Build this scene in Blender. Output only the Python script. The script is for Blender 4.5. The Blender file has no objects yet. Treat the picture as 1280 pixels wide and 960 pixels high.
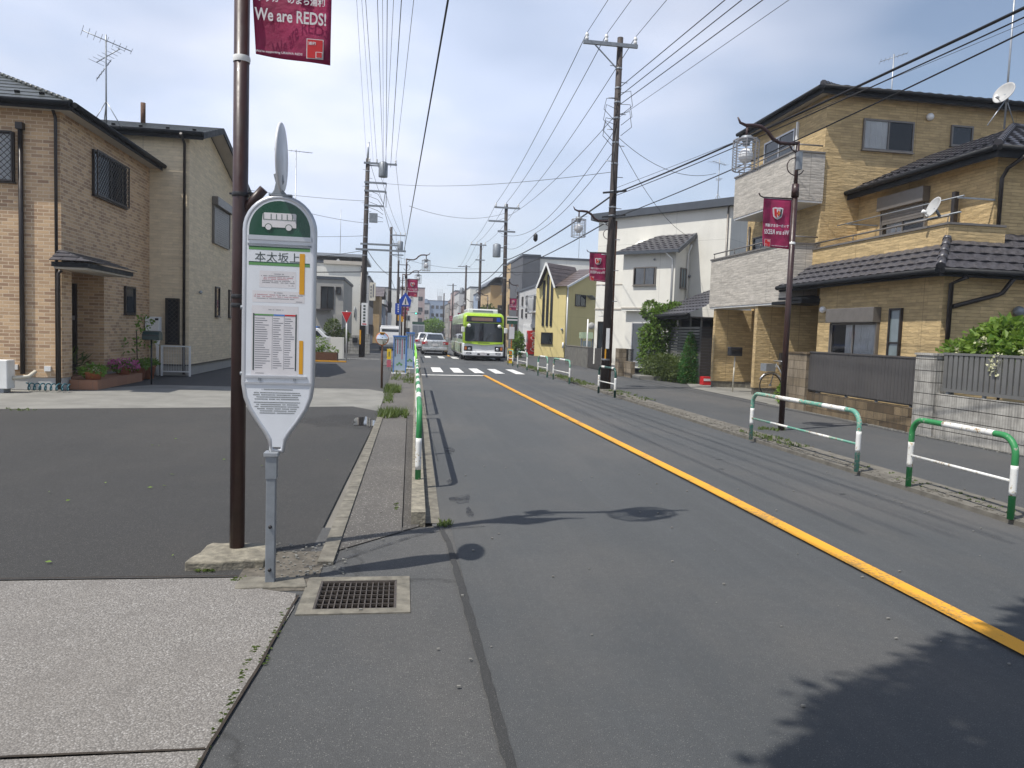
import bpy, bmesh, math, random
from mathutils import Vector, Matrix
random.seed(7)
PI = math.pi
SC = bpy.context.scene
COL = SC.collection

# ------------------------------------------------------------------ camera
def make_camera():
    yaw, pitch, roll = math.radians(8.468), math.radians(3.933), math.radians(2.0)
    f = Vector((math.sin(yaw)*math.cos(pitch), math.cos(yaw)*math.cos(pitch), -math.sin(pitch)))
    r = Vector((math.cos(yaw), -math.sin(yaw), 0)); u = r.cross(f)
    r2 = r*math.cos(roll) + u*math.sin(roll); u2 = u*math.cos(roll) - r*math.sin(roll)
    cam = bpy.data.cameras.new('camera'); cam.sensor_width = 36; cam.lens = 920/1280*36
    cam.clip_start = 0.05; cam.clip_end = 4000
    o = bpy.data.objects.new('camera', cam); COL.objects.link(o)
    o.matrix_world = Matrix(((r2.x,u2.x,-f.x,0),(r2.y,u2.y,-f.y,0),(r2.z,u2.z,-f.z,1.6),(0,0,0,1)))
    SC.camera = o
make_camera()

# ------------------------------------------------------------------ light
SUN_EL = math.radians(61.5); SUN_X, SUN_Y = -0.902, -0.431
SUN_STRENGTH = 4.8; SKY_STRENGTH = 0.1; CLOUD = (7.8, 8.5, 10.1); EXPOSURE = 0.12
world = bpy.data.worlds.new('World'); SC.world = world; world.use_nodes = True
nt = world.node_tree; bg = nt.nodes['Background']; bg.inputs[1].default_value = SKY_STRENGTH
sky = nt.nodes.new('ShaderNodeTexSky'); sky.sky_type = 'NISHITA'; sky.sun_disc = False
sky.sun_elevation = SUN_EL; sky.sun_rotation = math.atan2(SUN_X, SUN_Y)
sky.air_density = 1.2; sky.dust_density = .5; sky.ozone_density = 1.6
tc = nt.nodes.new('ShaderNodeTexCoord'); mp = nt.nodes.new('ShaderNodeMapping')
mp.inputs['Scale'].default_value = (1.0, 1.0, 2.6)
nz = nt.nodes.new('ShaderNodeTexNoise'); nz.inputs['Scale'].default_value = 2.3; nz.inputs['Detail'].default_value = 3; nz.inputs['Roughness'].default_value = .42
cr = nt.nodes.new('ShaderNodeValToRGB'); cr.color_ramp.elements[0].position = .36; cr.color_ramp.elements[1].position = .68
cr.color_ramp.elements[0].color = (.42,.42,.42,1); cr.color_ramp.elements[1].color = (.95,.95,.95,1)
mx = nt.nodes.new('ShaderNodeMix'); mx.data_type = 'RGBA'
nt.links.new(tc.outputs['Generated'], mp.inputs[0]); nt.links.new(mp.outputs[0], nz.inputs['Vector'])
nt.links.new(nz.outputs[0], cr.inputs[0])
# the haze thins towards the zenith
sxyz = nt.nodes.new('ShaderNodeSeparateXYZ'); zr = nt.nodes.new('ShaderNodeMapRange'); zr.inputs[1].default_value = .45; zr.inputs[2].default_value = .95; zr.inputs[3].default_value = 1; zr.inputs[4].default_value = .3
zm = nt.nodes.new('ShaderNodeMath'); zm.operation = 'MULTIPLY'
nt.links.new(tc.outputs['Generated'], sxyz.inputs[0]); nt.links.new(sxyz.outputs[2], zr.inputs[0])
# a wider veil of cloud on the left of the street, clearer blue on the right
xr = nt.nodes.new('ShaderNodeMapRange'); xr.inputs[1].default_value = -.1; xr.inputs[2].default_value = .55; xr.inputs[3].default_value = .18; xr.inputs[4].default_value = -.30
xa = nt.nodes.new('ShaderNodeMath'); xa.operation = 'ADD'; xa.use_clamp = True
nt.links.new(sxyz.outputs[0], xr.inputs[0]); nt.links.new(xr.outputs[0], xa.inputs[0]); nt.links.new(cr.outputs[0], xa.inputs[1]); nt.links.new(xa.outputs[0], zm.inputs[0]); nt.links.new(zr.outputs[0], zm.inputs[1]); nt.links.new(zm.outputs[0], mx.inputs[0])
nz2 = nt.nodes.new('ShaderNodeTexNoise'); nz2.inputs['Scale'].default_value = 3.1; nz2.inputs['Detail'].default_value = 4
nt.links.new(mp.outputs[0], nz2.inputs['Vector'])
cc = nt.nodes.new('ShaderNodeMix'); cc.data_type = 'RGBA'
cc.inputs[6].default_value = (CLOUD[0]*.93, CLOUD[1]*.96, CLOUD[2]*.99, 1); cc.inputs[7].default_value = (CLOUD[0]*1.14, CLOUD[1]*1.1, CLOUD[2]*1.05, 1)
rr = nt.nodes.new('ShaderNodeMapRange'); rr.inputs[1].default_value = .42; rr.inputs[2].default_value = .62
nt.links.new(nz2.outputs[0], rr.inputs[0]); nt.links.new(rr.outputs[0], cc.inputs[0])
nt.links.new(sky.outputs[0], mx.inputs[6]); nt.links.new(cc.outputs[2], mx.inputs[7]); tint = nt.nodes.new('ShaderNodeMix'); tint.data_type = 'RGBA'; tint.blend_type = 'MULTIPLY'; tint.inputs[0].default_value = 1; tint.inputs[7].default_value = (1.0,.997,1.02,1)
nt.links.new(mx.outputs[2], tint.inputs[6]); nt.links.new(tint.outputs[2], bg.inputs[0])
sl = bpy.data.lights.new('sun', 'SUN'); sl.energy = SUN_STRENGTH; sl.angle = math.radians(.53); sl.color = (1, .955, .88)
so = bpy.data.objects.new('sun', sl); COL.objects.link(so)
so.rotation_euler = Vector((-SUN_X*math.cos(SUN_EL), -SUN_Y*math.cos(SUN_EL), -math.sin(SUN_EL))).to_track_quat('-Z', 'Y').to_euler()
so.location = (-20, -10, 40)
vs = SC.view_settings; vs.view_transform = 'Standard'; vs.look = 'None'; vs.exposure = EXPOSURE; vs.gamma = 1; vs.use_curve_mapping = False
SC.render.engine = 'CYCLES'; SC.cycles.max_bounces = 6

# ------------------------------------------------------------------ mesh builder
class MB:
    def __init__(self): self.v = []; self.f = []; self.sm = []
    def poly(self, pts, smooth=False):
        n = len(self.v); self.v += [tuple(p) for p in pts]; self.f.append(tuple(range(n, n+len(pts)))); self.sm.append(smooth); return self
    def box(self, x0, y0, z0, x1, y1, z1):
        x0,x1 = min(x0,x1),max(x0,x1); y0,y1 = min(y0,y1),max(y0,y1); z0,z1 = min(z0,z1),max(z0,z1)
        n = len(self.v)
        self.v += [(x0,y0,z0),(x1,y0,z0),(x1,y1,z0),(x0,y1,z0),(x0,y0,z1),(x1,y0,z1),(x1,y1,z1),(x0,y1,z1)]
        for q in ((0,3,2,1),(4,5,6,7),(0,1,5,4),(1,2,6,5),(2,3,7,6),(3,0,4,7)):
            self.f.append(tuple(n+i for i in q)); self.sm.append(False)
        return self
    def fbox(self, O, a, b, c):            # box from a corner and three edge vectors
        O,a,b,c = map(Vector,(O,a,b,c)); n = len(self.v)
        P = [O,O+a,O+a+b,O+b,O+c,O+a+c,O+a+b+c,O+b+c]; self.v += [tuple(p) for p in P]
        for q in ((0,3,2,1),(4,5,6,7),(0,1,5,4),(1,2,6,5),(2,3,7,6),(3,0,4,7)):
            self.f.append(tuple(n+i for i in q)); self.sm.append(False)
        return self
    def bar(self, p, q, w, h=None, up=(0,0,1)):
        h = h or w; p,q = Vector(p),Vector(q); d = (q-p).normalized(); up = Vector(up)
        if abs(d.dot(up)) > .98: up = Vector((0,1,0))
        s = d.cross(up).normalized(); u = s.cross(d)
        return self.fbox(p - s*w/2 - u*h/2, q-p, s*w, u*h)
    def prism(self, pts, ext, smooth=False):
        pts = [Vector(p) for p in pts]; ext = Vector(ext); n = len(self.v); k = len(pts)
        self.v += [tuple(p) for p in pts] + [tuple(p+ext) for p in pts]
        self.f.append(tuple(range(n+k-1, n-1, -1))); self.sm.append(False)
        self.f.append(tuple(range(n+k, n+2*k))); self.sm.append(False)
        for i in range(k):
            j = (i+1) % k; self.f.append((n+i, n+j, n+k+j, n+k+i)); self.sm.append(smooth)
        return self
    def tube(self, pts, r, n=8, caps=True, smooth=True):
        pts = [Vector(p) for p in pts]; k = len(pts); R = r if isinstance(r,(list,tuple)) else [r]*k
        base = len(self.v); u = None
        for i,p in enumerate(pts):
            d = (pts[min(i+1,k-1)] - pts[max(i-1,0)]).normalized()
            if u is None:
                u = d.orthogonal().normalized()
            else:
                u = (u - d*u.dot(d)); u = u.normalized() if u.length > 1e-6 else d.orthogonal().normalized()
            w = d.cross(u)
            for j in range(n):
                a = 2*PI*j/n; self.v.append(tuple(p + (u*math.cos(a) + w*math.sin(a))*R[i]))
        for i in range(k-1):
            for j in range(n):
                a,b = base+i*n+j, base+i*n+(j+1)%n; self.f.append((a,b,b+n,a+n)); self.sm.append(smooth)
        if caps:
            self.f.append(tuple(base+j for j in range(n-1,-1,-1))); self.sm.append(False)
            self.f.append(tuple(base+(k-1)*n+j for j in range(n))); self.sm.append(False)
        return self
    def cyl(self, p, q, r0, r1=None, n=12): return self.tube([p,q], [r0, r0 if r1 is None else r1], n)
    def lathe(self, prof, n=16, c=(0,0,0), ax='z'):
        base = len(self.v); k = len(prof); c = Vector(c)
        for r,z in prof:
            for j in range(n):
                a = 2*PI*j/n; x,y = r*math.cos(a), r*math.sin(a)
                p = (x,y,z) if ax == 'z' else ((z,x,y) if ax == 'x' else (x,z,y))
                self.v.append(tuple(c+Vector(p)))
        for i in range(k-1):
            for j in range(n):
                a,b = base+i*n+j, base+i*n+(j+1)%n; self.f.append((a,b,b+n,a+n)); self.sm.append(True)
        return self
    def ball(self, c, r, n=12, sz=1.0):
        m = n//2
        return self.lathe([(max(1e-4,r*math.sin(PI*i/m)), -r*sz*math.cos(PI*i/m)) for i in range(m+1)], n, c)
    def mesh(self, name, off=(0,0,0)):
        me = bpy.data.meshes.new(name); ox,oy,oz = off
        me.from_pydata([(x-ox,y-oy,z-oz) for x,y,z in self.v], [], self.f)
        me.polygons.foreach_set('use_smooth', self.sm)
        uv = me.uv_layers.new(name='UVMap').data
        Z = Vector((0,0,1))
        for p in me.polygons:
            nrm = p.normal
            t = Z.cross(nrm)
            if t.length < .05: t = Vector((1,0,0)); b = Vector((0,1,0))
            else: t.normalize(); b = nrm.cross(t)
            for li in p.loop_indices:
                co = me.vertices[me.loops[li].vertex_index].co
                w = Vector((co.x+ox, co.y+oy, co.z+oz)); uv[li].uv = (w.dot(t), w.dot(b))
        return me

def link(o, parent=None):
    COL.objects.link(o)
    if parent is not None: o.parent = parent
    return o
def obj(name, mb, mat, parent=None, world=True, bevel=0, label=None):
    """one mesh object; with world=True the builder's coordinates are world coordinates"""
    off = Vector((0,0,0))
    if parent is not None and world:
        p = parent
        while p is not None: off += Vector(p.location); p = p.parent
    me = mb.mesh(name, off); me.materials.append(mat)
    o = bpy.data.objects.new(name, me); link(o, parent)
    if bevel:
        b = o.modifiers.new('bevel','BEVEL'); b.width = bevel; b.segments = 2; b.limit_method = 'ANGLE'; b.angle_limit = math.radians(40)
    if label: o['label'] = label
    return o
def tag(o, label, cat, group=None):
    o['label'] = label; o['category'] = cat
    if group: o['group'] = group
    return o
def thing(name, label, cat, loc=(0,0,0), group=None, rz=0):
    o = bpy.data.objects.new(name, None); o.empty_display_size = .2; o.location = loc; o.rotation_euler = (0,0,rz); COL.objects.link(o)
    return tag(o, label, cat, group)
def struct(name, mb, mat):
    o = obj(name, mb, mat); o['kind'] = 'structure'; return o
def dup(root, loc, rz, label, group=None):
    def cp(o, par):
        c = o.copy(); COL.objects.link(c)
        if par is not None: c.parent = par
        for ch in [x for x in KIDS.get(o.name, [])]: cp(ch, c)
        return c
    KIDS = {}
    for x in COL.objects:
        if x.parent: KIDS.setdefault(x.parent.name, []).append(x)
    r = cp(root, None); r.location = loc; r.rotation_euler = (0,0,rz); r['label'] = label
    if group: r['group'] = group
    return r

_txt = {}
def text_mesh(body, width, height=None, bold=0.0, shear=0.0, ls=1.0, ext=.0004):
    """a text as flat mesh, centred, fitted to width x height; lies in local XZ, facing -Y"""
    key = (body, width, height, bold, shear, ls)
    if key in _txt: return _txt[key]
    c = bpy.data.curves.new('lettering','FONT'); c.body = body; c.offset = bold; c.shear = shear; c.space_line = ls
    c.align_x = 'CENTER'; c.resolution_u = 3; c.extrude = 0
    o = bpy.data.objects.new('lettering', c); COL.objects.link(o)
    me = bpy.data.meshes.new_from_object(o.evaluated_get(bpy.context.evaluated_depsgraph_get()))
    bpy.data.objects.remove(o); bpy.data.curves.remove(c)
    xs = [v.co.x for v in me.vertices]; ys = [v.co.y for v in me.vertices]
    cx,cy = (min(xs)+max(xs))/2, (min(ys)+max(ys))/2; w,h = max(xs)-min(xs), max(ys)-min(ys)
    sx = width/w; sy = sx if height is None else height/h
    for v in me.vertices: v.co = ((v.co.x-cx)*sx, 0, (v.co.y-cy)*sy)
    _txt[key] = me
    return me
def text(name, body, mat, parent, loc, width, height=None, rz=0, ry=0, bold=0, shear=0, mirror=False, ls=1.0, label=None):
    me = text_mesh(body, width, height, bold, shear, ls).copy(); me.name = name; me.materials.clear(); me.materials.append(mat)
    o = bpy.data.objects.new(name, me); link(o, parent); o.location = loc; o.rotation_euler = (0, ry, rz)
    if mirror: o.scale = (-1,1,1)
    if label: o['label'] = label
    return o

# ------------------------------------------------------------------ materials
class NG:
    def __init__(self, name):
        self.m = bpy.data.materials.new(name); self.m.use_nodes = True; self.t = self.m.node_tree; self.b = self.t.nodes['Principled BSDF']
        self.tc = self.t.nodes.new('ShaderNodeTexCoord')
    def n(self, typ, **k):
        x = self.t.nodes.new(typ)
        for a,b in k.items():
            if a.startswith('i_'):
                key = a[2:]; key = int(key) if key.isdigit() else key.replace('_',' ')
                x.inputs[key].default_value = b
            else: setattr(x, a, b)
        return x
    def l(self, a, b): self.t.links.new(a, b)
    def coord(self, kind='Object', scale=(1,1,1)):
        mp = self.n('ShaderNodeMapping'); mp.inputs['Scale'].default_value = scale
        self.l(self.tc.outputs[kind], mp.inputs[0]); return mp.outputs[0]
    def noise(self, vec, scale, detail=4, rough=.55):
        x = self.n('ShaderNodeTexNoise'); x.inputs['Scale'].default_value = scale; x.inputs['Detail'].default_value = detail; x.inputs['Roughness'].default_value = rough
        self.l(vec, x.inputs['Vector']); return x.outputs[0]
    def rng(self, val, a, b, c=0, d=1):
        x = self.n('ShaderNodeMapRange', i_1=a, i_2=b, i_3=c, i_4=d); self.l(val, x.inputs[0]); return x.outputs[0]
    def mix(self, fac, a, b, mode='MIX'):
        x = self.n('ShaderNodeMix', data_type='RGBA', blend_type=mode)
        if isinstance(fac,(int,float)): x.inputs[0].default_value = fac
        else: self.l(fac, x.inputs[0])
        for v,i in ((a,6),(b,7)):
            if isinstance(v, tuple): x.inputs[i].default_value = (*v[:3],1)
            else: self.l(v, x.inputs[i])
        return x.outputs[2]
    def bump(self, h, strength=.3, dist=.01, prev=None):
        x = self.n('ShaderNodeBump', i_Strength=strength, i_Distance=dist); self.l(h, x.inputs['Height'])
        if prev is not None: self.l(prev, x.inputs['Normal'])
        self.l(x.outputs[0], self.b.inputs['Normal']); return x.outputs[0]
    def set(self, color=None, rough=None, metal=None, spec=None, coat=None):
        for v,k in ((color,'Base Color'),(rough,'Roughness'),(metal,'Metallic'),(spec,'Specular IOR Level'),(coat,'Coat Weight')):
            if v is None: continue
            if isinstance(v,tuple): self.b.inputs[k].default_value = (*v[:3],1)
            elif isinstance(v,(int,float)): self.b.inputs[k].default_value = v
            else: self.l(v, self.b.inputs[k])
        return self.m
def sc(c, k): return tuple(min(1,x*k) for x in c[:3])

def pbr(name, c, var=.18, scale=3.0, rough=.6, metal=0, bump=0, bscale=80, bdist=.004, spec=.5, coat=0, grime=0, c2=None):
    g = NG(name); v = g.coord('Object')
    f = g.rng(g.noise(v, scale, 5), .3, .7)
    col = g.mix(f, sc(c,1-var), c2 if c2 else sc(c,1+var))
    if grime:
        st = g.noise(g.coord('Object',(3,3,.35)), 2.2, 6, .65)
        col = g.mix(g.rng(st,.5,.78,0,grime), col, sc((.35,.31,.25),.35))
    r = g.rng(g.noise(v, scale*2.3, 4), .3, .7, max(0,rough-.09), min(1,rough+.09))
    g.set(col, r, metal, spec, coat)
    if bump: g.bump(g.noise(v, bscale, 4), bump, bdist)
    return g.m

def asphalt(name, base, warm=1.0, speck=.5, patch=.25, sscale=190, crack=0, streak=0):
    g = NG(name); v = g.coord('Object')
    big = g.rng(g.noise(v, .55, 6, .62), .3, .7); mid = g.rng(g.noise(v, 6, 5), .25, .75)
    c = (base*warm, base, base*(2-warm)*.985)
    col = g.mix(big, sc(c,1-patch), sc(c,1+patch)); col = g.mix(g.rng(mid,0,1,0,.35), col, sc(c,.72))
    if streak:
        sn = g.noise(g.coord('Object',(1.6,.05,1)), 1.0, 5, .6); col = g.mix(g.rng(sn,.38,.66,0,1), sc(c,1-streak*.5), sc(c,1+streak)) if False else g.mix(g.rng(sn,.36,.6,streak*1.3,0), col, sc(c,.55))
        tn = g.noise(g.coord('Object',(9,.12,1)), 1.0, 4, .6); col = g.mix(g.rng(tn,.5,.75,0,streak), col, sc(c,1.5))
    dn = g.noise(g.coord('Object',(1,.55,1)), .42, 6, .62); col = g.mix(g.rng(dn,.46,.68,0,.5), col, (base*1.75,base*1.6,base*1.42))
    med = g.noise(v, 22, 4, .65); col = g.mix(g.rng(med,.35,.65,.28,0), col, sc(c,.55))
    fine = g.noise(v, 210, 3, .85)
    col = g.mix(g.rng(fine,.4,.62,0,.8), col, sc(c,.42)); col = g.mix(g.rng(fine,.28,.42,.5,0), col, sc(c,1.7))
    vo = g.n('ShaderNodeTexVoronoi', i_Scale=sscale, feature='F1'); g.l(v, vo.inputs['Vector'])
    hsv = g.n('ShaderNodeSeparateColor'); g.l(vo.outputs['Color'], hsv.inputs[0])
    stone = g.rng(vo.outputs['Distance'], .25, .42, 1, 0); sel = g.rng(hsv.outputs[0], .72, .95)
    mul = g.n('ShaderNodeMath', operation='MULTIPLY'); g.l(stone, mul.inputs[0]); g.l(sel, mul.inputs[1])
    mul2 = g.n('ShaderNodeMath', operation='MULTIPLY', i_1=speck); g.l(mul.outputs[0], mul2.inputs[0])
    col = g.mix(mul2.outputs[0], col, sc((.34,.33,.30),1))
    if crack:
        vc = g.n('ShaderNodeTexVoronoi', i_Scale=.55, feature='DISTANCE_TO_EDGE'); wv = g.coord('Object')
        dn = g.n('ShaderNodeTexNoise', i_Scale=2.5, i_Detail=5.0); g.l(wv, dn.inputs['Vector'])
        mm = g.n('ShaderNodeMix', data_type='RGBA', i_0=.35); g.l(wv, mm.inputs[6]); g.l(dn.outputs[1], mm.inputs[7]); g.l(mm.outputs[2], vc.inputs['Vector'])
        col = g.mix(g.rng(vc.outputs[0], 0, .012, crack, 0), col, (.015,.015,.014))
    g.set(col, g.rng(big,0,1,.78,.92), 0, .35)
    g.bump(fine, .8, .008)
    return g.m

def brick(name, c1, c2, mortar, w, h, ms, bump=.5, rough=.8, offset=.5, vary=.5, grime=0, bias=0.0):
    g = NG(name); v = g.coord('UV')
    b = g.n('ShaderNodeTexBrick', i_Scale=1.0, i_Mortar_Size=ms, i_Mortar_Smooth=.15, i_Bias=bias, i_Brick_Width=w, i_Row_Height=h); b.offset = offset
    b.inputs['Color1'].default_value = (*c1,1); b.inputs['Color2'].default_value = (*c2,1); b.inputs['Mortar'].default_value = (*mortar,1)
    g.l(v, b.inputs['Vector'])
    n1 = g.noise(v, .7, 5); n2 = g.noise(v, 40, 3)
    col = g.mix(g.rng(n1,.3,.7,0,.35*vary), b.outputs[0], sc(c1,.6), 'MIX')
    col = g.mix(g.rng(n2,.35,.7,0,.5*vary), col, sc(c2,.7))
    if grime:
        st = g.noise(g.coord('UV',(2.5,.5,1)), 1.6, 7, .7)
        col = g.mix(g.rng(st,.42,.68,0,grime), col, (.035,.03,.022))
    g.set(col, rough, 0, .4)
    inv = g.n('ShaderNodeMath', operation='SUBTRACT', i_0=1.0); g.l(b.outputs['Fac'], inv.inputs[1])
    bb = g.bump(inv.outputs[0], bump, .006); g.bump(n2, .25, .003, bb)
    return g.m

def siding(name, c, dark=.72, row=.05, panel=.455, grime=.25, depth=.012):
    """rough stacked-stone look siding boards, horizontal ledges in uneven lengths"""
    g = NG(name); v = g.coord('UV')
    st = g.coord('UV',(2.2, 1/row*.55, 1)); n1 = g.noise(st, 1.0, 3, .6)
    st2 = g.coord('UV',(4.5, 1/row*.9, 1)); n2 = g.noise(st2, 1.0, 4, .65)
    vo = g.n('ShaderNodeTexBrick', i_Scale=1.0, i_Mortar_Size=.004, i_Mortar_Smooth=.3, i_Brick_Width=.52, i_Row_Height=row); vo.offset = .37; vo.squash = .6; vo.squash_frequency = 3
    vo.inputs['Color1'].default_value = (.35,.35,.35,1); vo.inputs['Color2'].default_value = (1,1,1,1); vo.inputs['Mortar'].default_value = (0,0,0,1)
    g.l(v, vo.inputs['Vector'])
    pj = g.n('ShaderNodeTexBrick', i_Scale=1.0, i_Mortar_Size=.006, i_Brick_Width=3.03, i_Row_Height=panel*20); g.l(v, pj.inputs['Vector'])
    bw = g.n('ShaderNodeRGBToBW'); g.l(vo.outputs[0], bw.inputs[0])
    col = g.mix(g.rng(bw.outputs[0],0,1), sc(c,dark), sc(c,1.08))
    col = g.mix(g.rng(n2,.35,.7,0,.55), col, sc(c,dark*.9)); col = g.mix(g.rng(n1,.35,.7,0,.4), col, sc(c,1.2))
    col = g.mix(pj.outputs['Fac'], col, sc(c,.45))
    gr = g.noise(g.coord('UV',(.9,.25,1)), 1.0, 6, .7); col = g.mix(g.rng(gr,.5,.75,0,grime), col, sc(c,.5))
    g.set(col, .82, 0, .35)
    add = g.n('ShaderNodeMath', operation='ADD'); g.l(bw.outputs[0], add.inputs[0]); g.l(n2, add.inputs[1])
    g.bump(add.outputs[0], .75, depth)
    return g.m

def render_wall(name, c, lines=0, var=.07, grime=.2, rough=.8):
    g = NG(name); v = g.coord('UV')
    col = g.mix(g.rng(g.noise(v,.8,5),.3,.7), sc(c,1-var), sc(c,1+var))
    col = g.mix(g.rng(g.noise(g.coord('UV',(1.3,.22,1)),1.2,6,.7),.5,.78,0,grime), col, sc(c,.55))
    if lines:
        pj = g.n('ShaderNodeTexBrick', i_Scale=1.0, i_Mortar_Size=.008, i_Brick_Width=3.03, i_Row_Height=lines); pj.offset = 0; g.l(v, pj.inputs['Vector'])
        col = g.mix(g.rng(pj.outputs['Fac'],0,1,0,.6), col, sc(c,.5))
    g.set(col, rough, 0, .4); g.bump(g.noise(v,90,4), .2, .004)
    return g.m

def rooftile(name, c, w=.3, h=.26):
    g = NG(name); v = g.coord('UV')
    b = g.n('ShaderNodeTexBrick', i_Scale=1.0, i_Mortar_Size=.012, i_Mortar_Smooth=.4, i_Brick_Width=w, i_Row_Height=h)
    b.inputs['Color1'].default_value = (*sc(c,.75),1); b.inputs['Color2'].default_value = (*sc(c,1.3),1); b.inputs['Mortar'].default_value = (*sc(c,.25),1)
    g.l(v, b.inputs['Vector'])
    col = g.mix(g.rng(g.noise(v,1.2,5),.35,.7,0,.5), b.outputs[0], sc(c,1.5))
    g.set(col, g.rng(g.noise(v,9,4),.3,.7,.28,.5), 0, .5)
    inv = g.n('ShaderNodeMath', operation='SUBTRACT', i_0=1.0); g.l(b.outputs['Fac'], inv.inputs[1]); g.bump(inv.outputs[0], .6, .012)
    return g.m

def leafmat(name, a, b, trans=.3):
    g = NG(name); v = g.coord('Object')
    f = g.rng(g.noise(v, 9, 3), .3, .7); col = g.mix(f, a, b)
    g.set(col, .5, 0, .35)
    t = g.n('ShaderNodeBsdfTranslucent'); g.l(g.mix(.5, col, sc(b,1.6)), t.inputs[0])
    ms = g.n('ShaderNodeMixShader', i_0=trans); out = g.t.nodes['Material Output']
    g.l(g.b.outputs[0], ms.inputs[1]); g.l(t.outputs[0], ms.inputs[2]); g.l(ms.outputs[0], out.inputs[0])
    return g.m

def worn_paint(name, c, chip, amount=.62, rough=.45, scale=24, rustc=(.20,.085,.03), dirt=.25, fade=.25):
    g = NG(name); v = g.coord('Object'); n = g.noise(v, scale, 5, .7); big = g.noise(v, 3.5, 4)
    add = g.n('ShaderNodeMath', operation='ADD'); g.l(n, add.inputs[0]); g.l(g.rng(big,.3,.7,-.08,.08), add.inputs[1])
    col = g.mix(g.rng(big,.35,.7,0,fade), c, sc(c,1.7)); col = g.mix(g.rng(g.noise(g.coord('Object',(8,8,1)),2.5,5,.7),.5,.8,0,dirt), col, (.12,.10,.075))
    col = g.mix(g.rng(add.outputs[0],amount,amount+.035), col, chip); col = g.mix(g.rng(add.outputs[0],amount+.07,amount+.10), col, rustc)
    g.set(col, g.rng(n,.3,.7,rough-.1,rough+.15), 0, .5); g.bump(add.outputs[0], .15, .003)
    return g.m
def ribblock(name, c, joint, rowh=.2, stain=.7, rib=.055):
    """ribbed concrete block courses, black rain streaks from the top"""
    g = NG(name); v = g.coord('UV'); b = g.n('ShaderNodeTexBrick', i_Scale=1.0, i_Mortar_Size=.007, i_Mortar_Smooth=.2, i_Brick_Width=40.0, i_Row_Height=rowh); g.l(v, b.inputs['Vector'])
    wv = g.n('ShaderNodeTexWave', wave_type='BANDS', bands_direction='X', i_Scale=1/rib/6.2832*3.1416*.64, i_Distortion=.4); g.l(v, wv.inputs['Vector'])
    col = g.mix(g.rng(g.noise(v,5,5),.3,.7), sc(c,.75), sc(c,1.15)); col = g.mix(g.rng(wv.outputs['Fac'],0,.5,.35,0), col, sc(c,.5))
    st = g.noise(g.coord('UV',(5,.7,1)), 1.0, 7, .7); col = g.mix(g.rng(st,.47,.68,0,stain), col, (.03,.028,.024)); st2 = g.noise(g.coord('UV',(1.2,6,1)), 1.0, 5, .7); col = g.mix(g.rng(st2,.5,.72,0,stain*.6), col, (.05,.045,.035))
    col = g.mix(b.outputs['Fac'], col, joint); g.set(col, .9, 0, .3)
    ad = g.n('ShaderNodeMath', operation='SUBTRACT'); g.l(wv.outputs['Fac'], ad.inputs[0]); g.l(b.outputs['Fac'], ad.inputs[1]); g.bump(ad.outputs[0], .5, .008)
    return g.m

def glassmat(name, c=(.02,.025,.03), rough=.04, see=0.0):
    g = NG(name); v = g.coord('Object')
    g.set(g.mix(g.rng(g.noise(v,.8,3),.35,.65), sc(c,.7), sc(c,1.4)), rough, 0, .6)
    g.bump(g.noise(v,1.6,2), .05, .02)
    if see:
        t = g.n('ShaderNodeBsdfTransparent'); ms = g.n('ShaderNodeMixShader'); fr = g.n('ShaderNodeFresnel', i_IOR=1.5)
        gl = g.n('ShaderNodeBsdfGlossy', i_Roughness=rough); out = g.t.nodes['Material Output']
        t.inputs[0].default_value = (see,see,see*1.02,1)
        g.l(fr.outputs[0], ms.inputs[0]); g.l(t.outputs[0], ms.inputs[1]); g.l(gl.outputs[0], ms.inputs[2]); g.l(ms.outputs[0], out.inputs[0])
    return g.m

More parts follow.
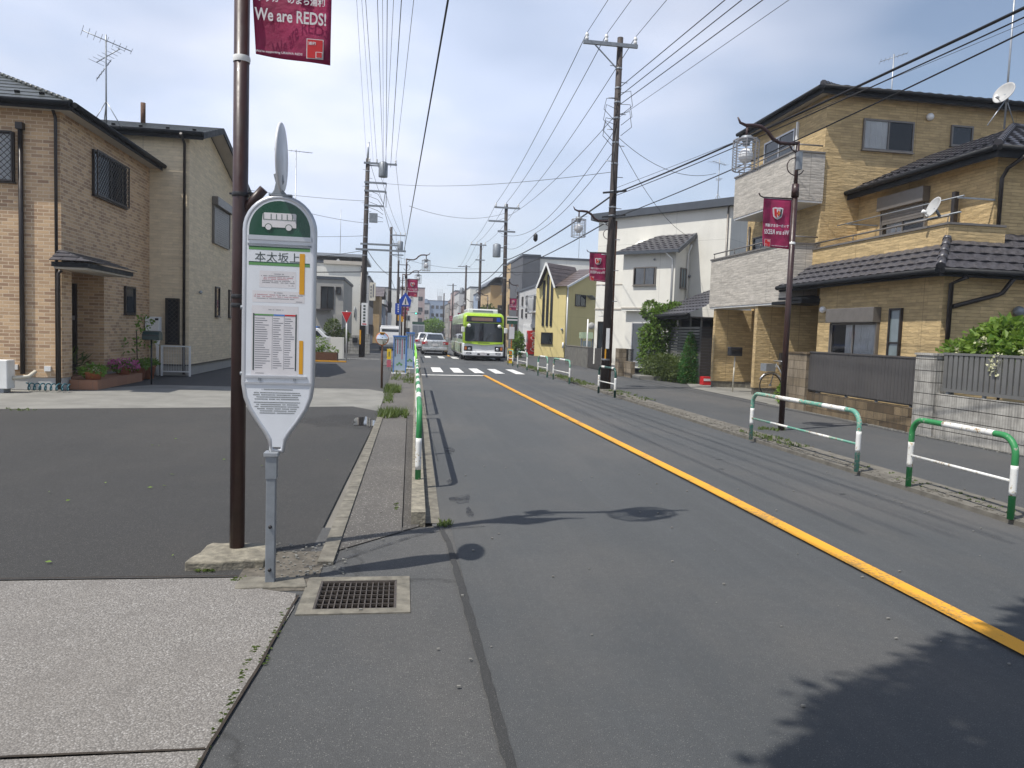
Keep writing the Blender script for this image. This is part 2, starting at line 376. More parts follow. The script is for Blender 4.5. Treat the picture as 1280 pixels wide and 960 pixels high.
def soft_stain(name, c, dens, scale=9):
    """a stain that lies on the asphalt with a broken, see-through edge"""
    g = NG(name); v = g.coord('Object'); g.set(c, .6, 0, .35)
    t = g.n('ShaderNodeBsdfTransparent'); ms = g.n('ShaderNodeMixShader'); out = g.t.nodes['Material Output']
    g.l(g.rng(g.noise(v,scale,6,.65),.36,.62,dens,.08), ms.inputs[0]); g.l(t.outputs[0], ms.inputs[1]); g.l(g.b.outputs[0], ms.inputs[2]); g.l(ms.outputs[0], out.inputs[0])
    return g.m
M = dict(
 road=asphalt('road asphalt', .108, .945, .32, .10, 140, 0, streak=.22),
 side_asphalt=asphalt('old side asphalt', .112, .985, .42, .25, 120, .4),
 fore=asphalt('forecourt asphalt', .060, 1.015, .35, .2, 120, 0),
 fore2=asphalt('street asphalt', .082, 1.0, .3, .2, 150, .3),
 walk=asphalt('worn pavement', .128, 1.07, 1.6, .4, 75, .15),
 walkd=asphalt('dirty gutter side', .088, 1.08, 1.0, .4, 75, .3),
 rwalk=asphalt('right pavement asphalt', .096, .965, .45, .15, 120, 0),
 track=asphalt('tyre polished asphalt', .080, .985, .45, .13, 120, 0),
 seam=asphalt('tar seam', .058, .98, .25, .2, 150, 0),
 stain=soft_stain('damp stain', (.025,.026,.03), .62),
 oil=soft_stain('oil stain', (.022,.02,.018), .24, 2.5),
 ground=pbr('ground earth', (.16,.15,.13), .25, .6, .9, bump=.4, bscale=30),
 conc=pbr('kerb concrete', (.155,.143,.115), .38, 11, .88, bump=.6, bscale=70, bdist=.006, grime=.9),
 conc2=pbr('pale apron concrete', (.20,.195,.175), .2, 1.3, .85, bump=.3, bscale=110, grime=.35),
 concd=pbr('dark block concrete', (.13,.125,.11), .25, 4, .9, bump=.4, bscale=70, grime=.7),
 base=pbr('footing concrete', (.21,.19,.145), .45, 14, .9, bump=.9, bscale=45, bdist=.012, grime=1),
 yellow=pbr('yellow road paint', (.75,.36,.03), .1, 5, .7, bump=.3, bscale=180),
 white=pbr('white road paint', (.72,.71,.68), .1, 6, .7, bump=.3, bscale=180),
 brown=pbr('brown painted steel', (.036,.015,.013), .25, 6, .42, bump=.15, bscale=40, coat=.1),
 pole=pbr('utility pole concrete', (.040,.031,.028), .25, 4, .75, bump=.3, bscale=50),
 steel=pbr('galvanised steel', (.36,.38,.40), .12, 12, .42, .65, bump=.1, bscale=60),
 dsteel=pbr('dull grey steel', (.23,.25,.27), .15, 10, .5, .4),
 alum=pbr('aluminium frame', (.50,.51,.53), .06, 6, .38, .6),
 black=pbr('black plastic', (.015,.015,.017), .2, 6, .45),
 wire=pbr('cable sheath', (.012,.012,.014), .1, 3, .6),
 darkframe=pbr('dark bronze frame', (.03,.024,.021), .15, 6, .4, .2),
 greyframe=pbr('bronze grey frame', (.17,.155,.14), .1, 6, .4, .3),
 whitep=pbr('white paint', (.74,.74,.72), .06, 5, .4, grime=.15),
 cream=pbr('cream paint', (.62,.58,.48), .06, 4, .55, grime=.12),
 green=worn_paint('guard rail green', (.025,.20,.06), (.30,.34,.28), .62, .48),
 teal=worn_paint('faded guard rail green', (.10,.29,.215), (.42,.40,.33), .53, .55, 30),
 dgreen=pbr('dark guard rail green', (.012,.06,.045), .2, 9, .4),
 wband=worn_paint('guard rail white', (.68,.68,.65), (.50,.46,.36), .55, .5, 26, (.26,.13,.05), .3, 0),
 rust=pbr('rust', (.105,.052,.03), .4, 20, .8, bump=.4, bscale=90),
 signgreen=pbr('sign dark green', (.006,.06,.03), .1, 4, .3, coat=.3),
 lime=pbr('sign light green', (.11,.27,.09), .05, 5, .4),
 panel=pbr('sign white panel', (.66,.68,.71), .04, 5, .35),
 ink=pbr('dark lettering', (.05,.065,.06), .1, 8, .5),
 inkgrey=pbr('small grey print', (.16,.16,.18), .1, 8, .5),
 inkred=pbr('small red print', (.5,.12,.16), .1, 8, .5),
 orange=pbr('orange tape', (.62,.30,.012), .1, 6, .5),
 iron=pbr('worn iron', (.075,.062,.052), .3, 20, .6, .3, bump=.2, bscale=60),
 dishgrey=pbr('dish grey', (.40,.40,.39), .08, 4, .5, grime=.2),
 dirt=pbr('dirt and grit', (.10,.088,.07), .45, 14, .95, bump=.8, bscale=70),
 disc=pbr('sign disc white', (.62,.63,.66), .05, 4, .4),
 banner=pbr('crimson banner cloth', (.30,.014,.075), .35, 4, .7, bump=.25, bscale=14, bdist=.03),
 bred=pbr('bright red', (.50,.012,.015), .1, 5, .5),
 bwhite=pbr('banner print white', (.62,.60,.61), .06, 6, .7),
 gold=pbr('crest gold', (.6,.3,.03), .1, 8, .5),
 tile=brick('brick wall tile', (.62,.425,.25), (.29,.175,.11), (.66,.53,.37), .235, .077, .0085, .5, .75, .5, .35, bias=-.15),
 tan=siding('tan stone siding', (.56,.415,.215), .5, .07, grime=.3, depth=.03),
 greysid=siding('pale grey siding', (.51,.475,.42), .55, .07, grime=.25, depth=.025),
 creamsid=siding('cream siding', (.74,.615,.43), .74, .08, grime=.15, depth=.018),
 soffit=pbr('soffit board', (.46,.42,.36), .06, 3, .7),
 roofb=rooftile('black roof tile', (.058,.056,.063)),
 roofg=rooftile('dark green slate roof', (.035,.04,.036), .45, .18),
 roofbr=rooftile('grey brown slate roof', (.10,.075,.066), .45, .18),
 gutter=pbr('black gutter', (.010,.011,.013), .15, 4, .6, spec=.25),
 fascia=pbr('slate grey fascia', (.06,.07,.085), .1, 4, .5),
 glass=glassmat('window glass'),
 glassb=glassmat('pale curtain glass', (.16,.2,.21), .06),
 glassee=glassmat('clear pane', see=.85),
 curtain=pbr('curtain cloth', (.8,.82,.8), .1, 3, .8),
 rwhite=render_wall('white rendered wall', (.69,.675,.615), 2.9),
 rgrey=render_wall('pale grey rendered wall', (.48,.48,.47), 3.0),
 rstone=render_wall('warm grey rendered wall', (.33,.32,.295), 3.0),
 rdark=render_wall('charcoal rendered wall', (.10,.105,.115), 2.7),
 ryellow=render_wall('yellow rendered wall', (.60,.50,.23), 2.9, .05, .12),
 rtan=render_wall('tan rendered wall', (.48,.35,.19), 2.9),
 rblue=render_wall('blue grey rendered wall', (.27,.33,.42), 3.0),
 rbrown=render_wall('brown rendered wall', (.20,.13,.10), 3.0),
 rpink=render_wall('pinkish rendered wall', (.42,.33,.31), 3.0),
 block=ribblock('grey ribbed block', (.40,.385,.35), (.03,.028,.025), .2, .6),
 blockb=brick('brown split block', (.33,.275,.205), (.20,.155,.10), (.06,.05,.035), .82, .20, .006, .6, .9, .5, .7, .8),
 blockr=brick('stained brown block', (.26,.195,.115), (.075,.05,.028), (.03,.022,.015), .40, .16, .006, .5, .9, .5, .7, .8),
 gpanel=pbr('grey vertical fence panel', (.085,.08,.078), .1, 2, .45, .2, grime=.2),
 slat=pbr('grey aluminium slat', (.18,.18,.175), .08, 3, .45, .3, grime=.2),
 dslat=pbr('dark brown slat', (.05,.045,.042), .1, 3, .5),
 terra=pbr('terracotta', (.36,.115,.045), .15, 8, .7, grime=.2),
 steptile=brick('step tile', (.33,.16,.09), (.29,.135,.08), (.2,.13,.09), .3, .2, .005, .2, .6, 0, .3),
 soil=pbr('soil', (.03,.022,.015), .3, 20, .95, bump=.6, bscale=60),
 stem=pbr('bark', (.07,.05,.035), .25, 12, .9, bump=.6, bscale=60),
 leaf=leafmat('mid green leaves', (.05,.12,.016), (.19,.31,.04)),
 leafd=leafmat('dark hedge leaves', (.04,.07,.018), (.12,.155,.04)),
 leafc=leafmat('conifer green', (.02,.09,.014), (.06,.20,.03), .2),
 leafl=leafmat('light green leaves', (.07,.14,.015), (.20,.29,.045), .35),
 bloom=leafmat('cream blossom', (.55,.55,.30), (.75,.74,.52)),
 pink=leafmat('pink blossom', (.42,.06,.22), (.70,.25,.48)),
 grass=leafmat('weed green', (.05,.09,.018), (.13,.17,.04)),
 buslime=pbr('bus lime paint', (.34,.52,.02), .05, 2, .3, coat=.5),
 buswhite=pbr('bus silver white paint', (.76,.77,.78), .05, 2, .3, coat=.5),
 buslow=pbr('bus pale green paint', (.40,.50,.33), .06, 2, .3, coat=.5),
 carsilver=pbr('silver car paint', (.52,.53,.53), .04, 2, .3, .6, coat=.6),
 carwhite=pbr('white car paint', (.72,.72,.72), .03, 2, .3, coat=.6),
 lampred=pbr('red lamp lens', (.42,.012,.02), .1, 8, .2, coat=.5),
 lampor=pbr('orange lamp lens', (.55,.16,.03), .1, 8, .2, coat=.5),
 lampclear=pbr('clear lamp lens', (.5,.52,.55), .1, 8, .15, .3, coat=.5),
 rubber=pbr('tyre rubber', (.016,.016,.017), .2, 8, .85),
 globe=pbr('opal lamp globe', (.78,.79,.80), .03, 3, .15, coat=.5),
 signblue=pbr('sign blue', (.012,.06,.36), .08, 4, .35),
 boardblue=pbr('board frame blue', (.06,.18,.50), .1, 6, .4),
 boardgrey=pbr('board grey panel', (.34,.42,.50), .08, 4, .5),
 mirror=pbr('mirror face', (.75,.77,.78), .02, 2, .05, 1.0),
 mailgreen=pbr('mailbox green', (.012,.035,.032), .1, 5, .4),
 hose=pbr('teal hose', (.015,.10,.13), .2, 12, .4),
 blue=pbr('blue van paint', (.02,.13,.45), .05, 2, .3, coat=.5),
 limeplastic=pbr('lime plastic post', (.30,.75,.08), .1, 5, .4),
 bulbwire=pbr('lantern wire', (.30,.29,.29), .15, 8, .4, .5),
 paleye=pbr('caution yellow', (.80,.55,.02), .08, 5, .45),
)
# ------------------------------------------------------------------ ground, road, pavements
def sheet(name, pts, z, mat): return struct(name, MB().poly([(x,y,z) for x,y in pts]), mat)
def rect(x0,y0,x1,y1): return [(x0,y0),(x1,y0),(x1,y1),(x0,y1)]
def holed(x0,y0,x1,y1,hx0,hy0,hx1,hy1,z):
    m = MB(); X = [x0,hx0,hx1,x1]; Y = [y0,hy0,hy1,y1]
    for i in range(3):
        for j in range(3):
            if i == 1 and j == 1: continue
            m.poly([(X[i],Y[j],z),(X[i+1],Y[j],z),(X[i+1],Y[j+1],z),(X[i],Y[j+1],z)])
    return m
HX0,HX1,HY0,HY1 = -.475,-.005,4.18,4.66
struct('ground', holed(-1500,-1500,1500,1500,HX0,HY0,HX1,HY1,-.024), M['ground'])
sheet('road', [(.42,-20),(5.62,-20),(5.62,420),(.27,420),(.27,5.955),(.42,5.955)], .000, M['road'])
# old asphalt margin at the pavement end, cut away around the drain pit
struct('pavement', holed(-.80,-12,.42,5.95,HX0,HY0,HX1,HY1,-.004), M['side_asphalt'])
def wobble(pts, amp=.02, step=.12, rnd=random.Random(3)):
    out = []
    for i,(a,b) in enumerate(zip(pts, pts[1:]+pts[:1])):
        n = max(1,int(math.hypot(b[0]-a[0],b[1]-a[1])/step))
        for k in range(n): out.append((a[0]+(b[0]-a[0])*k/n + rnd.uniform(-amp,amp), a[1]+(b[1]-a[1])*k/n + rnd.uniform(-amp,amp)))
    return out
sheet('pavement_strip', [(-.44,5.30),(.02,5.80),(.09,13.9),(-.42,13.9)], .004, M['walk'])
sheet('pavement_strip', [(.03,5.82),(.16,5.95),(.23,13.9),(.10,13.9)], .0045, M['walkd'])
sheet('pavement_strip', [(-.42,13.904),(.23,13.904),(.42,27.5),(-.42,27.5)], .004, M['walk'])
sheet('pavement_strip', rect(-.9,33,.42,400), .004, M['walk'])
sheet('forecourt', [(-14,4.78),(-.62,4.78),(-.62,5.3),(-.44,13.5),(-.44,14.5),(-1.0,15.3),(-7,13.7),(-14,13.3)], -.0035, M['fore'])
sheet('apron', [(-30,13.1),(-7,13.7),(-1.0,15.3),(-.44,14.5),(-.43,19.0),(-.9,19.8),(-6.2,19.6),(-7.4,17.5),(-30,17.4)], -.007, M['conc2'])
sheet('side_street', rect(-40,17.6,-.44,47), -.012, M['fore2'])
sheet('side_street', rect(-40,47.1,-.9,400), -.012, M['side_asphalt'])
# pale exposed-aggregate slab in the left foreground, a joint across it
g = NG('exposed aggregate'); v = g.coord('Object')
vo = g.n('ShaderNodeTexVoronoi', i_Scale=125.0); g.l(v, vo.inputs['Vector'])
sp = g.n('ShaderNodeSeparateColor'); g.l(vo.outputs['Color'], sp.inputs[0])
c = g.mix(g.rng(sp.outputs[0],0,1), (.11,.10,.09), (.36,.335,.305)); c = g.mix(g.rng(sp.outputs[1],.8,1), c, (.52,.50,.475))
c = g.mix(g.rng(vo.outputs['Distance'],.38,.7,0,.8), c, (.07,.063,.055)); c = g.mix(g.rng(g.noise(v,1.1,5),.35,.7,0,.45), c, (.16,.14,.12)); c = g.mix(g.rng(g.noise(v,3.7,6,.7),.5,.75,0,.55), c, (.10,.088,.078)); c = g.mix(.35, c, (.185,.178,.168))
g.set(c, .85, 0, .4); g.bump(vo.outputs['Distance'], .5, -.006); M['aggr'] = g.m
sheet('slab', [(-14,2.80),(-.69,2.80),(-.58,4.22),(-.60,4.44),(-.80,4.52),(-.98,4.74),(-14,4.74)], .004, M['aggr'])
sheet('slab', [(-14,-6),(-.80,-6),(-.695,2.785),(-14,2.785)], .004, M['aggr'])
sheet('mortar_bed', [(-1.0,4.5),(-.5,4.5),(-.5,5.3),(-1.0,5.3)], .0005, M['dirt'])
# right-hand pavement with a shallow kerb
M['verge'] = pbr('dirty verge', (.13,.12,.10), .35, 5, .95, bump=.6, bscale=60, grime=.8)
struct('kerb', MB().box(5.60,-20,-.02,5.78,420,.048), M['verge'])
sheet('pavement', rect(5.78,-20,9.16,420), .045, M['rwalk'])
sheet('verge', rect(5.78,-20,6.12,420), .050, M['verge'])
sheet('apron', [(9.16,16.6),(13,16.6),(13,26.5),(10.2,25.6),(9.16,22.5)], .055, M['conc2'])
sheet('ground', rect(9.17,-20,60,420), .03, M['rwalk'])
# left-hand gutter and kerb stones
def KX(y): return .16+.0154*(y-6.7)
k = MB(); y = 6.05
while y < 46: k.poly([(KX(y)+.066,y,.0045),(KX(y)+.19,y,.0045),(KX(y+.6)+.19,y+.593,.0045),(KX(y+.6)+.066,y+.593,.0045)]); y += .6
struct('gutter', k, M['conc'])
k = MB(); y = 6.02
while y < 26:
    L = .62 if y < 6.5 else 1.92; k.fbox((KX(y)-.055,y,-.02),(.118,0,0),(.0154*L,L,0),(0,0,.125 if y < 6.5 else .115)); y += L+.015
struct('kerb', k, M['base'])
k = MB(); y = 5.0
while y < 13.2:
    k.fbox((-.60+.012*y,y,-.03),(.105,0,0),(.008,.585,0),(0,0,.05)); y += .6
struct('kerb', k, M['conc'])
# drain pit below the grate
m = MB(); d = -.45
m.poly([(HX0,HY0,d),(HX1,HY0,d),(HX1,HY1,d),(HX0,HY1,d)])
for a,b in (((HX0,HY0),(HX1,HY0)),((HX1,HY0),(HX1,HY1)),((HX1,HY1),(HX0,HY1)),((HX0,HY1),(HX0,HY0))): m.poly([(*a,d),(*b,d),(*b,-.001),(*a,-.001)])
struct('drain_pit', m, M['soil'])
m = MB()
for x0,y0,x1,y1 in ((-.56,4.11,.075,HY0),(-.56,HY1,.075,4.73),(-.56,HY0,HX0,HY1),(HX1,HY0,.075,HY1)): m.box(x0,y0,-.03,x1,y1,.0035)
struct('drain_surround', m, M['conc'])
# tar seam along the gutter line, cracks and stains
def strip(name, pts, w, z, mat, rnd=random.Random(5)):
    m = MB(); L = []; 
    P = []
    for a,b in zip(pts,pts[1:]):
        n = max(2,int(math.hypot(b[0]-a[0],b[1]-a[1])/.08))
        for k in range(n): P.append(Vector((a[0]+(b[0]-a[0])*k/n, a[1]+(b[1]-a[1])*k/n)))
    P.append(Vector(pts[-1])); prev = None
    for i,p in enumerate(P):
        d = (P[min(i+1,len(P)-1)]-P[max(i-1,0)]).normalized(); nrm = Vector((-d.y,d.x))
        ww = w*rnd.uniform(.8,1.2)/2; q = p + nrm*rnd.uniform(-.1,.1)*w
        cur = (q-nrm*ww, q+nrm*ww)
        if prev: m.poly([(*prev[0],z),(*cur[0],z),(*cur[1],z),(*prev[1],z)])
        prev = cur
    return struct(name, m, mat)
strip('road_seam', [(.44,-3),(.43,2.6),(.41,4),(.37,5.5),(.33,6.0)], .045, .004, M['seam'])
strip('road_crack', [(-.62,4.93),(-.45,5.02),(-.2,5.32),(.1,5.66),(.35,5.86),(.7,5.95)], .028, .006, M['stain'])
strip('road_crack', [(-.58,4.4),(-.60,4.15),(-.63,3.5),(-.69,2.8),(-.75,1.5)], .013, .009, M['soil'])
strip('road_crack', [(-.70,2.79),(-1.6,2.80),(-4,2.78)], .012, .009, M['soil'])
strip('road_crack', [(-1.0,4.77),(-4,4.775),(-9,4.77)], .014, .009, M['soil'])
strip('road_crack', [(.45,9.0),(.44,14),(.5,24)], .014, .010, M['stain'])
def blob(name, x, y, rx, ry, z, mat, seed):
    r = random.Random(seed); n = 26; ph = [r.uniform(0,6.3) for _ in range(5)]
    pts = []
    for i in range(n):
        a = 2*PI*i/n; k = 1+.22*math.sin(2*a+ph[0])+.15*math.sin(3*a+ph[1])+.12*math.sin(5*a+ph[2])+.08*math.sin(9*a+ph[3])
        pts.append((x+rx*k*math.cos(a), y+ry*k*math.sin(a)))
    return sheet(name, pts, z, mat)
blob('road_stain', .575,6.93,.085,.2,.0045,M['stain'],1); blob('road_stain', .52,7.75,.03,.12,.005,M['stain'],2)
blob('road_stain', .615,6.42,.025,.22,.0055,M['stain'],3); blob('road_stain', .64,9.85,.06,.35,.0045,M['stain'],4)
for i,(x,y) in enumerate(((3.95,8.6),(4.25,9.3),(4.7,7.2),(4.9,5.0),(4.2,14.5))): blob('road_stain', x,y,.045,.035,.0045,M['stain'],20+i)

# puddle by the weeds
g = NG('puddle water'); g.set((.02,.02,.02), .03, 0, .6); M['water'] = g.m
blob('puddle', -.62,12.75,.20,.62,.006,M['water'],9); 
g = NG('damp asphalt'); v = g.coord('Object'); g.set(g.mix(g.rng(g.noise(v,4,5),.3,.7),(.03,.03,.03),(.05,.05,.05)), .8, 0, .3); M['damp'] = g.m
blob('damp_patch', -.95,12.75,.7,.95,.002,M['oil'],11)
# painted markings
def mark(name, pts, mat): return sheet(name, pts, .016, mat)
def worn(name, g_mat, base):
    g = NG(name); v = g.coord('Object'); n = g.noise(v, 45, 5, .7); big = g.noise(v, 2.0, 4)
    add = g.n('ShaderNodeMath', operation='ADD'); g.l(n, add.inputs[0]); g.l(g.rng(big,.3,.7,-.14,.15), add.inputs[1])
    g.set(g.mix(g.rng(add.outputs[0],.53,.68), g_mat, base), .75, 0, .35); g.bump(n, .3, .004); return g.m
M['wyellow'] = worn('worn yellow paint', (.70,.335,.03), (.30,.19,.07)); M['wwhite'] = worn('worn white paint', (.70,.69,.66), (.40,.40,.39))
ys = [-6,3.4,7.6,14,20,27.2]; xs = [3.36,3.32,3.29,3.17,3.07,2.98]
m = MB()
for i in range(5): m.poly([(xs[i]-.075,ys[i],.016),(xs[i]+.075,ys[i],.016),(xs[i+1]+.075,ys[i+1],.016),(xs[i+1]-.075,ys[i+1],.016)])
struct('centre_line', m, M['wyellow'])
mark('centre_line', [(2.80,46.6),(2.95,46.6),(3.0,160),(2.85,160)], M['wyellow'])
mark('stop_line', [(.66,26.2),(2.92,26.6),(2.92,26.95),(.66,26.55)], M['wwhite'])
for i in range(5): mark('crosswalk_stripe', [(1.14+.81*i,28.4),(1.55+.80*i,28.45),(1.58+.80*i,31.95),(1.18+.81*i,31.9)], M['wwhite'])
for i in range(6): mark('crosswalk_stripe', [(1.26+.80*i,42.9),(1.62+.80*i,42.9),(1.64+.80*i,45.8),(1.28+.80*i,45.8)], M['wwhite'])
mark('road_edge_line', [(.55,33),(.68,33),(.66,160),(.53,160)], M['wwhite'])
strip('road_edge_line', [(-3.2,38.5),(-1.2,38.9)], .12, .016, M['wwhite']); 

# ------------------------------------------------------------------ foliage helpers
def leaves(n, fn, size, rnd, aspect=1.8, droop=.3, mb=None):
    """n small bent leaf faces at points drawn from fn(rnd) -> (point, outward)"""
    mb = mb or MB()
    for _ in range(n):
        p,out = fn(rnd); p = Vector(p); out = Vector(out)
        d = (out + Vector((rnd.uniform(-1,1),rnd.uniform(-1,1),rnd.uniform(-.7,.9)-droop))).normalized()
        s = d.cross(Vector((rnd.uniform(-1,1),rnd.uniform(-1,1),rnd.uniform(-1,1)))).normalized(); L = size*rnd.uniform(.6,1.3); W = L/aspect
        nrm = d.cross(s); a = p; b = p + d*L*.5 + s*W*.5 + nrm*W*.18; c_ = p + d*L; e = p + d*L*.5 - s*W*.5 + nrm*W*.18
        mb.poly([a,b,c_]); mb.poly([a,c_,e])
    return mb
def clumpfn(clumps):
    """clumps: list of (centre, radii, weight); leaves sit mostly near the clump surfaces"""
    tot = sum(c[2] for c in clumps)
    def fn(r):
        k = r.uniform(0,tot)
        for c,rad,w in clumps:
            k -= w
            if k <= 0: break
        v = Vector((r.gauss(0,1),r.gauss(0,1),r.gauss(0,1))).normalized(); s = .45+.65*r.random()**.6+abs(r.gauss(0,.10))
        return (c[0]+v.x*rad[0]*s, c[1]+v.y*rad[1]*s, c[2]+v.z*rad[2]*s), v
    return fn
def tufts(n, x0, y0, x1, y1, h, rnd, mask=None):
    m = MB()
    for _ in range(n):
        x,y = rnd.uniform(x0,x1), rnd.uniform(y0,y1)
        if mask and not mask(x,y): continue
        for k in range(7):
            a = rnd.uniform(0,6.3); l = h*rnd.uniform(.4,1.2); lean = rnd.uniform(.2,.9)*l; w = min(.3,max(.12,h))*.06*(.5+rnd.random())+.001
            dx,dy = math.cos(a), math.sin(a); jt = min(.03,h); bx,by = x+rnd.uniform(-jt,jt), y+rnd.uniform(-jt,jt)
            m.poly([(bx-dy*w,by+dx*w,0),(bx+dy*w,by-dx*w,0),(bx+dx*lean,by+dy*lean,l)])
    return m
def stuff(name, mb, mat, label=None):
    o = obj(name, mb, mat); o['kind'] = 'stuff'
    if label: o['label'] = label
    return o
R = random.Random(31)
w = tufts(90,-.42,13.3,.12,14.2,.15,R); 
for a in ((120,-.45,18.6,-.05,20.6,.14),(40,-.40,16.0,-.22,18.4,.10),(60,-.35,23,.42,26.5,.12),(30,.02,22,.4,24,.10),(60,-.5,27,.3,36,.12)):
    q = tufts(*a,R); n = len(w.v); w.v += q.v; w.f += [tuple(i+n for i in f) for f in q.f]; w.sm += q.sm
for x0,y0,x1,y1,n,h in ((-.705,2.55,-.675,3.7,60,.005),(-.64,3.5,-.60,4.25,40,.005),(-1.02,4.68,-.95,4.75,20,.010),(-1.30,4.87,-1.18,4.91,20,.010),(-7.6,13.45,-6.2,13.75,40,.03),(-8.4,12.2,-7.6,12.9,30,.03),(.33,5.95,.42,6.12,14,.03),(-.04,6.5,-.02,6.8,8,.012),
    (5.75,10.2,6.1,12.0,70,.045),(5.8,17.5,6.3,20.8,70,.05),(5.6,22.5,6.1,28,220,.07),(5.6,30,6.1,36,220,.08),(5.75,3,6.0,9.5,60,.02),(6.3,12.0,6.8,12.4,30,.05)):
    q = tufts(n,x0,y0,x1,y1,h,R); n = len(w.v); w.v += [(x,y,z+(.05 if x>5 else .004)) for x,y,z in q.v]; w.f += [tuple(i+n for i in f) for f in q.f]; w.sm += q.sm
stuff('weeds', w, M['grass'], 'weeds growing in the cracks and edges of the pavement')
# fallen leaves and grit
m = MB(); r = random.Random(12)
for _ in range(16):
    x,y = r.uniform(-3.2,-.8), r.uniform(4.9,11); s = r.uniform(.012,.03); a = r.uniform(0,6.3); dx,dy = math.cos(a)*s, math.sin(a)*s
    m.poly([(x,y,.012),(x+dx-dy*.5,y+dy+dx*.5,.02),(x+2*dx,y+2*dy,.014),(x+dx+dy*.5,y+dy-dx*.5,.012)])
stuff('fallen_leaves', m, M['leafl'], 'small fallen leaves scattered over the forecourt asphalt')
m = MB()
for _ in range(240):
    x,y = (r.uniform(-.7,5.5), r.uniform(2.4,9)) if r.random() < .4 else (r.uniform(-.95,-.35), r.uniform(4.7,5.5)); s = r.uniform(.003,.009)
    m.box(x-s,y-s*.7,.004,x+s,y+s*.7,.004+s)
stuff('grit', m, M['conc2'], 'pale grit and pebbles lying on the asphalt')
m = MB()
for _ in range(1800):
    y = r.uniform(3,40); x = 5.62+abs(r.gauss(0,.18)); s = r.uniform(.004,.014); m.box(x-s,y-s*1.3,.046,x+s,y+s*1.3,.05+s*.6)
stuff('verge_debris', m, M['verge'], 'dry debris and grit along the right kerb')
m = MB()
for _ in range(1500):
    y = r.uniform(6,17.3); x = 9.14+abs(r.gauss(0,.05))*-1; s = r.uniform(.006,.018); m.box(x-s,y-s,.045,x+s,y+s,.045+s)
stuff('gravel', m, M['conc2'], 'thin line of pale gravel at the foot of the block wall')
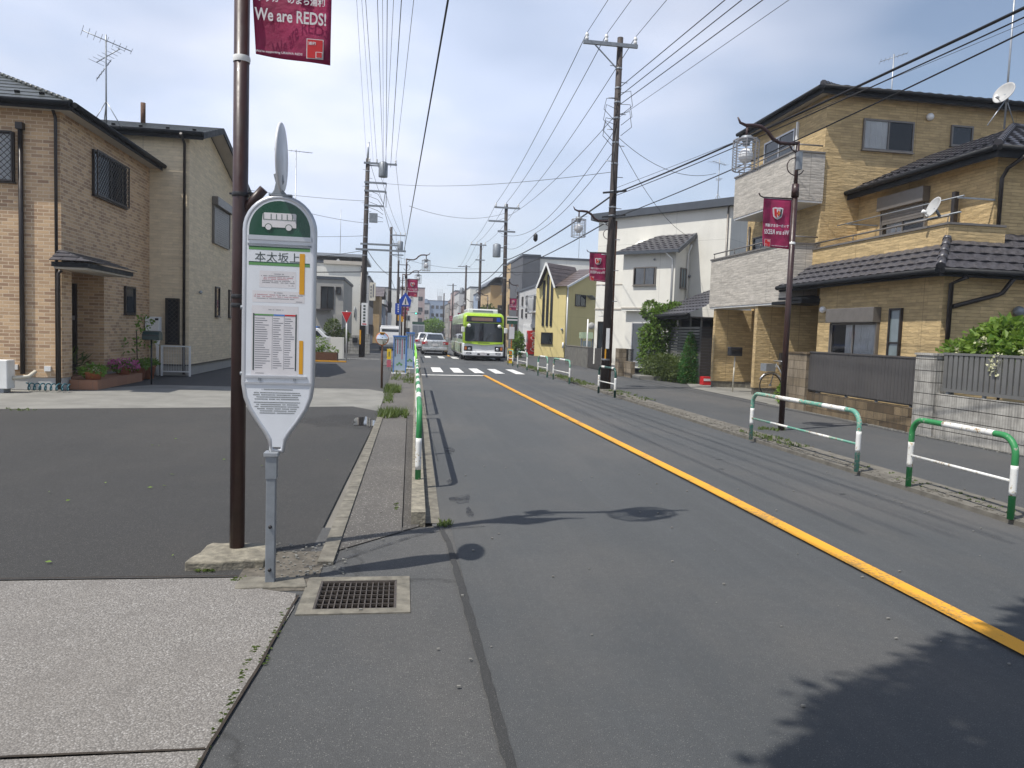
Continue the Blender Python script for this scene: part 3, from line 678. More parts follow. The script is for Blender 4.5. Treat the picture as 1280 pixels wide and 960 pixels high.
# ------------------------------------------------------------------ building helpers
class Face:
    """a vertical wall plane: origin at its foot, t along it, n outwards"""
    def __init__(s, O, t, n): s.O=Vector(O); s.t=Vector(t).normalized(); s.n=Vector(n).normalized()
    def p(s, u, z, d=0): q = s.O + s.t*u + s.n*d; return Vector((q.x,q.y,s.O.z+z))
    def box(s, mb, u0,u1,z0,z1,d0,d1):
        return mb.fbox(s.p(u0,z0,d0), s.t*(u1-u0), s.n*(d1-d0), (0,0,z1-z0))
def FX(x, sign): return Face((x,0,0),(0,1,0),(sign,0,0))        # plane X = x, u = world Y
def FY(y, sign=-1): return Face((0,y,0),(1,0,0),(0,sign,0))     # plane Y = y, u = world X
def window(par, F, u0,u1,z0,z1, frame='greyframe', glass='glass', mull=(.5,), cross=(), fw=.045, d=.06, lattice=False, shutter=0, sill=True, curtain=False, label=None, name='window'):
    m = MB()
    F.box(m,u0,u0+fw,z0,z1,.001,d); F.box(m,u1-fw,u1,z0,z1,.001,d); F.box(m,u0+fw,u1-fw,z0,z0+fw,.001,d); F.box(m,u0+fw,u1-fw,z1-fw,z1,.001,d)
    for k in mull: c = u0+(u1-u0)*k; F.box(m,c-fw*.45,c+fw*.45,z0+fw,z1-fw,.004,d-.006)
    for k in cross: c = z0+(z1-z0)*k; F.box(m,u0+fw,u1-fw,c-fw*.4,c+fw*.4,.004,d-.010)
    w = obj(name, m, M[frame], par, label=label)
    g = MB(); pd = .030 if not curtain else d-.016
    (g.poly([F.p(u0+fw*.5,z0+fw*.5,pd),F.p(u1-fw*.5,z0+fw*.5,pd),F.p(u1-fw*.5,z1-fw*.5,pd),F.p(u0+fw*.5,z1-fw*.5,pd)][::(1 if F.t.cross(Vector((0,0,1))).dot(F.n) > 0 else -1)]) if curtain else F.box(g,u0+fw*.5,u1-fw*.5,z0+fw*.5,z1-fw*.5,pd-.012,pd)); obj('pane', g, M['glassee' if curtain else glass], w)
    if curtain:
        b = MB(); F.box(b,u0+fw*.5,u1-fw*.5,z0+fw*.5,z1-fw*.5,.002,.008); obj('backing', b, M['black'], w)
        c = MB(); n = 60; f0,f1 = curtain if isinstance(curtain,tuple) else (.28,.97); a0,a1 = u0+(u1-u0)*f0, u0+(u1-u0)*f1
        for i in range(n):
            ua,ub = a0+(a1-a0)*i/n, a0+(a1-a0)*(i+1)/n; da,db = .018+.007*math.sin(i*1.5)*math.sin(i*.23+1), .018+.007*math.sin((i+1)*1.5)*math.sin((i+1)*.23+1)
            c.poly([F.p(ua,z0+fw,da),F.p(ub,z0+fw,db),F.p(ub,z1-fw,db),F.p(ua,z1-fw,da)], True)
        obj('curtain', c, M['curtain'], w)
    if sill:
        s = MB(); F.box(s,u0-.02,u1+.02,z0-.03,z0-.002,.001,d+.03); obj('sill', s, M[frame], w)
    if shutter:
        s = MB(); F.box(s,u0-.05,u1+.05,z1+.002,z1+shutter,.001,.2); F.box(s,u0-.035,u0-.003,z0,z1,.001,.09); F.box(s,u1+.003,u1+.035,z0,z1,.001,.09)
        obj('shutter_box', s, M[frame], w, bevel=.012)
    if lattice:
        s = MB(); W,H = u1-u0, z1-z0; n = int((W+H)/.13)
        F.box(s,u0,u0+.025,z0,z1,d+.05,d+.08); F.box(s,u1-.025,u1,z0,z1,d+.05,d+.08); F.box(s,u0+.025,u1-.025,z0,z0+.025,d+.05,d+.08); F.box(s,u0+.025,u1-.025,z1-.025,z1,d+.05,d+.08)
        for i in range(1,n):
            q = i*.13*1.0
            a = (max(0,q-H), min(q,H)); b = (min(q,W), max(0,q-W))
            s.bar(F.p(u0+a[0],z0+a[1],d+.06),F.p(u0+b[0],z0+b[1],d+.06),.012,.008,up=F.n)
            s.bar(F.p(u0+a[0],z1-a[1],d+.07),F.p(u0+b[0],z1-b[1],d+.07),.012,.008,up=F.n)
        obj('lattice', s, M[frame], w)
    return w
def roof_slope(par, A, B, C, D, n, mat, t=.018, name='roof_slope', guard=0, wave=0):
    """stepped tile courses; A-B is the eave, D-C the top edge (D above A)"""
    A,B,C,D = map(Vector,(A,B,C,D)); up = Vector((0,0,1)); m = MB()
    nrm = (B-A).cross(D-A).normalized()
    if nrm.z < 0: nrm = -nrm
    for i in range(n):
        f0,f1 = i/n,(i+1)/n; a,b = A.lerp(D,f0),B.lerp(C,f0); c,d = B.lerp(C,f1),A.lerp(D,f1)
        if wave:
            k = max(4,int((b-a).length/.05)); ph = (i%2)*.15; e = (B-A).normalized()
            def q(p,lo): s_ = (p-A).dot(e); w_ = .5+.5*math.sin(2*PI*(s_+ph)/.30); w_ = w_**.7; return p+nrm*((t if lo else 0)+.004+wave*w_)
            for j in range(k):
                p0,p1,p2_,p3_ = a.lerp(b,j/k),a.lerp(b,(j+1)/k),d.lerp(c,(j+1)/k),d.lerp(c,j/k)
                m.poly([q(p0,1),q(p1,1),q(p2_,0),q(p3_,0)],True); m.poly([p0+nrm*.004,p1+nrm*.004,q(p1,1),q(p0,1)])
            continue
        m.poly([a+nrm*(t+.004),b+nrm*(t+.004),c+nrm*.004,d+nrm*.004]); m.poly([a+nrm*.004,b+nrm*.004,b+nrm*(t+.004),a+nrm*(t+.004)])
        m.poly([a+nrm*.004,a+nrm*(t+.004),d+nrm*.004]); m.poly([b+nrm*.004,c+nrm*.004,b+nrm*(t+.004)])
    o = obj(name, m, M[mat], par)
    if guard:
        for k in range(guard):
            f = (k+.5)/guard; p = A.lerp(B,f).lerp(D.lerp(C,f),1.5/n)+nrm*.01; e = (B-A).normalized()
            s = MB().fbox(p-e*.05,e*.10,(D-A).normalized()*.03,nrm*.055); obj('snow_guard', s, M['gutter'], o)
    return o
def ridge(par, P, Q, r=.07, name='ridge_cap', mat='roofb'):
    m = MB(); P,Q = Vector(P),Vector(Q); n = max(2,int((Q-P).length/.28))
    for i in range(n): m.cyl(P.lerp(Q,i/n)+Vector((0,0,.02)), P.lerp(Q,(i+1.08)/n)+Vector((0,0,.02)), r, r*.84, 8)
    return obj(name, m, M[mat], par)
def eave_set(par, pts, h=.16, mat='gutter', gut=True):
    """fascia boards and a gutter along the eave polyline"""
    for a,b in zip(pts,pts[1:]):
        a,b = Vector(a),Vector(b); m = MB(); m.bar(a-Vector((0,0,h/2+.005)), b-Vector((0,0,h/2+.005)), .03, h); obj('fascia', m, M[mat], par)
        if gut:
            s = (b-a).cross(Vector((0,0,1))).normalized()*GS; g_ = MB().tube([a+s*.07-Vector((0,0,.045)), b+s*.07-Vector((0,0,.045))], .06, 8); obj('gutter', g_, M['gutter'], par)
GS = 1
def pipe(par, pts, r=.035, mat='darkframe', name='downpipe', n=8): return obj(name, MB().tube(pts, r, n), M[mat], par)
def part(name, par, mat, *boxes, **k):
    m = MB()
    for b in boxes: m.box(*b)
    return obj(name, m, M[mat], par, **k)

# ------------------------------------------------------------------ brick tile house (left)
h = thing('brick_house', 'brick tiled two storey house with dark lattice windows at the left edge', 'house', (-7.4,17.4,0))
m = MB().prism([(-14,17.4,.28),(-7.4,17.4,.28),(-7.4,17.9,.28),(-9.0,17.9,.28),(-9.0,19.7,.28),(-7.4,19.7,.28),(-7.4,24.35,.28),(-14,24.35,.28)],(0,0,2.42)); m.box(-14,17.4,2.70,-7.4,24.35,6.02)
obj('wall', m, M['tile'], h)
part('foundation', h, 'rgrey', (-13.98,17.42,0,-7.42,17.88,.279),(-13.98,19.72,0,-7.42,24.33,.279))
part('soffit', h, 'soffit', (-14.5,17.08,6.0,-7.07,24.68,6.03))
e = 6.12; xa,xb,ya,yb = -14.5,-7.05,17.06,24.7; ym = (ya+yb)/2; rz_ = e+(yb-ya)/2*.46; hr = (yb-ya)/2
roof_slope(h,(xa,ya,e),(xb,ya,e),(xb-hr,ym,rz_),(xa,ym,rz_),10,'roofg',.012,guard=14)
roof_slope(h,(xb,ya,e),(xb,yb,e),(xb-hr,ym,rz_),(xb-hr,ym,rz_),10,'roofg',.012)
roof_slope(h,(xb,yb,e),(xa,yb,e),(xa,ym,rz_),(xb-hr,ym,rz_),10,'roofg',.012)
ridge(h,(xb,ya,e),(xb-hr,ym,rz_),.05,mat='roofg'); eave_set(h,[(xa,ya,e),(xb,ya,e),(xb,yb,e)])
F = FY(17.4); G_ = FX(-7.4,1)
window(h,F,-9.3,-8.3,4.45,5.5,'darkframe','glassb',lattice=True,curtain=(.03,.97))
window(h,G_,19.0,21.05,4.54,5.6,'darkframe','glass',lattice=True)
window(h,G_,21.0,21.75,1.76,2.5,'darkframe','glass',mull=(),lattice=False)
pipe(h,[(-7.52,17.30,6.05),(-7.47,17.33,5.85),(-7.47,17.33,.05)]); pipe(h,[(-8.17,17.34,5.62),(-8.17,17.34,.35)],.05)
pipe(h,[(-7.36,17.3,2.62),(-7.42,17.3,2.55),(-7.42,17.3,.03)],.04)
part('pipe_collar', h, 'darkframe', (-8.24,17.27,5.56,-8.10,17.40,5.70))
d = part('door', h, 'darkframe', (-8.92,19.64,.30,-8.02,19.697,2.45)); pipe(d,[(-8.12,19.60,.95),(-8.12,19.57,1.0),(-8.12,19.57,1.5),(-8.12,19.60,1.55)],.014,'gold','handle'); part('letter_slot', d, 'steel', (-8.2,19.625,1.55,-8.05,19.642,1.66))
part('vent_cap', h, 'whitep', (-7.75,17.36,.42,-7.62,17.398,.53)); part('vent_cap', h, 'whitep', (-8.40,17.36,.44,-8.28,17.398,.55))
# canopy over the entrance
ca = obj('canopy', MB().prism([(-7.41,16.95,2.68),(-6.68,16.95,2.68),(-6.68,19.6,2.68),(-7.41,19.6,2.68)],(0,0,.10)), M['gutter'], h)
roof_slope(ca,(-6.62,16.88,2.80),(-6.62,19.68,2.80),(-7.40,19.55,3.06),(-7.40,17.3,3.06),4,'roofb'); roof_slope(ca,(-7.42,16.88,2.80),(-6.62,16.88,2.80),(-7.38,17.3,3.06),(-7.40,17.3,3.06),3,'roofb')
part('soffit', ca, 'soffit', (-7.38,17.0,2.64,-6.72,19.55,2.678))
st = thing('entrance_step', 'low terracotta tiled step at the brick house door', 'step', (-7.0,17.7,0))
part('step_block', st, 'steptile', (-8.95,17.92,0,-7.39,19.66,.27),(-7.388,17.72,0,-6.80,20.6,.22))
# ------------------------------------------------------------------ cream house behind it
h = thing('cream_house', 'cream sided two storey house with a shuttered gable window, behind the brick tiled house', 'house', (-6.3,23,0))
m = MB().prism([(-6.3,23,.3),(-6.3,31.5,.3),(-6.3,31.5,5.9),(-6.3,25.1,7.62),(-6.3,23,7.0)],(-7.5,0,0)); obj('wall', m, M['creamsid'], h)
part('foundation', h, 'rstone', (-13.7,23.03,0,-6.33,31.4,.299)); part('plinth_band', h, 'darkframe', (-13.7,22.98,.30,-6.28,23.0,.34),(-6.298,22.98,.30,-6.28,31.4,.34))
ex = -5.85
roof_slope(h,(-14,22.75,7.05),(ex,22.75,7.05),(ex,25.1,7.80),(-14,25.1,7.80),8,'roofg',.012,guard=11)
roof_slope(h,(ex,31.9,5.93),(-14,31.9,5.93),(-14,25.1,7.80),(ex,25.1,7.80),12,'roofg',.012)
m = MB(); m.bar((ex,22.7,6.96),(ex,25.1,7.71),.04,.18); m.bar((ex,25.1,7.71),(ex,31.9,5.84),.04,.18); obj('bargeboard', m, M['gutter'], h)
m = MB().prism([(-6.3,22.78,6.96),(-5.87,22.78,6.96),(-5.87,25.1,7.68),(-6.3,25.1,7.68)],(0,0,.02)).prism([(-6.3,25.1,7.68),(-5.87,25.1,7.68),(-5.87,31.9,5.83),(-6.3,31.9,5.83)],(0,0,.02)); obj('soffit', m, M['soffit'], h)
eave_set(h,[(-14,22.73,7.05),(ex,22.73,7.05)],.2)
G_ = FX(-6.3,1); F = FY(23)
pipe(h,[(-6.42,22.55,6.95),(-6.42,22.93,6.75),(-6.42,22.93,.05)],.04)
window(h,G_,25.6,27.75,4.25,5.45,'greyframe','glassb',mull=(),shutter=.28)
sh = MB()
for i in range(16): G_.box(sh,25.65,27.70,4.3+i*.07,4.3+i*.07+.062,.04,.07)
obj('shutter', sh, M['greyframe'], h)
for u in (26.0,27.9,29.6): window(h,G_,u,u+.52,1.82,2.82,'darkframe','glass',mull=())
window(h,F,-6.92,-6.55,.95,2.28,'darkframe','glass',mull=(),lattice=True)
pipe(h,[(-6.26,24.0,2.55),(-6.2,24.0,2.5)],.05,'steel','vent_hood'); pipe(h,[(-8.2,24.9,7.6),(-8.2,24.9,8.35)],.075,'rust','flue')
# ------------------------------------------------------------------ tan stone-sided house (right)
h = thing('tan_house', 'three storey tan stone sided house with pale grey balconies and black tiled roofs', 'house', (10.4,13.1,0))
W1 = FX(10.4,-1); W2 = FX(12.1,-1); W3 = FX(11.0,-1); Y1 = FY(13.1); Y2 = FY(13.95); Y3 = FY(18.66)
part('ground_floor_wall', h, 'tan', (10.4,13.1,.25,17.5,17.45,3.03),(11.3,17.45,.25,17.5,18.66,3.02)); part('foundation', h, 'conc', (10.43,13.13,0,17.4,17.42,.249),(11.33,17.42,0,17.4,23.3,.249))
part('upper_wall', h, 'tan', (12.1,13.95,3.04,17.4,18.655,5.62))
part('tower_wall', h, 'tan', (11.0,18.66,2.78,17.4,22.95,8.22),(11.5,18.662,.25,17.4,23.4,2.778))
part('partition', h, 'tan', (10.16,23.15,.26,11.5,23.32,2.63)); part('partition', h, 'tan', (10.16,20.25,.26,11.5,20.42,2.63)); part('partition', h, 'tan', (10.30,18.69,.26,11.5,18.82,2.63)); part('plinth', h, 'conc', (10.18,23.17,.05,11.49,23.30,.259)); part('plinth', h, 'conc', (10.18,20.27,.05,11.49,20.40,.259)); part('plinth', h, 'conc', (10.32,18.71,.05,11.49,18.80,.259))
# balconies
b = part('lower_balcony', h, 'greysid', (10.10,18.58,2.70,10.22,23.6,4.24),(10.222,18.58,2.70,10.998,18.70,4.24),(10.222,23.48,2.70,10.998,23.6,4.24)); part('floor_slab', b, 'whitep', (10.12,18.60,2.645,10.998,23.58,2.698)); part('coping', b, 'greyframe', (10.07,18.55,4.242,10.25,23.63,4.29),(10.252,18.55,4.242,10.99,18.73,4.29))
m = MB().tube([(10.95,18.64,4.46),(10.16,18.64,4.46),(10.16,23.55,4.46)],.022,6)
for y in (18.64,20.3,22,23.5): m.cyl((10.16,y,4.29),(10.16,y,4.46),.012,None,6)
obj('handrail', m, M['greyframe'], b)
b = part('upper_balcony', h, 'greysid', (10.12,18.60,5.42,10.24,22.15,6.66),(10.242,18.60,5.42,10.998,18.72,6.66),(10.242,22.03,5.42,10.998,22.15,6.66)); part('floor_slab', b, 'whitep', (10.14,18.62,5.365,10.998,22.13,5.418)); part('coping', b, 'greyframe', (10.09,18.57,6.662,10.27,22.18,6.705),(10.272,18.57,6.662,10.99,18.75,6.705))
m = MB().tube([(10.95,18.66,6.88),(10.18,18.66,6.88),(10.18,22.1,6.88)],.022,6)
for y in (18.66,20.3,22): m.cyl((10.18,y,6.70),(10.18,y,6.88),.012,None,6)
obj('handrail', m, M['greyframe'], b)
b = part('tan_balcony', h, 'tan', (10.8,13.6,3.55,10.92,18.65,4.10),(10.922,13.6,3.55,12.098,13.72,4.10),(10.92,13.72,3.45,12.098,18.65,3.60)); part('coping', b, 'greyframe', (10.77,13.57,4.102,10.95,18.65,4.145),(10.952,13.57,4.102,12.09,13.75,4.145))
m = MB().tube([(10.86,13.66,4.29),(10.86,18.6,4.29)],.022,6)
for y in (13.7,15.3,16.9,18.5): m.cyl((10.86,y,4.14),(10.86,y,4.29),.012,None,6)
obj('handrail', m, M['greyframe'], b)
# roofs
roof_slope(h,(10.07,18.9,3.12),(10.07,12.80,3.12),(10.79,13.58,3.70),(10.79,18.6,3.70),4,'roofb',.03,wave=.022); roof_slope(h,(10.07,12.80,3.12),(17.8,12.80,3.12),(17.8,13.94,4.02),(11.1,13.94,4.02),5,'roofb',.03,wave=.022); roof_slope(h,(10.79,13.58,3.70),(10.79,13.58,3.70),(11.1,13.94,4.02),(11.1,13.94,4.02),1,'roofb')
ridge(h,(10.05,12.78,3.14),(11.12,13.96,4.05),.085); part('soffit', h, 'soffit', (10.09,12.82,3.02,10.5,18.8,3.038),(10.5,12.82,3.02,17.8,13.2,3.038)); eave_set(h,[(10.07,18.9,3.12),(10.07,12.80,3.12),(17.8,12.80,3.12)],.14)
sl = .46; rx = 14.6
roof_slope(h,(11.75,18.65,5.72),(11.75,13.57,5.72),(14.2,16.0,5.68+2.6*sl),(14.2,18.65,5.68+2.6*sl),10,'roofb',.025,guard=17,wave=.02); roof_slope(h,(11.75,13.57,5.72),(17.8,13.57,5.72),(17.8,16.0,5.68+2.6*sl),(14.2,16.0,5.68+2.6*sl),10,'roofb',.025,guard=18,wave=.02)
roof_slope(h,(17.8,18.65,5.9),(14.2,18.65,5.9),(14.2,16.0,5.68+2.6*sl),(17.8,16.0,5.68+2.6*sl),6,'roofb',.02)
ridge(h,(11.73,13.55,5.74),(14.2,16.0,5.71+2.6*sl),.085); ridge(h,(14.2,16.0,5.71+2.6*sl),(17.8,16.0,5.71+2.6*sl),.085)
part('soffit', h, 'soffit', (11.77,13.59,5.60,12.3,18.65,5.64),(12.3,13.59,5.60,17.8,14.1,5.64)); eave_set(h,[(11.75,18.65,5.72),(11.75,13.57,5.72),(17.8,13.57,5.72)],.22)
roof_slope(h,(10.68,23.25,8.36),(10.68,18.38,8.36),(13.2,20.8,9.02),(13.2,20.85,9.02),10,'roofb',.03,wave=.022); roof_slope(h,(10.68,18.38,8.36),(17.9,18.38,8.36),(17.9,20.8,9.02),(13.2,20.8,9.02),10,'roofb',.03,guard=16,wave=.02); roof_slope(h,(17.9,23.25,8.36),(10.68,23.25,8.36),(13.2,20.85,9.02),(17.9,20.85,9.02),8,'roofb',.03,wave=.022)
ridge(h,(10.68,18.38,8.39),(13.2,20.8,9.05),.085); part('soffit', h, 'soffit', (10.70,18.40,8.24,17.9,23.2,8.265)); eave_set(h,[(10.68,23.25,8.36),(10.68,18.38,8.36),(17.9,18.38,8.36)],.2)
# windows and fittings
window(h,W1,15.0,16.75,.72,2.12,'greyframe','glass',shutter=.34,curtain=(.03,.68)); window(h,W1,14.22,14.62,1.0,2.42,'darkframe','glassb',mull=(),cross=(.48,)); window(h,W2,15.95,17.55,4.2,5.02,'greyframe','glassb',shutter=.36,curtain=(.5,.9))
s = MB()
for i in range(5): W2.box(s,15.99,17.51,5.02-.07*(i+1)+.006,5.02-.07*i,.062,.085)
obj('shutter', s, M['greyframe'], h)
window(h,Y3,12.06,13.55,6.86,7.68,'greyframe','glassb',curtain=(.03,.5)); window(h,Y3,14.67,15.33,7.14,7.7,'greyframe','glass',mull=())
window(h,W3,20.2,22.0,5.9,7.75,'alum','glass'); window(h,W3,20.4,22.4,3.0,4.9,'darkframe','glass')
d = part('door', h, 'darkframe', (11.24,17.55,.30,11.298,18.5,2.35)); m = MB()
for i in range(7): m.box(11.215,17.62+.12*i,.40,11.238,17.66+.12*i,2.25)
obj('door_slat', m, M['greyframe'], d)
for (x,y,z) in ((10.33,17.15,2.46),): obj('wall_light', MB().ball((x,y,z),.085,12), M['globe'], h)
obj('wall_light', MB().ball((13.97,18.58,7.85),.10,12), M['whitep'], h); obj('wall_light', MB().ball((12.02,13.02,2.38),.11,12), M['dsteel'], h)
pipe(h,[(12.3,13.42,5.55),(12.22,13.80,5.35),(12.16,13.87,5.15),(12.16,13.87,3.95)],.04); pipe(h,[(12.3,12.9,3.5),(11.7,12.62,3.22)],.04,'fascia')
pipe(h,[(10.62,12.75,2.98),(10.50,13.02,2.86),(10.50,13.02,.1)],.045); pipe(h,[(11.65,12.8,3.0),(11.6,13.0,2.72),(11.5,13.02,2.68),(10.56,13.02,2.42)],.045)
part('box_cover', h, 'black', (11.75,13.02,.9,12.8,13.098,1.7)); pipe(h,[(10.95,22.7,5.3),(10.95,22.7,2.8)],.035)
m = MB().box(9.9,17.42,2.62,10.85,18.95,2.70); m.prism([(9.88,17.40,2.70),(10.85,17.40,2.70),(10.85,18.56,2.86),(9.88,18.56,2.74)],(0,0,.05)); obj('porch_canopy', m, M['gutter'], h)
part('meter_box', h, 'greyframe', (10.9,20.13,.95,11.3,20.245,1.3)); part('pipe_cover', h, 'whitep', (10.94,20.05,6.7,10.997,20.12,7.9))
# laundry poles and brackets on the tan balcony
for y in (13.95,17.8): obj('pole_bracket', MB().bar((12.1,y,4.72),(11.25,y,4.72),.035), M['dsteel'], h)
obj('drying_pole', MB().cyl((11.35,13.9,4.76),(11.35,18.4,4.76),.015,None,8), M['dsteel'], h); obj('drying_pole', MB().cyl((11.3,13.9,4.42),(11.3,15.6,4.42),.02,None,8), M['dsteel'], h); part('pole_support', h, 'darkframe', (11.9,14.85,4.1,12.0,14.95,5.05))
# fence of the tan house: pillars, panels, slats
f = thing('garden_fence', 'grey panelled garden fence on a low brown block wall before the tan house', 'fence', (9.2,16.4,.045))
part('end_pillar', f, 'blockb', (9.10,15.64,.03,9.50,16.46,1.36), label='split block pillar at the far end'); part('pillar_cap', f, 'blockr', (9.08,15.62,1.362,9.52,16.48,1.40)); part('low_wall', f, 'blockr', (9.16,12.03,.03,9.30,15.638,.50))
m = MB(); y = 12.06
while y < 15.6: m.box(9.17,y,.56,9.195,y+.094,1.40); y += .1
m.box(9.196,12.06,.56,9.23,15.62,1.398); obj('panel', m, M['gpanel'], f); part('rail', f, 'gpanel', (9.155,12.04,1.401,9.24,15.62,1.43),(9.2,12.04,.53,9.235,15.62,.558))
m = MB(); [m.box(9.2,y,.49,9.24,y+.05,.56) for y in (12.2,13.2,14.2,15.3)]; obj('post_stub', m, M['dsteel'], f)
f = thing('garden_fence', 'grey slatted garden fence on a pale block wall under the hydrangea at the right edge', 'fence', (9.2,12,.045))
part('pillar', f, 'block', (9.10,11.50,.03,9.48,12.02,1.47)); part('pillar_cap', f, 'block', (9.08,11.48,1.472,9.50,12.04,1.51)); part('low_wall', f, 'block', (9.14,5.5,.03,9.29,11.498,.82))
m = MB(); y = 5.6
while y < 11.4: m.box(9.19,y,.92,9.215,y+.085,1.49); y += .115
obj('slat', m, M['slat'], f); part('rail', f, 'slat', (9.18,5.5,1.491,9.25,11.45,1.53),(9.18,5.5,.865,9.26,11.48,.918),(9.22,5.5,1.2,9.25,11.45,1.25))
m = MB(); [m.box(9.2,y,.82,9.24,y+.05,.866) for y in (6,7.5,9,10.5,11.3)]; obj('post_stub', m, M['dsteel'], f)
# ------------------------------------------------------------------ white house (turned to the road) with a tiled gable bay
TT = Vector((-.671,.741,0)); NN = Vector((-.741,-.671,0))
B0 = Vector((11.07,29.5,0)); B1 = B0 - NN*1.3
h = thing('white_house', 'white rendered house with slate eaves and a tiled bay, beyond the tan house', 'house', tuple(B1))
bay = Face(B0,TT,NN); main = Face(B1,TT,NN); side = Face(B0,-NN,-TT); mside = Face(B1+TT*-1.75,-NN,-TT)
m = MB().prism([main.p(-1.75,.3),main.p(4.7,.3),main.p(4.7,7.0),main.p(-1.75,7.14)], tuple(-NN*7)); obj('wall', m, M['rwhite'], h)
m = MB().prism([bay.p(0,2.75),bay.p(2.5,2.75),bay.p(2.5,5.28),bay.p(0,5.28)], tuple(-NN*1.298)); m.prism([bay.p(.25,.3,-.25),bay.p(2.4,.3,-.25),bay.p(2.4,2.748,-.25),bay.p(.25,2.748,-.25)],tuple(-NN*1.04))
m.prism([bay.p(0.003,5.28),bay.p(.003,5.28,-1.296),bay.p(.003,5.95,-1.296)],tuple(TT*2.49)); obj('bay_wall', m, M['rwhite'], h)
m = MB().prism([main.p(-2.0,7.14,.25),main.p(5.0,6.98,.25),main.p(5.0,7.28,.25),main.p(-2.0,7.46,.25)],tuple(-NN*7.6)); obj('roof', m, M['fascia'], h)
roof_slope(h,bay.p(2.75,5.26,.3),bay.p(-.25,5.26,.3),bay.p(-.25,6.1,-1.29),bay.p(1.5,6.1,-1.29),8,'roofb',.02,wave=.02)
m = MB().bar(bay.p(2.78,5.22,.3),bay.p(-.28,5.22,.3),.05,.13); m.bar(bay.p(-.26,5.2,.3),bay.p(-.26,6.06,-1.29),.05,.16); obj('eave_trim', m, M['fascia'], h)
window(h,bay,.88,1.95,3.84,4.62,'greyframe','glassb',curtain=(.1,.9)); window(h,side,.45,.95,3.75,4.6,'greyframe','glassb'); w = window(h,Face(B0-NN*.25,TT,NN),.55,2.05,.55,2.25,'alum','glass',curtain=(.4,.97)); window(h,main,3.7,4.5,.6,2.3,'darkframe','glass',mull=())
m = MB(); bay.box(m,-.01,2.51,2.85,2.9,.001,.03); main.box(m,2.55,4.72,2.86,2.91,.001,.03); main.box(m,2.55,4.72,4.0,4.04,.001,.02); obj('belt_course', m, M['soffit'], h)
pipe(h,[bay.p(.35,5.2,.3),bay.p(.12,4.9,.05),bay.p(.12,.4,.05)],.035,'whitep'); pipe(h,[side.p(1.0,5.6,.2),side.p(1.0,5.2,.05),side.p(1.0,2.7,.05)],.035,'whitep'); pipe(h,[main.p(-1.62,7.1,.05),main.p(-1.62,.4,.05)],.035,'greyframe')
obj('wall_vent', MB().ball(side.p(1.25,4.3,.04),.07,8), M['dsteel'], h); obj('wall_lamp', MB().ball(bay.p(.95,4.92,.08),.05,8), M['dsteel'], h); obj('wall_lamp', MB().ball(main.p(2.75,4.95,.08),.12,8), M['whitep'], h)
# lean-to porch roof between white house and tan house, with slat screens
h = thing('carport', 'dark tiled lean-to carport roof with grey slat screens between the white and the tan house', 'carport', (10,26.5,0))
roof_slope(h,(9.75,29.2,2.5),(9.75,24.35,2.5),(12.4,24.35,3.75),(12.4,28.0,3.75),9,'roofb',.025,wave=.02); eave_set(h,[(9.75,29.2,2.5),(9.75,24.35,2.5)],.16); part('soffit', h, 'dslat', (9.8,24.4,2.36,12.3,28.6,2.40)); part('back_wall', h, 'rdark', (12.2,24.4,.05,12.3,28.4,2.36)); part('back_wall', h, 'rdark', (10.9,28.3,.05,12.2,28.4,2.36))
m = MB(); z = .3
while z < 2.0: m.box(10.25,24.65,z,10.28,27.6,z+.075); z += .105
obj('screen', m, M['slat'], h); m = MB(); z = .3
while z < 2.05: m.box(10.30,24.56,z,12.1,24.59,z+.09); z += .105
obj('screen', m, M['dslat'], h); m = MB()
for y in (24.62,25.6,26.6,27.6): m.box(10.285,y,.05,10.34,y+.06,2.36)
m.box(12.1,24.595,.05,12.16,24.65,2.36); obj('post', m, M['slat'], h)
# low walls in front of the white house
f = thing('block_wall', 'low brown block garden wall and pillar in front of the white house', 'wall', (9,29,.03))
part('pillar', f, 'blockb', (8.45,28.3,.03,8.85,28.75,1.15)); part('low_wall', f, 'blockb', (8.7,27.4,.03,8.85,28.29,.66)); m = MB()
for k in range(9): m.box(8.76,27.45+.1*k,.66,8.78,27.47+.1*k,1.12)
m.box(8.75,27.4,1.12,8.79,28.3,1.15); obj('railing', m, M['black'], f); part('entry_step', f, 'conc2', (8.75,26.5,.03,9.6,27.38,.18))
f = thing('block_wall', 'dark stained concrete block wall left of the brown utility pole, before the yellow house', 'wall', (9,36,.03))
part('wall_run', f, 'concd', (8.95,35.2,.03,9.15,40.2,1.02)); part('coping', f, 'conc', (8.93,35.18,1.022,9.17,40.22,1.06))
f = thing('gate', 'dark brown folding gate with a pale post beside the stained block wall', 'gate', (8.9,33.2,.03)); part('gate_leaf', f, 'dslat', (8.92,32.4,.08,8.98,35.1,1.05)); part('gate_post', f, 'cream', (8.86,32.28,.03,8.96,32.38,1.12)); m = MB()
for z in (.4,.75): m.bar((8.91,32.4,z),(8.91,31.5,z),.04)
obj('gate_rail', m, M['cream'], f)
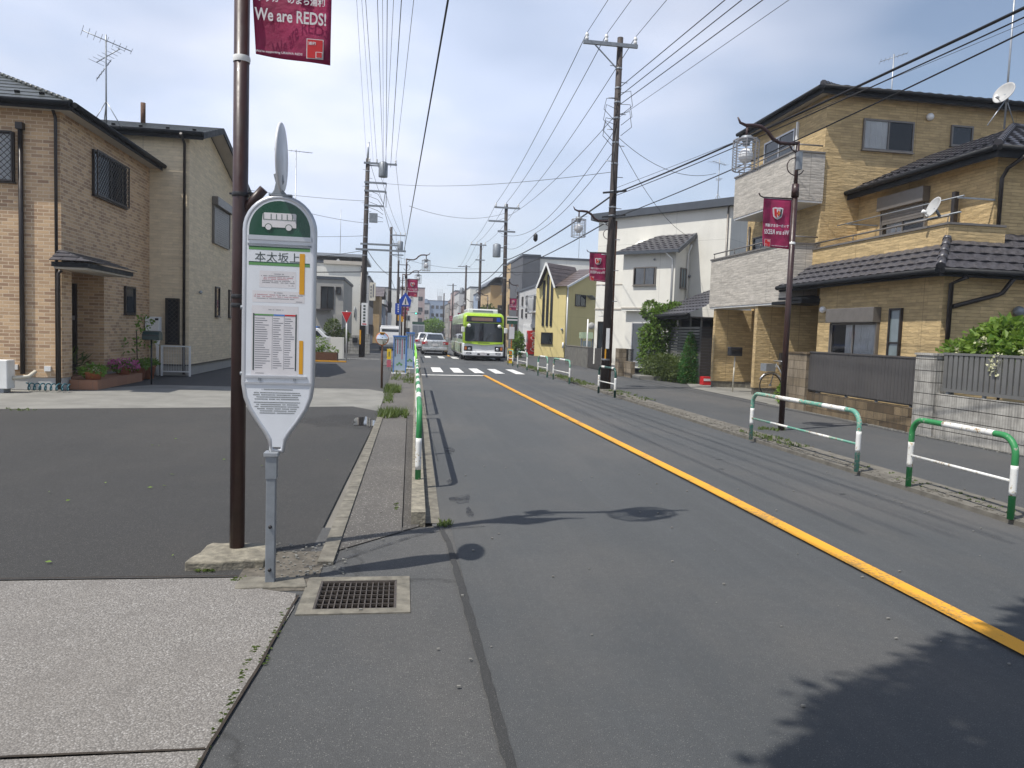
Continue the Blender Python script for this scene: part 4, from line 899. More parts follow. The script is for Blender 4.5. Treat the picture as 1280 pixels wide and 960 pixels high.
# ------------------------------------------------------------------ buildings further along the street
def grid_windows(par, F, u0,u1,n, zs, w, h, frame='greyframe', glass='glass', mull=(.5,)):
    for z in zs:
        for i in range(n):
            c = u0+(u1-u0)*(i+.5)/n; window(par,F,c-w/2,c+w/2,z,z+h,frame,glass,mull=mull,fw=.05,d=.05,sill=False)
def block_house(name, label, x0,y0,x1,y1,h, mat, cat='house', roof=None, faces='', win=(2,1.2,1.1), seed=0, group=None):
    t = thing(name, label, cat, ((x0+x1)/2,y0,0), group); part('wall', t, mat, (x0,y0,.02,x1,y1,h))
    if roof:
        rm, rh, ax = roof; o_ = .45
        if ax == 'x':
            ym = (y0+y1)/2; roof_slope(t,(x0-o_,y0-o_,h-.1),(x1+o_,y0-o_,h-.1),(x1+o_,ym,h+rh),(x0-o_,ym,h+rh),6,rm,.02); roof_slope(t,(x1+o_,y1+o_,h-.1),(x0-o_,y1+o_,h-.1),(x0-o_,ym,h+rh),(x1+o_,ym,h+rh),6,rm,.02)
            obj('gable', MB().prism([(x0+.002,y0,h),(x0+.002,y1,h),(x0+.002,ym,h+rh*.9)],(x1-x0-.004,0,0)), M[mat], t)
        else:
            xm = (x0+x1)/2; roof_slope(t,(x0-o_,y1+o_,h-.1),(x0-o_,y0-o_,h-.1),(xm,y0-o_,h+rh),(xm,y1+o_,h+rh),6,rm,.02); roof_slope(t,(x1+o_,y0-o_,h-.1),(x1+o_,y1+o_,h-.1),(xm,y1+o_,h+rh),(xm,y0-o_,h+rh),6,rm,.02)
            obj('gable', MB().prism([(x0,y0+.002,h),(x1,y0+.002,h),(xm,y0+.002,h+rh*.9)],(0,y1-y0-.004,0)), M[mat], t)
    else: part('parapet', t, 'fascia', (x0-.06,y0-.06,h+.002,x1+.06,y0+.15,h+.18),(x0-.06,y1-.15,h+.002,x1+.06,y1+.06,h+.18),(x0-.06,y0+.152,h+.002,x0+.15,y1-.152,h+.18),(x1-.15,y0+.152,h+.002,x1+.06,y1-.152,h+.18))
    n,w,hh = win; zs = [.9+2.8*k for k in range(max(1,int((h-.6)/2.8)))]
    if 'l' in faces: grid_windows(t,FX(x0,-1),y0+.4,y1-.4,n,zs,w,hh)
    if 'r' in faces: grid_windows(t,FX(x1,1),y0+.4,y1-.4,n,zs,w,hh)
    if 'f' in faces: grid_windows(t,FY(y0),x0+.3,x1-.3,n,zs,w,hh)
    return t
# yellow house
YB = Vector((11.0,50.0,0)); front = Face(YB,TT,NN); right = Face(YB,-NN,-TT)
h = thing('yellow_house', 'yellow rendered house with a narrow gable of three tall slot windows', 'house', tuple(YB))
m = MB().prism([right.p(0,.05),right.p(5,.05),right.p(5,6.35),right.p(3.4,6.35),right.p(0,5.0)], tuple(TT*2.6)); m.prism([front.p(.9,5.0,.002),front.p(2.2,5.0,.002),front.p(1.55,6.45,.002)], tuple(-NN*3)); obj('wall', m, M['ryellow'], h)
roof_slope(h,front.p(.8,4.95,.3),front.p(-.3,4.95,.3),front.p(-.3,6.45,-3.4),front.p(1.3,6.45,-3.4),8,'roofbr',.015); roof_slope(h,front.p(.75,4.85,.35),front.p(.75,4.85,-3.2),front.p(1.55,6.6,-3.2),front.p(1.55,6.6,.35),6,'roofbr',.015); roof_slope(h,front.p(2.35,4.85,-3.2),front.p(2.35,4.85,.35),front.p(1.55,6.6,.35),front.p(1.55,6.6,-3.2),6,'roofbr',.015)
m = MB().bar(front.p(.75,4.85,.36),front.p(1.55,6.6,.36),.04,.12); m.bar(front.p(2.35,4.85,.36),front.p(1.55,6.6,.36),.04,.12); m.bar(front.p(-.3,4.9,.3),front.p(-.3,6.4,-3.4),.04,.14); obj('bargeboard', m, M['whitep'], h)
for u in (1.2,1.55,1.9): window(h,front,u-.09,u+.09,2.2 if u!=1.55 else 2.2,5.4 if u!=1.55 else 5.8,'darkframe','glass',mull=(),fw=.03,sill=False)
window(h,front,1.0,2.0,.95,1.75,'darkframe','glass',mull=()); window(h,right,1.1,2.4,3.7,4.5,'darkframe','glass'); pipe(h,[right.p(.12,4.9,.05),right.p(.12,.1,.05)],.05,'whitep'); pipe(h,[front.p(.05,1.1,.08),front.p(.05,.7,.08)],.06,'whitep','meter')
obj('wall_lamp', MB().ball(front.p(.2,2.0,.08),.09,8), M['dsteel'], h); obj('door_awning', MB().prism([right.p(2.5,4.45,.02),right.p(3.1,4.2,.02),right.p(3.1,4.25,.02),right.p(2.5,4.5,.02)],tuple(-TT*.5)), M['dsteel'], h)
b = thing('equipment_box', 'pale green equipment box on posts behind the stained block wall', 'equipment box', (10.7,42.6,0)); part('cabinet', b, 'buslow', (10.4,42.6,1.45,11.1,43.2,1.82)); part('stand', b, 'dsteel', (10.4,42.65,.02,10.48,42.75,1.449),(11.08,42.65,.02,11.16,42.75,1.449)); part('door_panel', b, 'glassb', (10.5,42.56,.3,11.0,42.598,1.3))
# grey house with round balcony
h = block_house('grey_house', 'pale grey flat roofed house with four tiny windows, left of the yellow house', 10.0,52.8,15.5,64.5,5.25,'rgrey')
LX = FX(10.0,-1)
for u in (60.0,62.2):
    for z in (2.95,4.0): window(h,LX,u,u+.7,z,z+.75,'darkframe','glass',mull=(),sill=False)
m = MB().tube([(9.95,57.6,3.3),(9.55,57.4,3.3),(9.35,56,3.3),(9.55,54.6,3.3),(9.95,54.4,3.3)],.03,6); m.tube([(9.95,57.6,4.5),(9.55,57.4,4.5),(9.35,56,4.5),(9.55,54.6,4.5),(9.95,54.4,4.5)],.03,6)
for k in range(7): y = 54.5+k*.5; m.cyl((9.5,y,3.3),(9.5,y,4.5),.015,None,5)
obj('balcony_rail', m, M['steel'], h); part('balcony_floor', h, 'rgrey', (9.4,54.4,3.2,9.998,57.6,3.29)); window(h,LX,54.8,57.2,3.35,4.7,'alum','glass'); window(h,LX,55.5,57.0,.3,2.1,'darkframe','glass',mull=()); part('shopfront_frame', h, 'whitep', (9.93,57.5,.05,9.998,61.5,2.4))
h = block_house('charcoal_tower', 'charcoal rendered tower block with a pale wing, tallest on the right before the crossing wires', 10.9,69,12.55,77,8.9,'rdark','apartment building'); part('wing', h, 'rwhite', (12.552,69.3,.02,20,77,8.75)); part('wing_roof', h, 'fascia', (12.56,69.2,8.752,20.1,77,8.95)); window(h,FY(69.3),12.9,14.3,6.6,7.9,'darkframe','glass'); window(h,FX(10.9,-1),72,73,1,3,'darkframe','glass',mull=())
h = block_house('tan_building', 'narrow tan flat roofed building just behind the charcoal tower', 11.4,79,14.5,86,9.3,'rtan','building',faces='l',win=(2,1.1,1.1))
h = block_house('tan_building', 'low tan building with a dark curved roof edge behind the bus', 10.0,87,18,101,7.2,'rtan','building',faces='lf',win=(3,1.3,1.2)); m = MB()
for k in range(8): a,b_ = k/8*PI/2,(k+1)/8*PI/2; m.prism([(9.6,86.6,7.2+.0*k),(9.6,101.3,7.2),(9.6+.9,101.3,8.0),(9.6+.9,86.6,8.0)],(0,0,.12)) if k == 0 else None
m.prism([(10.5,86.6,8.0),(10.5,101.3,8.0),(18,101.3,8.8),(18,86.6,8.8)],(0,0,.12)); obj('roof', m, M['fascia'], h)
# right side, farther
rb = [(10.5,104,18,114,7.2,'rblue','pale blue grey'),(10.2,117,17,128,8.6,'rwhite','white'),(10.8,131,18,143,6.4,'rbrown','dark brown'),(10.6,146,19,160,9.2,'rgrey','light grey'),(11,164,19,180,10.5,'rpink','pinkish'),(11,186,20,205,8.5,'rstone','warm grey'),(13,212,24,226,10.5,'rbrown','second brown'),(15,232,27,250,12,'rwhite','second white')]
for i,(a,b_,c,d,hh,mt,cn) in enumerate(rb): block_house('street_building', f'{cn} flat roofed building number {("one","two","three","four","five","six","seven","eight")[i]} beyond the low tan building on the right'.replace(f'number {("one","two","three","four","five","six","seven","eight")[i]} ',''), a,b_,c,d,hh,mt,'building',faces='lf',win=(3,1.4,1.2),group='buildings far along the right side')
# left side
h = block_house('grey_house', 'warm grey flat roofed house with a sliding window, behind the white garden wall', -12,48,-3.85,56,4.6,'rstone'); F = FY(48); window(h,F,-5.25,-4.45,2.75,4.15,'darkframe','glass'); window(h,F,-4.32,-4.02,3.7,4.15,'darkframe','glass',mull=()); window(h,F,-4.45,-4.15,.4,1.95,'darkframe','glass',mull=()); part('annex', h, 'rstone', (-4.4,47.4,.02,-3.86,47.998,2.4)); part('ledge', h, 'dslat', (-5.7,47.5,2.62,-4.6,47.998,2.72))
h = block_house('white_building', 'tall cream white building with a long grey metal roof, behind the left utility pole', -14,57.5,-3.35,68,6.4,'rwhite','building'); part('cornice', h, 'soffit', (-6.1,57.3,6.35,-3.2,57.498,6.62)); part('metal_roof', h, 'steel', (-14,58,7.0,-3.0,67,7.22)); part('roof_wall', h, 'rdark', (-13,59,6.41,-4,66,6.998)); obj('roof_hood', MB().prism([(-5.6,58.2,6.41),(-4.7,58.2,6.41),(-5.1,58.2,6.85)],(0,.6,0)), M['whitep'], h); pipe(h,[(-3.30,57.46,6.3),(-3.30,57.46,.2)],.05,'greyframe'); pipe(h,[(-3.75,57.46,3.2),(-3.75,57.46,2.4)],.04,'dsteel')
window(h,FX(-3.35,1),60,61,.3,2.2,'darkframe','glass',mull=())
lb = [(-12,70,-3.3,80,6.3,'rgrey','mid grey',None),(-11,82,-2.7,90,5.2,'rtan','tan',('roofbr',1.1,'x')),(-11,92,-2.6,104,4.6,'rblue','blue grey',('roofb',1.3,'y')),(-12,107,-2.9,120,7,'rwhite','white',None),(-12,124,-3.0,140,6.2,'rpink','pinkish',None),(-14,145,-3.0,160,9.5,'rstone','warm grey',None),(-14,168,3.0,185,10.5,'rwhite','white many windowed',None),(-2,196,5.2,212,12.6,'rpink','red brown banded',None),(2,222,7.4,236,9.5,'rgrey','pale',None)]
for i,(a,b_,c,d,hh,mt,cn,rf) in enumerate(lb): block_house('street_building', f'{cn} building on the left side of the street, beyond the tall cream white building' if i<6 else f'{cn} mid rise block far down the street, left of the blue grey block', a,b_,c,d,hh,mt,'building',roof=rf,faces='rf',win=(4,1.2,1.1),group='buildings far along the left side')
h = block_house('office_block', 'blue grey five storey block closing the far end of the street', 7.2,262,15.6,275,12.1,'rblue','office building',faces='f',win=(5,1.0,1.2)); part('roof_tank', h, 'rgrey', (11.5,264,12.3,13.2,267,13.9)); part('stair_tower', h, 'rblue', (7.0,261,.02,8.0,262,12.6))
m = MB()
for x in (11.6,12.4,13.1): m.cyl((x,265,13.9),(x,265,16.5),.06,None,5)
obj('mast', m, M['dsteel'], h)
fr = [(-60,290,-30,310,9,'rgrey','light grey'),(-28,300,-6,320,11,'rpink','pinkish'),(-5,300,6,320,8,'rdark','charcoal'),(17,285,30,300,11,'rbrown','dark brown'),(31,280,48,300,9,'rstone','warm grey'),(50,270,75,290,10,'rwhite','white'),(-90,240,-62,260,8,'rtan','tan')]
for a,b_,c,d,hh,mt,cn in fr: block_house('distant_building', f'{cn} distant building on the skyline behind the street end', a,b_,c,d,hh,mt,'building',faces='f',win=(5,1.6,1.3),group='distant buildings')
# garden wall, planter, gate on the left beyond the side street
f = thing('planter', 'red brown brick planter with ferns and grass before the white garden wall', 'planter', (-4,35.5,0)); part('planter_wall', f, 'rust', (-6.5,35.0,.02,-3.05,35.15,.42),(-6.5,35.6,.02,-3.05,35.75,.42),(-3.15,35.152,.02,-3.05,35.598,.42)); part('soil', f, 'soil', (-6.5,35.152,.02,-3.152,35.598,.36)); part('kerb_edge', f, 'orange', (-4.5,34.7,.0,-2.6,34.85,.06))
r = random.Random(77); obj('ferns', leaves(900, clumpfn([((-4.1,35.4,.75),(.55,.22,.32),3),((-3.6,35.4,.5),(.5,.2,.15),2),((-5.2,35.4,.6),(.8,.2,.25),2)]), .16, r, 3), M['leafl'], f)
f = thing('garden_wall', 'white rendered garden wall behind the red brown planter', 'wall', (-4,38,0)); part('wall_run', f, 'rgrey', (-7,38,.02,-3.62,38.15,1.08)); part('end_pier', f, 'rwhite', (-3.618,37.9,.02,-2.98,38.2,1.1))
f = thing('garden_gate', 'dark gate and grey block wall between the stop sign and the utility pole', 'gate', (-3.4,46,0)); part('gate_leaf', f, 'dslat', (-3.85,46,.05,-3.35,46.08,1.5)); part('wall_run', f, 'block', (-3.348,46,.02,-2.3,46.15,1.15)); part('letter_box', f, 'black', (-3.1,45.94,.7,-2.8,45.998,1.0)); part('block_pier', f, 'block', (-2.298,45.95,.02,-2.05,46.2,1.25))
f = thing('garden_tree', 'small bushy garden tree beside the warm grey house', 'tree', (-4.15,44,0)); pipe(f,[(-4.15,44,0),(-4.1,44,.9),(-4.0,44,1.6)],[.05,.04,.02],'stem','trunk'); obj('crown', leaves(1500,clumpfn([((-4.1,44,1.5),(.4,.4,.5),3),((-3.6,44.2,1.1),(.4,.4,.35),2)]),.13,r,2), M['leafd'], f)

# ------------------------------------------------------------------ street lamps with lantern, and their banners
def make_lamp(label, loc, rz, dz=0):
    t = thing('street_lamp', label, 'street lamp', loc, 'brown lantern street lamps', rz)
    def P(n_,mb,mt,par=t): return obj(n_,mb,M[mt],par,world=False)
    P('pole',MB().cyl((0,0,0),(0,0,4.15+dz),.05,.05,14).cyl((0,0,4.15+dz),(0,0,5.05+dz),.034,.03,12),'brown'); P('collar',MB().cyl((0,0,4.10+dz),(0,0,4.32+dz),.066,.06,14),'brown')
    a = [(0,5.02),(.16,5.0),(.34,5.0),(.47,5.06),(.58,5.18),(.70,5.25),(.85,5.26),(.98,5.255),(1.08,5.29),(1.13,5.38)]
    P('arm',MB().tube([(x,0,z+dz) for x,z in a],[.03]*3+[.034]*4+[.028,.022,.012],8),'brown'); P('hanger',MB().cyl((.95,0,5.25+dz),(.95,0,5.02+dz),.022,None,8),'brown')
    P('scroll',MB().tube([(.02+.16*math.sin(s)*1.0,0,4.62+dz+.15*math.cos(s)) for s in [k*.35-.2 for k in range(14)]],.010,6),'brown'); P('brace',MB().tube([(.03,0,4.86+dz),(.10,0,4.9+dz),(.17,0,4.99+dz)],.012,6),'brown')
    m = MB(); n = 8; r_ = .215; z0,z1 = 4.50+dz,5.0+dz; pt = [(.95+r_*math.cos(2*PI*k/n+.39),r_*math.sin(2*PI*k/n+.39)) for k in range(n)]
    for z in [z0+(z1-z0)*k/11 for k in range(12)]:
        for k in range(n): m.bar((*pt[k],z),(*pt[(k+1)%n],z),.007 if 0<z-z0<.48 else .016)
    for p in pt: m.bar((*p,z0),(*p,z1),.012); m.bar((*p,z1),(.95,0,z1+.05),.012)
    P('lantern_cage',m,'bulbwire'); P('cap',MB().lathe([(.001,.06),(.09,.05),(.11,0),(.06,-.05),(.06,-.10)],14,(.95,0,5.02+dz)),'dsteel'); P('globe',MB().ball((.95,0,4.74+dz),.125,16,1.05),'globe')
    P('control_box',MB().box(-.03,.05,4.55+dz,.05,.13,4.85+dz),'dsteel')
    P('banner_arm',MB().tube([(0,0,4.07+dz),(.58,0,4.06+dz),(.64,0,4.08+dz),(.67,0,4.13+dz)],.012,6),'brown'); P('strap',MB().lathe([(.054,0),(.058,.02),(.054,.04)],14,(0,0,3.28+dz)),'whitep')
    return t
def shield(par, cx, cz, s, mirror, d):
    k = -1 if mirror else 1
    def pl(nm, pts, mt, dy): obj(nm, MB().poly([(cx+k*x*s,dy,cz+z*s) for x,z in pts]), M[mt], par, world=False)
    out = [(-.5,.42),(-.25,.5),(0,.46),(.25,.5),(.5,.42),(.46,0),(.4,-.3),(.22,-.45),(0,-.56),(-.22,-.45),(-.4,-.3),(-.46,0)]
    pl('crest_border', out, 'bwhite', d); pl('crest_half', [(x*.84,z*.84) for x,z in ((-.46,.40),(0,.42),(0,-.52),(-.22,-.42),(-.38,-.28))],'ink', d*1.6); pl('crest_half', [(x*.84,z*.84) for x,z in ((.46,.40),(0,.42),(0,-.52),(.22,-.42),(.38,-.28))],'bred', d*1.6)
    pl('crest_stripe', [(-.18,.3),(.18,.3),(.1,-.4),(-.1,-.4)], 'bwhite', d*2.0); pl('crest_diamond', [(0,.26),(.17,-.05),(0,-.34),(-.17,-.05)], 'bred', d*2.4); pl('crest_diamond', [(0,.1),(.08,-.05),(0,-.2),(-.08,-.05)], 'gold', d*2.8)
def make_banner(label, loc, rz, mirror=False, detail=True, dz=0):
    """cloth hangs from local x .04 to .57, z 3.17..4.04 (+dz), facing -Y; mirror = seen from its back"""
    t = thing('street_banner', label, 'banner', loc, 'crimson street banners', rz); w0,w1,z0,z1 = .055,.575,3.19+dz,4.045+dz
    nx,nz_ = 14,20; m = MB()
    def pt(i,j):
        u,v = i/nx,j/nz_; x = w0+(w1-w0)*u; z = z0+(z1-z0)*v; a = (1-v)
        return (x+(.035*a*a*(1-u)), .012*math.sin(6*u+2.2*v)*a+.010*math.sin(9*v+3*u)*a, z+.035*(1-u)*a*a)
    V = [[pt(i,j) for j in range(nz_+1)] for i in range(nx+1)]
    base = len(m.v); m.v = [V[i][j] for i in range(nx+1) for j in range(nz_+1)]
    for i in range(nx):
        for j in range(nz_): a = i*(nz_+1)+j; m.f.append((a,a+nz_+1,a+nz_+2,a+1)); m.sm.append(True)
    cl = obj('cloth', m, M['banner'], t, world=False); s_ = cl.modifiers.new('thickness','SOLIDIFY'); s_.thickness = .002; s_.offset = 0
    obj('hem_rod', MB().cyl((w0,0,z1+.004),(w1,0,z1+.004),.006,None,6), M['steel'], t, world=False)
    k = -1 if mirror else 1; cx = (w0+w1)/2; d = -.034 if not detail else -.030
    def tx(b,x,z,w,h,mt='bwhite',bold=.02,nm='lettering',shear=0): text(nm,b,M[mt],t,(cx+k*(x),d,z+dz),w,h,bold=bold,mirror=mirror,shear=shear)
    shield(t,cx,3.80+dz,.20,mirror,-.026)
    tx('サッカーのまち浦和',0,3.585,.44,.058,bold=.025); tx('We are REDS!',0,3.475,.46,.082,bold=.018)
    tx("We're supporting URAWA REDS",-.07,3.235,.30,.020,bold=.015)
    def q(nm,x0,z0_,x1,z1_,mt,dd): obj(nm, MB().poly([(cx+k*x0,dd,z0_+dz),(cx+k*x1,dd,z0_+dz),(cx+k*x1,dd,z1_+dz),(cx+k*x0,dd,z1_+dz)]), M[mt], t, world=False)
    q('logo_box',.105,3.215,.215,3.345,'bwhite',-.026); q('logo_box',.110,3.220,.210,3.340,'bred',-.028)
    if detail: tx('浦和',-.07+.21,3.315,.05,.022); q('logo_mark',.165,3.220,.210,3.262,'bwhite',-.031); q('logo_mark',.170,3.225,.206,3.258,'bred',-.033); tx('X',.188,3.241,.02,.022)
    return t
LAMPS = [ # x, y, z, mirrored arm, label, banner label
 (-1.11,5.24,.05,0,'tall brown lamp post standing right beside the bus stop sign','crimson banner high on the brown post above the bus stop sign, front side readable'),
 (6.69,12.2,.045,1,'brown lantern lamp on the right before the tan house, behind the long guard rail','crimson banner on the lamp before the tan house, crest and lettering mirrored'),
 (6.02,21.7,.045,1,'brown lantern lamp close beside the dark utility pole, before the white house','crimson banner hanging beside the dark utility pole in front of the yellow house'),
 (8.0,52.5,.045,1,'brown lantern lamp behind the far bus stop pole, beside the vending machine','crimson banner above the far bus stop, right of the bus'),
 (.04,36.5,.004,0,'brown lantern lamp on the left behind the blue crossing sign','crimson banner with crest beside the blue crossing sign'),
 (-.16,46.5,.004,0,'brown lantern lamp second down the left side, past the blue crossing sign',None),
 (-.2,63,.004,0,'brown lantern lamp third down the left side, near the parked white van','crimson banner third down the left side'),
 (-.25,79,.004,0,'brown lantern lamp fourth down the left side','crimson banner fourth down the left side'),
 (-.3,96,.004,0,'brown lantern lamp fifth down the left side','crimson banner fifth down the left side'),
 (-.35,116,.004,0,'brown lantern lamp farthest down the left side','crimson banner farthest down the left side'),
 (7.7,69,.045,1,'brown lantern lamp behind the bus roof, before the charcoal tower',None),
 (7.7,84,.045,1,'brown lantern lamp behind the bus, nearest the low tan building','crimson banner behind the bus near the low tan building'),
 (7.7,100,.045,1,'brown lantern lamp far behind the bus, second past the low tan building','crimson banner far behind the bus, second past the low tan building'),
 (7.8,120,.045,1,'brown lantern lamp farthest down the right side','crimson banner farthest down the right side')]
L0 = make_lamp(LAMPS[0][4], LAMPS[0][:3], 0); BN = make_banner(LAMPS[0][5], LAMPS[0][:3], 0, dz=.12); BM = None; BF = None
for x,y,z,mi,l,b in LAMPS[1:]:
    dup(L0,(x,y,z),PI if mi else 0,l,'brown lantern street lamps')
    if b:
        # a banner on the right side of the street shows its back, printing mirrored; it hangs towards the road
        if mi and BM is None:
            BM = make_banner(b,(x,y,z),0,True); BM.location = (x-.63,y,z)
        elif mi: dup(BM,(x-.63,y,z),0,b,'crimson street banners')
        elif BF is None: BF = make_banner(b,(x,y,z),0)
        else: dup(BF,(x,y,z),0,b,'crimson street banners')
part_ = obj('stub_pipe', MB().cyl((.02,.0,2.30),(.155,-.02,2.46),.032,None,10), M['brown'], L0, world=False); obj('bracket', MB().bar((-.07,0,2.42),(.09,0,2.43),.012), M['black'], L0, world=False)
for z in (2.40,1.72,1.66): obj('clamp', MB().lathe([(.052,0),(.058,.01),(.052,.03)],14,(0,0,z)), M['black'], L0, world=False)
m = MB().prism(wobble([(-1.36,4.93),(-.96,4.93),(-.93,5.32),(-1.32,5.36)],.008,.06),(0,0,0)) if False else MB()
pts = wobble([(-1.36,4.90),(-.86,4.94),(-.86,5.32),(-1.31,5.36)],.012,.07,random.Random(8)); m.prism([(x,y,-.02) for x,y in pts],(0,0,.075)); tag(obj('footing', m, M['base'], bevel=.012), 'rough pale concrete footing around the base of the near brown lamp post', 'footing')
# ------------------------------------------------------------------ bus stop sign
t = thing('bus_stop_sign', 'white round topped bus stop sign with a green bus symbol, beside the near post', 'bus stop sign', (-.77,4.65,0))
def P(n_,mb,mt,par=t,**k): return obj(n_,mb,M[mt],par,world=False,**k)
P('post',MB().box(-.043,-.028,0,.013,.028,.80),'dsteel',bevel=.004); P('post_cap',MB().box(-.058,-.042,.795,.03,.042,.825),'steel',bevel=.006); P('post_sleeve',MB().box(-.047,-.032,.66,.018,.032,.794),'dsteel')
for z in (.09,.36): P('bolt',MB().lathe([(.001,-.038),(.010,-.038),(.012,-.028)],8,(-.015,0,z),'y'),'black')
HW = .205; cx = 0.018
def outline(s=0.0, lo=.855):
    q = []
    for k in range(19): a = PI*k/18; q.append((cx+(HW-s)*math.cos(a), 2.165+(HW-s)*math.sin(a)))
    left = [(-HW+s,1.24),(-.192+s,1.16),(-.165+s*.9,1.09),(-.115+s*.8,1.01),(-.065+s*.6,.94),(-.042+s*.4,.90),(-.034+s*.3,lo)]
    L = [(cx+x*(1 if i < 2 else 1)-(0 if z > 1 else .02*(1-z)), z) for i,(x,z) in enumerate(left)]
    Rr = [(cx-x-(0 if z > 1 else .02*(1-z)), z) for x,z in left[::-1]]
    return q + L + Rr
def ext(pts,y0,dy,lean=0): return MB().prism([(x+.0,y0,z) for x,z in pts],(0,dy,0))
back = P('board',ext(outline(.012),-.0157,.0297),'panel')
o = outline(.006,.83); m = MB().tube([(x,0,z) for x,z in o]+[(o[0][0],0,o[0][1])],.019,10,False); P('frame',m,'alum')
arch = [(cx+.178*math.cos(PI*k/18),2.165+.178*math.sin(PI*k/18)) for k in range(19)]+[(cx-.178,2.135),(cx+.178,2.135)]
P('green_arch',ext(arch,-.017,.005),'signgreen')
P('rail',MB().box(cx-.185,-.022,2.108,cx+.185,-.012,2.134),'alum'); P('rail',MB().box(cx-.185,-.020,2.075,cx+.185,-.012,2.086),'dsteel')
bus = [(-.098,2.185),(-.098,2.225),(-.094,2.262),(-.085,2.270),(.095,2.270),(.100,2.262),(.100,2.185)]
b = P('bus_symbol',ext([(cx+x-.005,z) for x,z in bus],-.0195,.002),'bwhite')
for k in range(6):
    x0 = cx-.084+k*.031 if k else cx-.096; P('symbol_window',MB().poly([(x0,-.0205,2.232),(x0+.0035,-.0205,2.232),(x0+.0035,-.0205,2.264),(x0,-.0205,2.264)]),'signgreen',b)
P('symbol_window',MB().poly([(cx-.098,-.0205,2.228),(cx+.094,-.0205,2.228),(cx+.094,-.0205,2.231),(cx-.098,-.0205,2.231)]),'signgreen',b)
for x in (-.066,.052):
    P('symbol_wheel',MB().poly([(cx+x+.021*math.cos(2*PI*k/20),-.0210,2.185+.021*math.sin(2*PI*k/20)) for k in range(20)]),'signgreen',b); P('symbol_wheel',MB().poly([(cx+x+.017*math.cos(2*PI*k/20),-.0216,2.185+.017*math.sin(2*PI*k/20)) for k in range(20)]),'bwhite',b)
def bandq(nm,x0,z0,x1,z1,mt,y=-.0165,par=t): return P(nm,MB().poly([(cx+x0,y,z0),(cx+x1,y,z0),(cx+x1,y,z1),(cx+x0,y,z1)]),mt,par)
for z in (2.048,1.956): bandq('stripe',-.178,z,.178,z+.016,'lime'); bandq('stripe',-.178,z+.016,.178,z+.022,'signgreen',-.0166)
text('stop_name','本太坂上',M['ink'],t,(cx-.012,-.0168,2.008),.262,.058,bold=0)
def smallprint(x0,x1,z,mt,rnd,h=.0045,fill=.85):
    m = MB(); x = x0
    while x < x1-.004:
        w = rnd.uniform(.003,.0055)
        if rnd.random() < fill:
            for kk in range(2): m.poly([(cx+x,-.0168,z+kk*h*.55),(cx+x+w,-.0168,z+kk*h*.55),(cx+x+w,-.0168,z+kk*h*.55+h*.38),(cx+x,-.0168,z+kk*h*.55+h*.38)])
            m.poly([(cx+x+w*.4,-.0168,z),(cx+x+w*.6,-.0168,z),(cx+x+w*.6,-.0168,z+h),(cx+x+w*.4,-.0168,z+h)])
        x += w+.0016
    return m
r = random.Random(4)
bandq('notice_sheet',-.115,1.825,.098,1.925,'bwhite',-.0162); bandq('notice_sheet',-.155,1.735,.150,1.805,'bwhite',-.0162)
for x0,x1,z,mt in ((-.03,.03,1.905,'inkgrey'),(-.105,.09,1.893,'inkgrey'),(-.09,.09,1.883,'inkred'),(-.10,.06,1.873,'inkred'),(-.10,.09,1.863,'inkgrey'),(-.10,.09,1.853,'inkgrey'),(.05,.09,1.838,'inkgrey'),(-.03,.03,1.792,'inkgrey'),(-.145,.0,1.779,'inkred'),(.0,.14,1.779,'inkgrey'),(-.145,.12,1.768,'inkred'),(-.13,.09,1.757,'inkgrey'),(.10,.14,1.742,'inkgrey')): P('small_print',smallprint(x0,x1,z,mt,r),mt)
bandq('timetable',-.158,1.295,.115,1.715,'bwhite',-.0162)
P('timetable_frame',MB().box(cx-.150,-.0172,1.325,cx-.142,-.016,1.668).box(cx+.098,-.0172,1.325,cx+.106,-.016,1.668).box(cx-.142,-.0170,1.655,cx-.055,-.016,1.664),'ink'); bandq('timetable_stripe',-.14,1.656,-.03,1.665,'lime',-.0174); bandq('timetable_stripe',-.03,1.656,.035,1.665,'boardblue',-.0174); bandq('timetable_stripe',.035,1.656,.098,1.665,'bred',-.0174)
P('small_print',smallprint(-.06,.03,1.69,'inkgrey',r),'inkgrey'); P('small_print',smallprint(-.14,-.08,1.305,'inkgrey',r),'inkgrey')
m = MB()
for k in range(23):
    z = 1.638-k*.0136
    for x0,x1 in ((-.138,-.045),(-.032,.028),(.035,.095)):
        e_ = x0+(x1-x0)*r.uniform(.45,.98)
        m.poly([(cx+x0,-.0168,z),(cx+e_,-.0168,z),(cx+e_,-.0168,z+.0035),(cx+x0,-.0168,z+.0035)])
for x in (-.038,.031): m.poly([(cx+x,-.0168,1.33),(cx+x+.0015,-.0168,1.33),(cx+x+.0015,-.0168,1.655),(cx+x,-.0168,1.655)])
P('timetable_rows',m,'inkgrey')
bandq('tape',.118,1.79,.148,2.035,'orange',-.0174); bandq('tape',.122,1.305,.146,1.51,'orange',-.0174)
P('rail',MB().box(cx-.19,-.024,1.278,cx+.17,-.012,1.292).box(cx-.195,-.022,1.240,cx+.195,-.012,1.252),'alum')
for x in (-.115,.09): P('clip',MB().box(cx+x,-.026,1.262,cx+x+.014,-.012,1.280),'dsteel')
for i,z in enumerate((1.205,1.185,1.172,1.159,1.146,1.126,1.113,1.100,1.087,1.074,1.061)):
    w_ = (.09,.135,.14,.12,.13,.135,.12,.13,.115,.11,.10)[i]; P('small_print',smallprint(-w_-.005,w_,z,'ink',r,.006,.93),'ink')
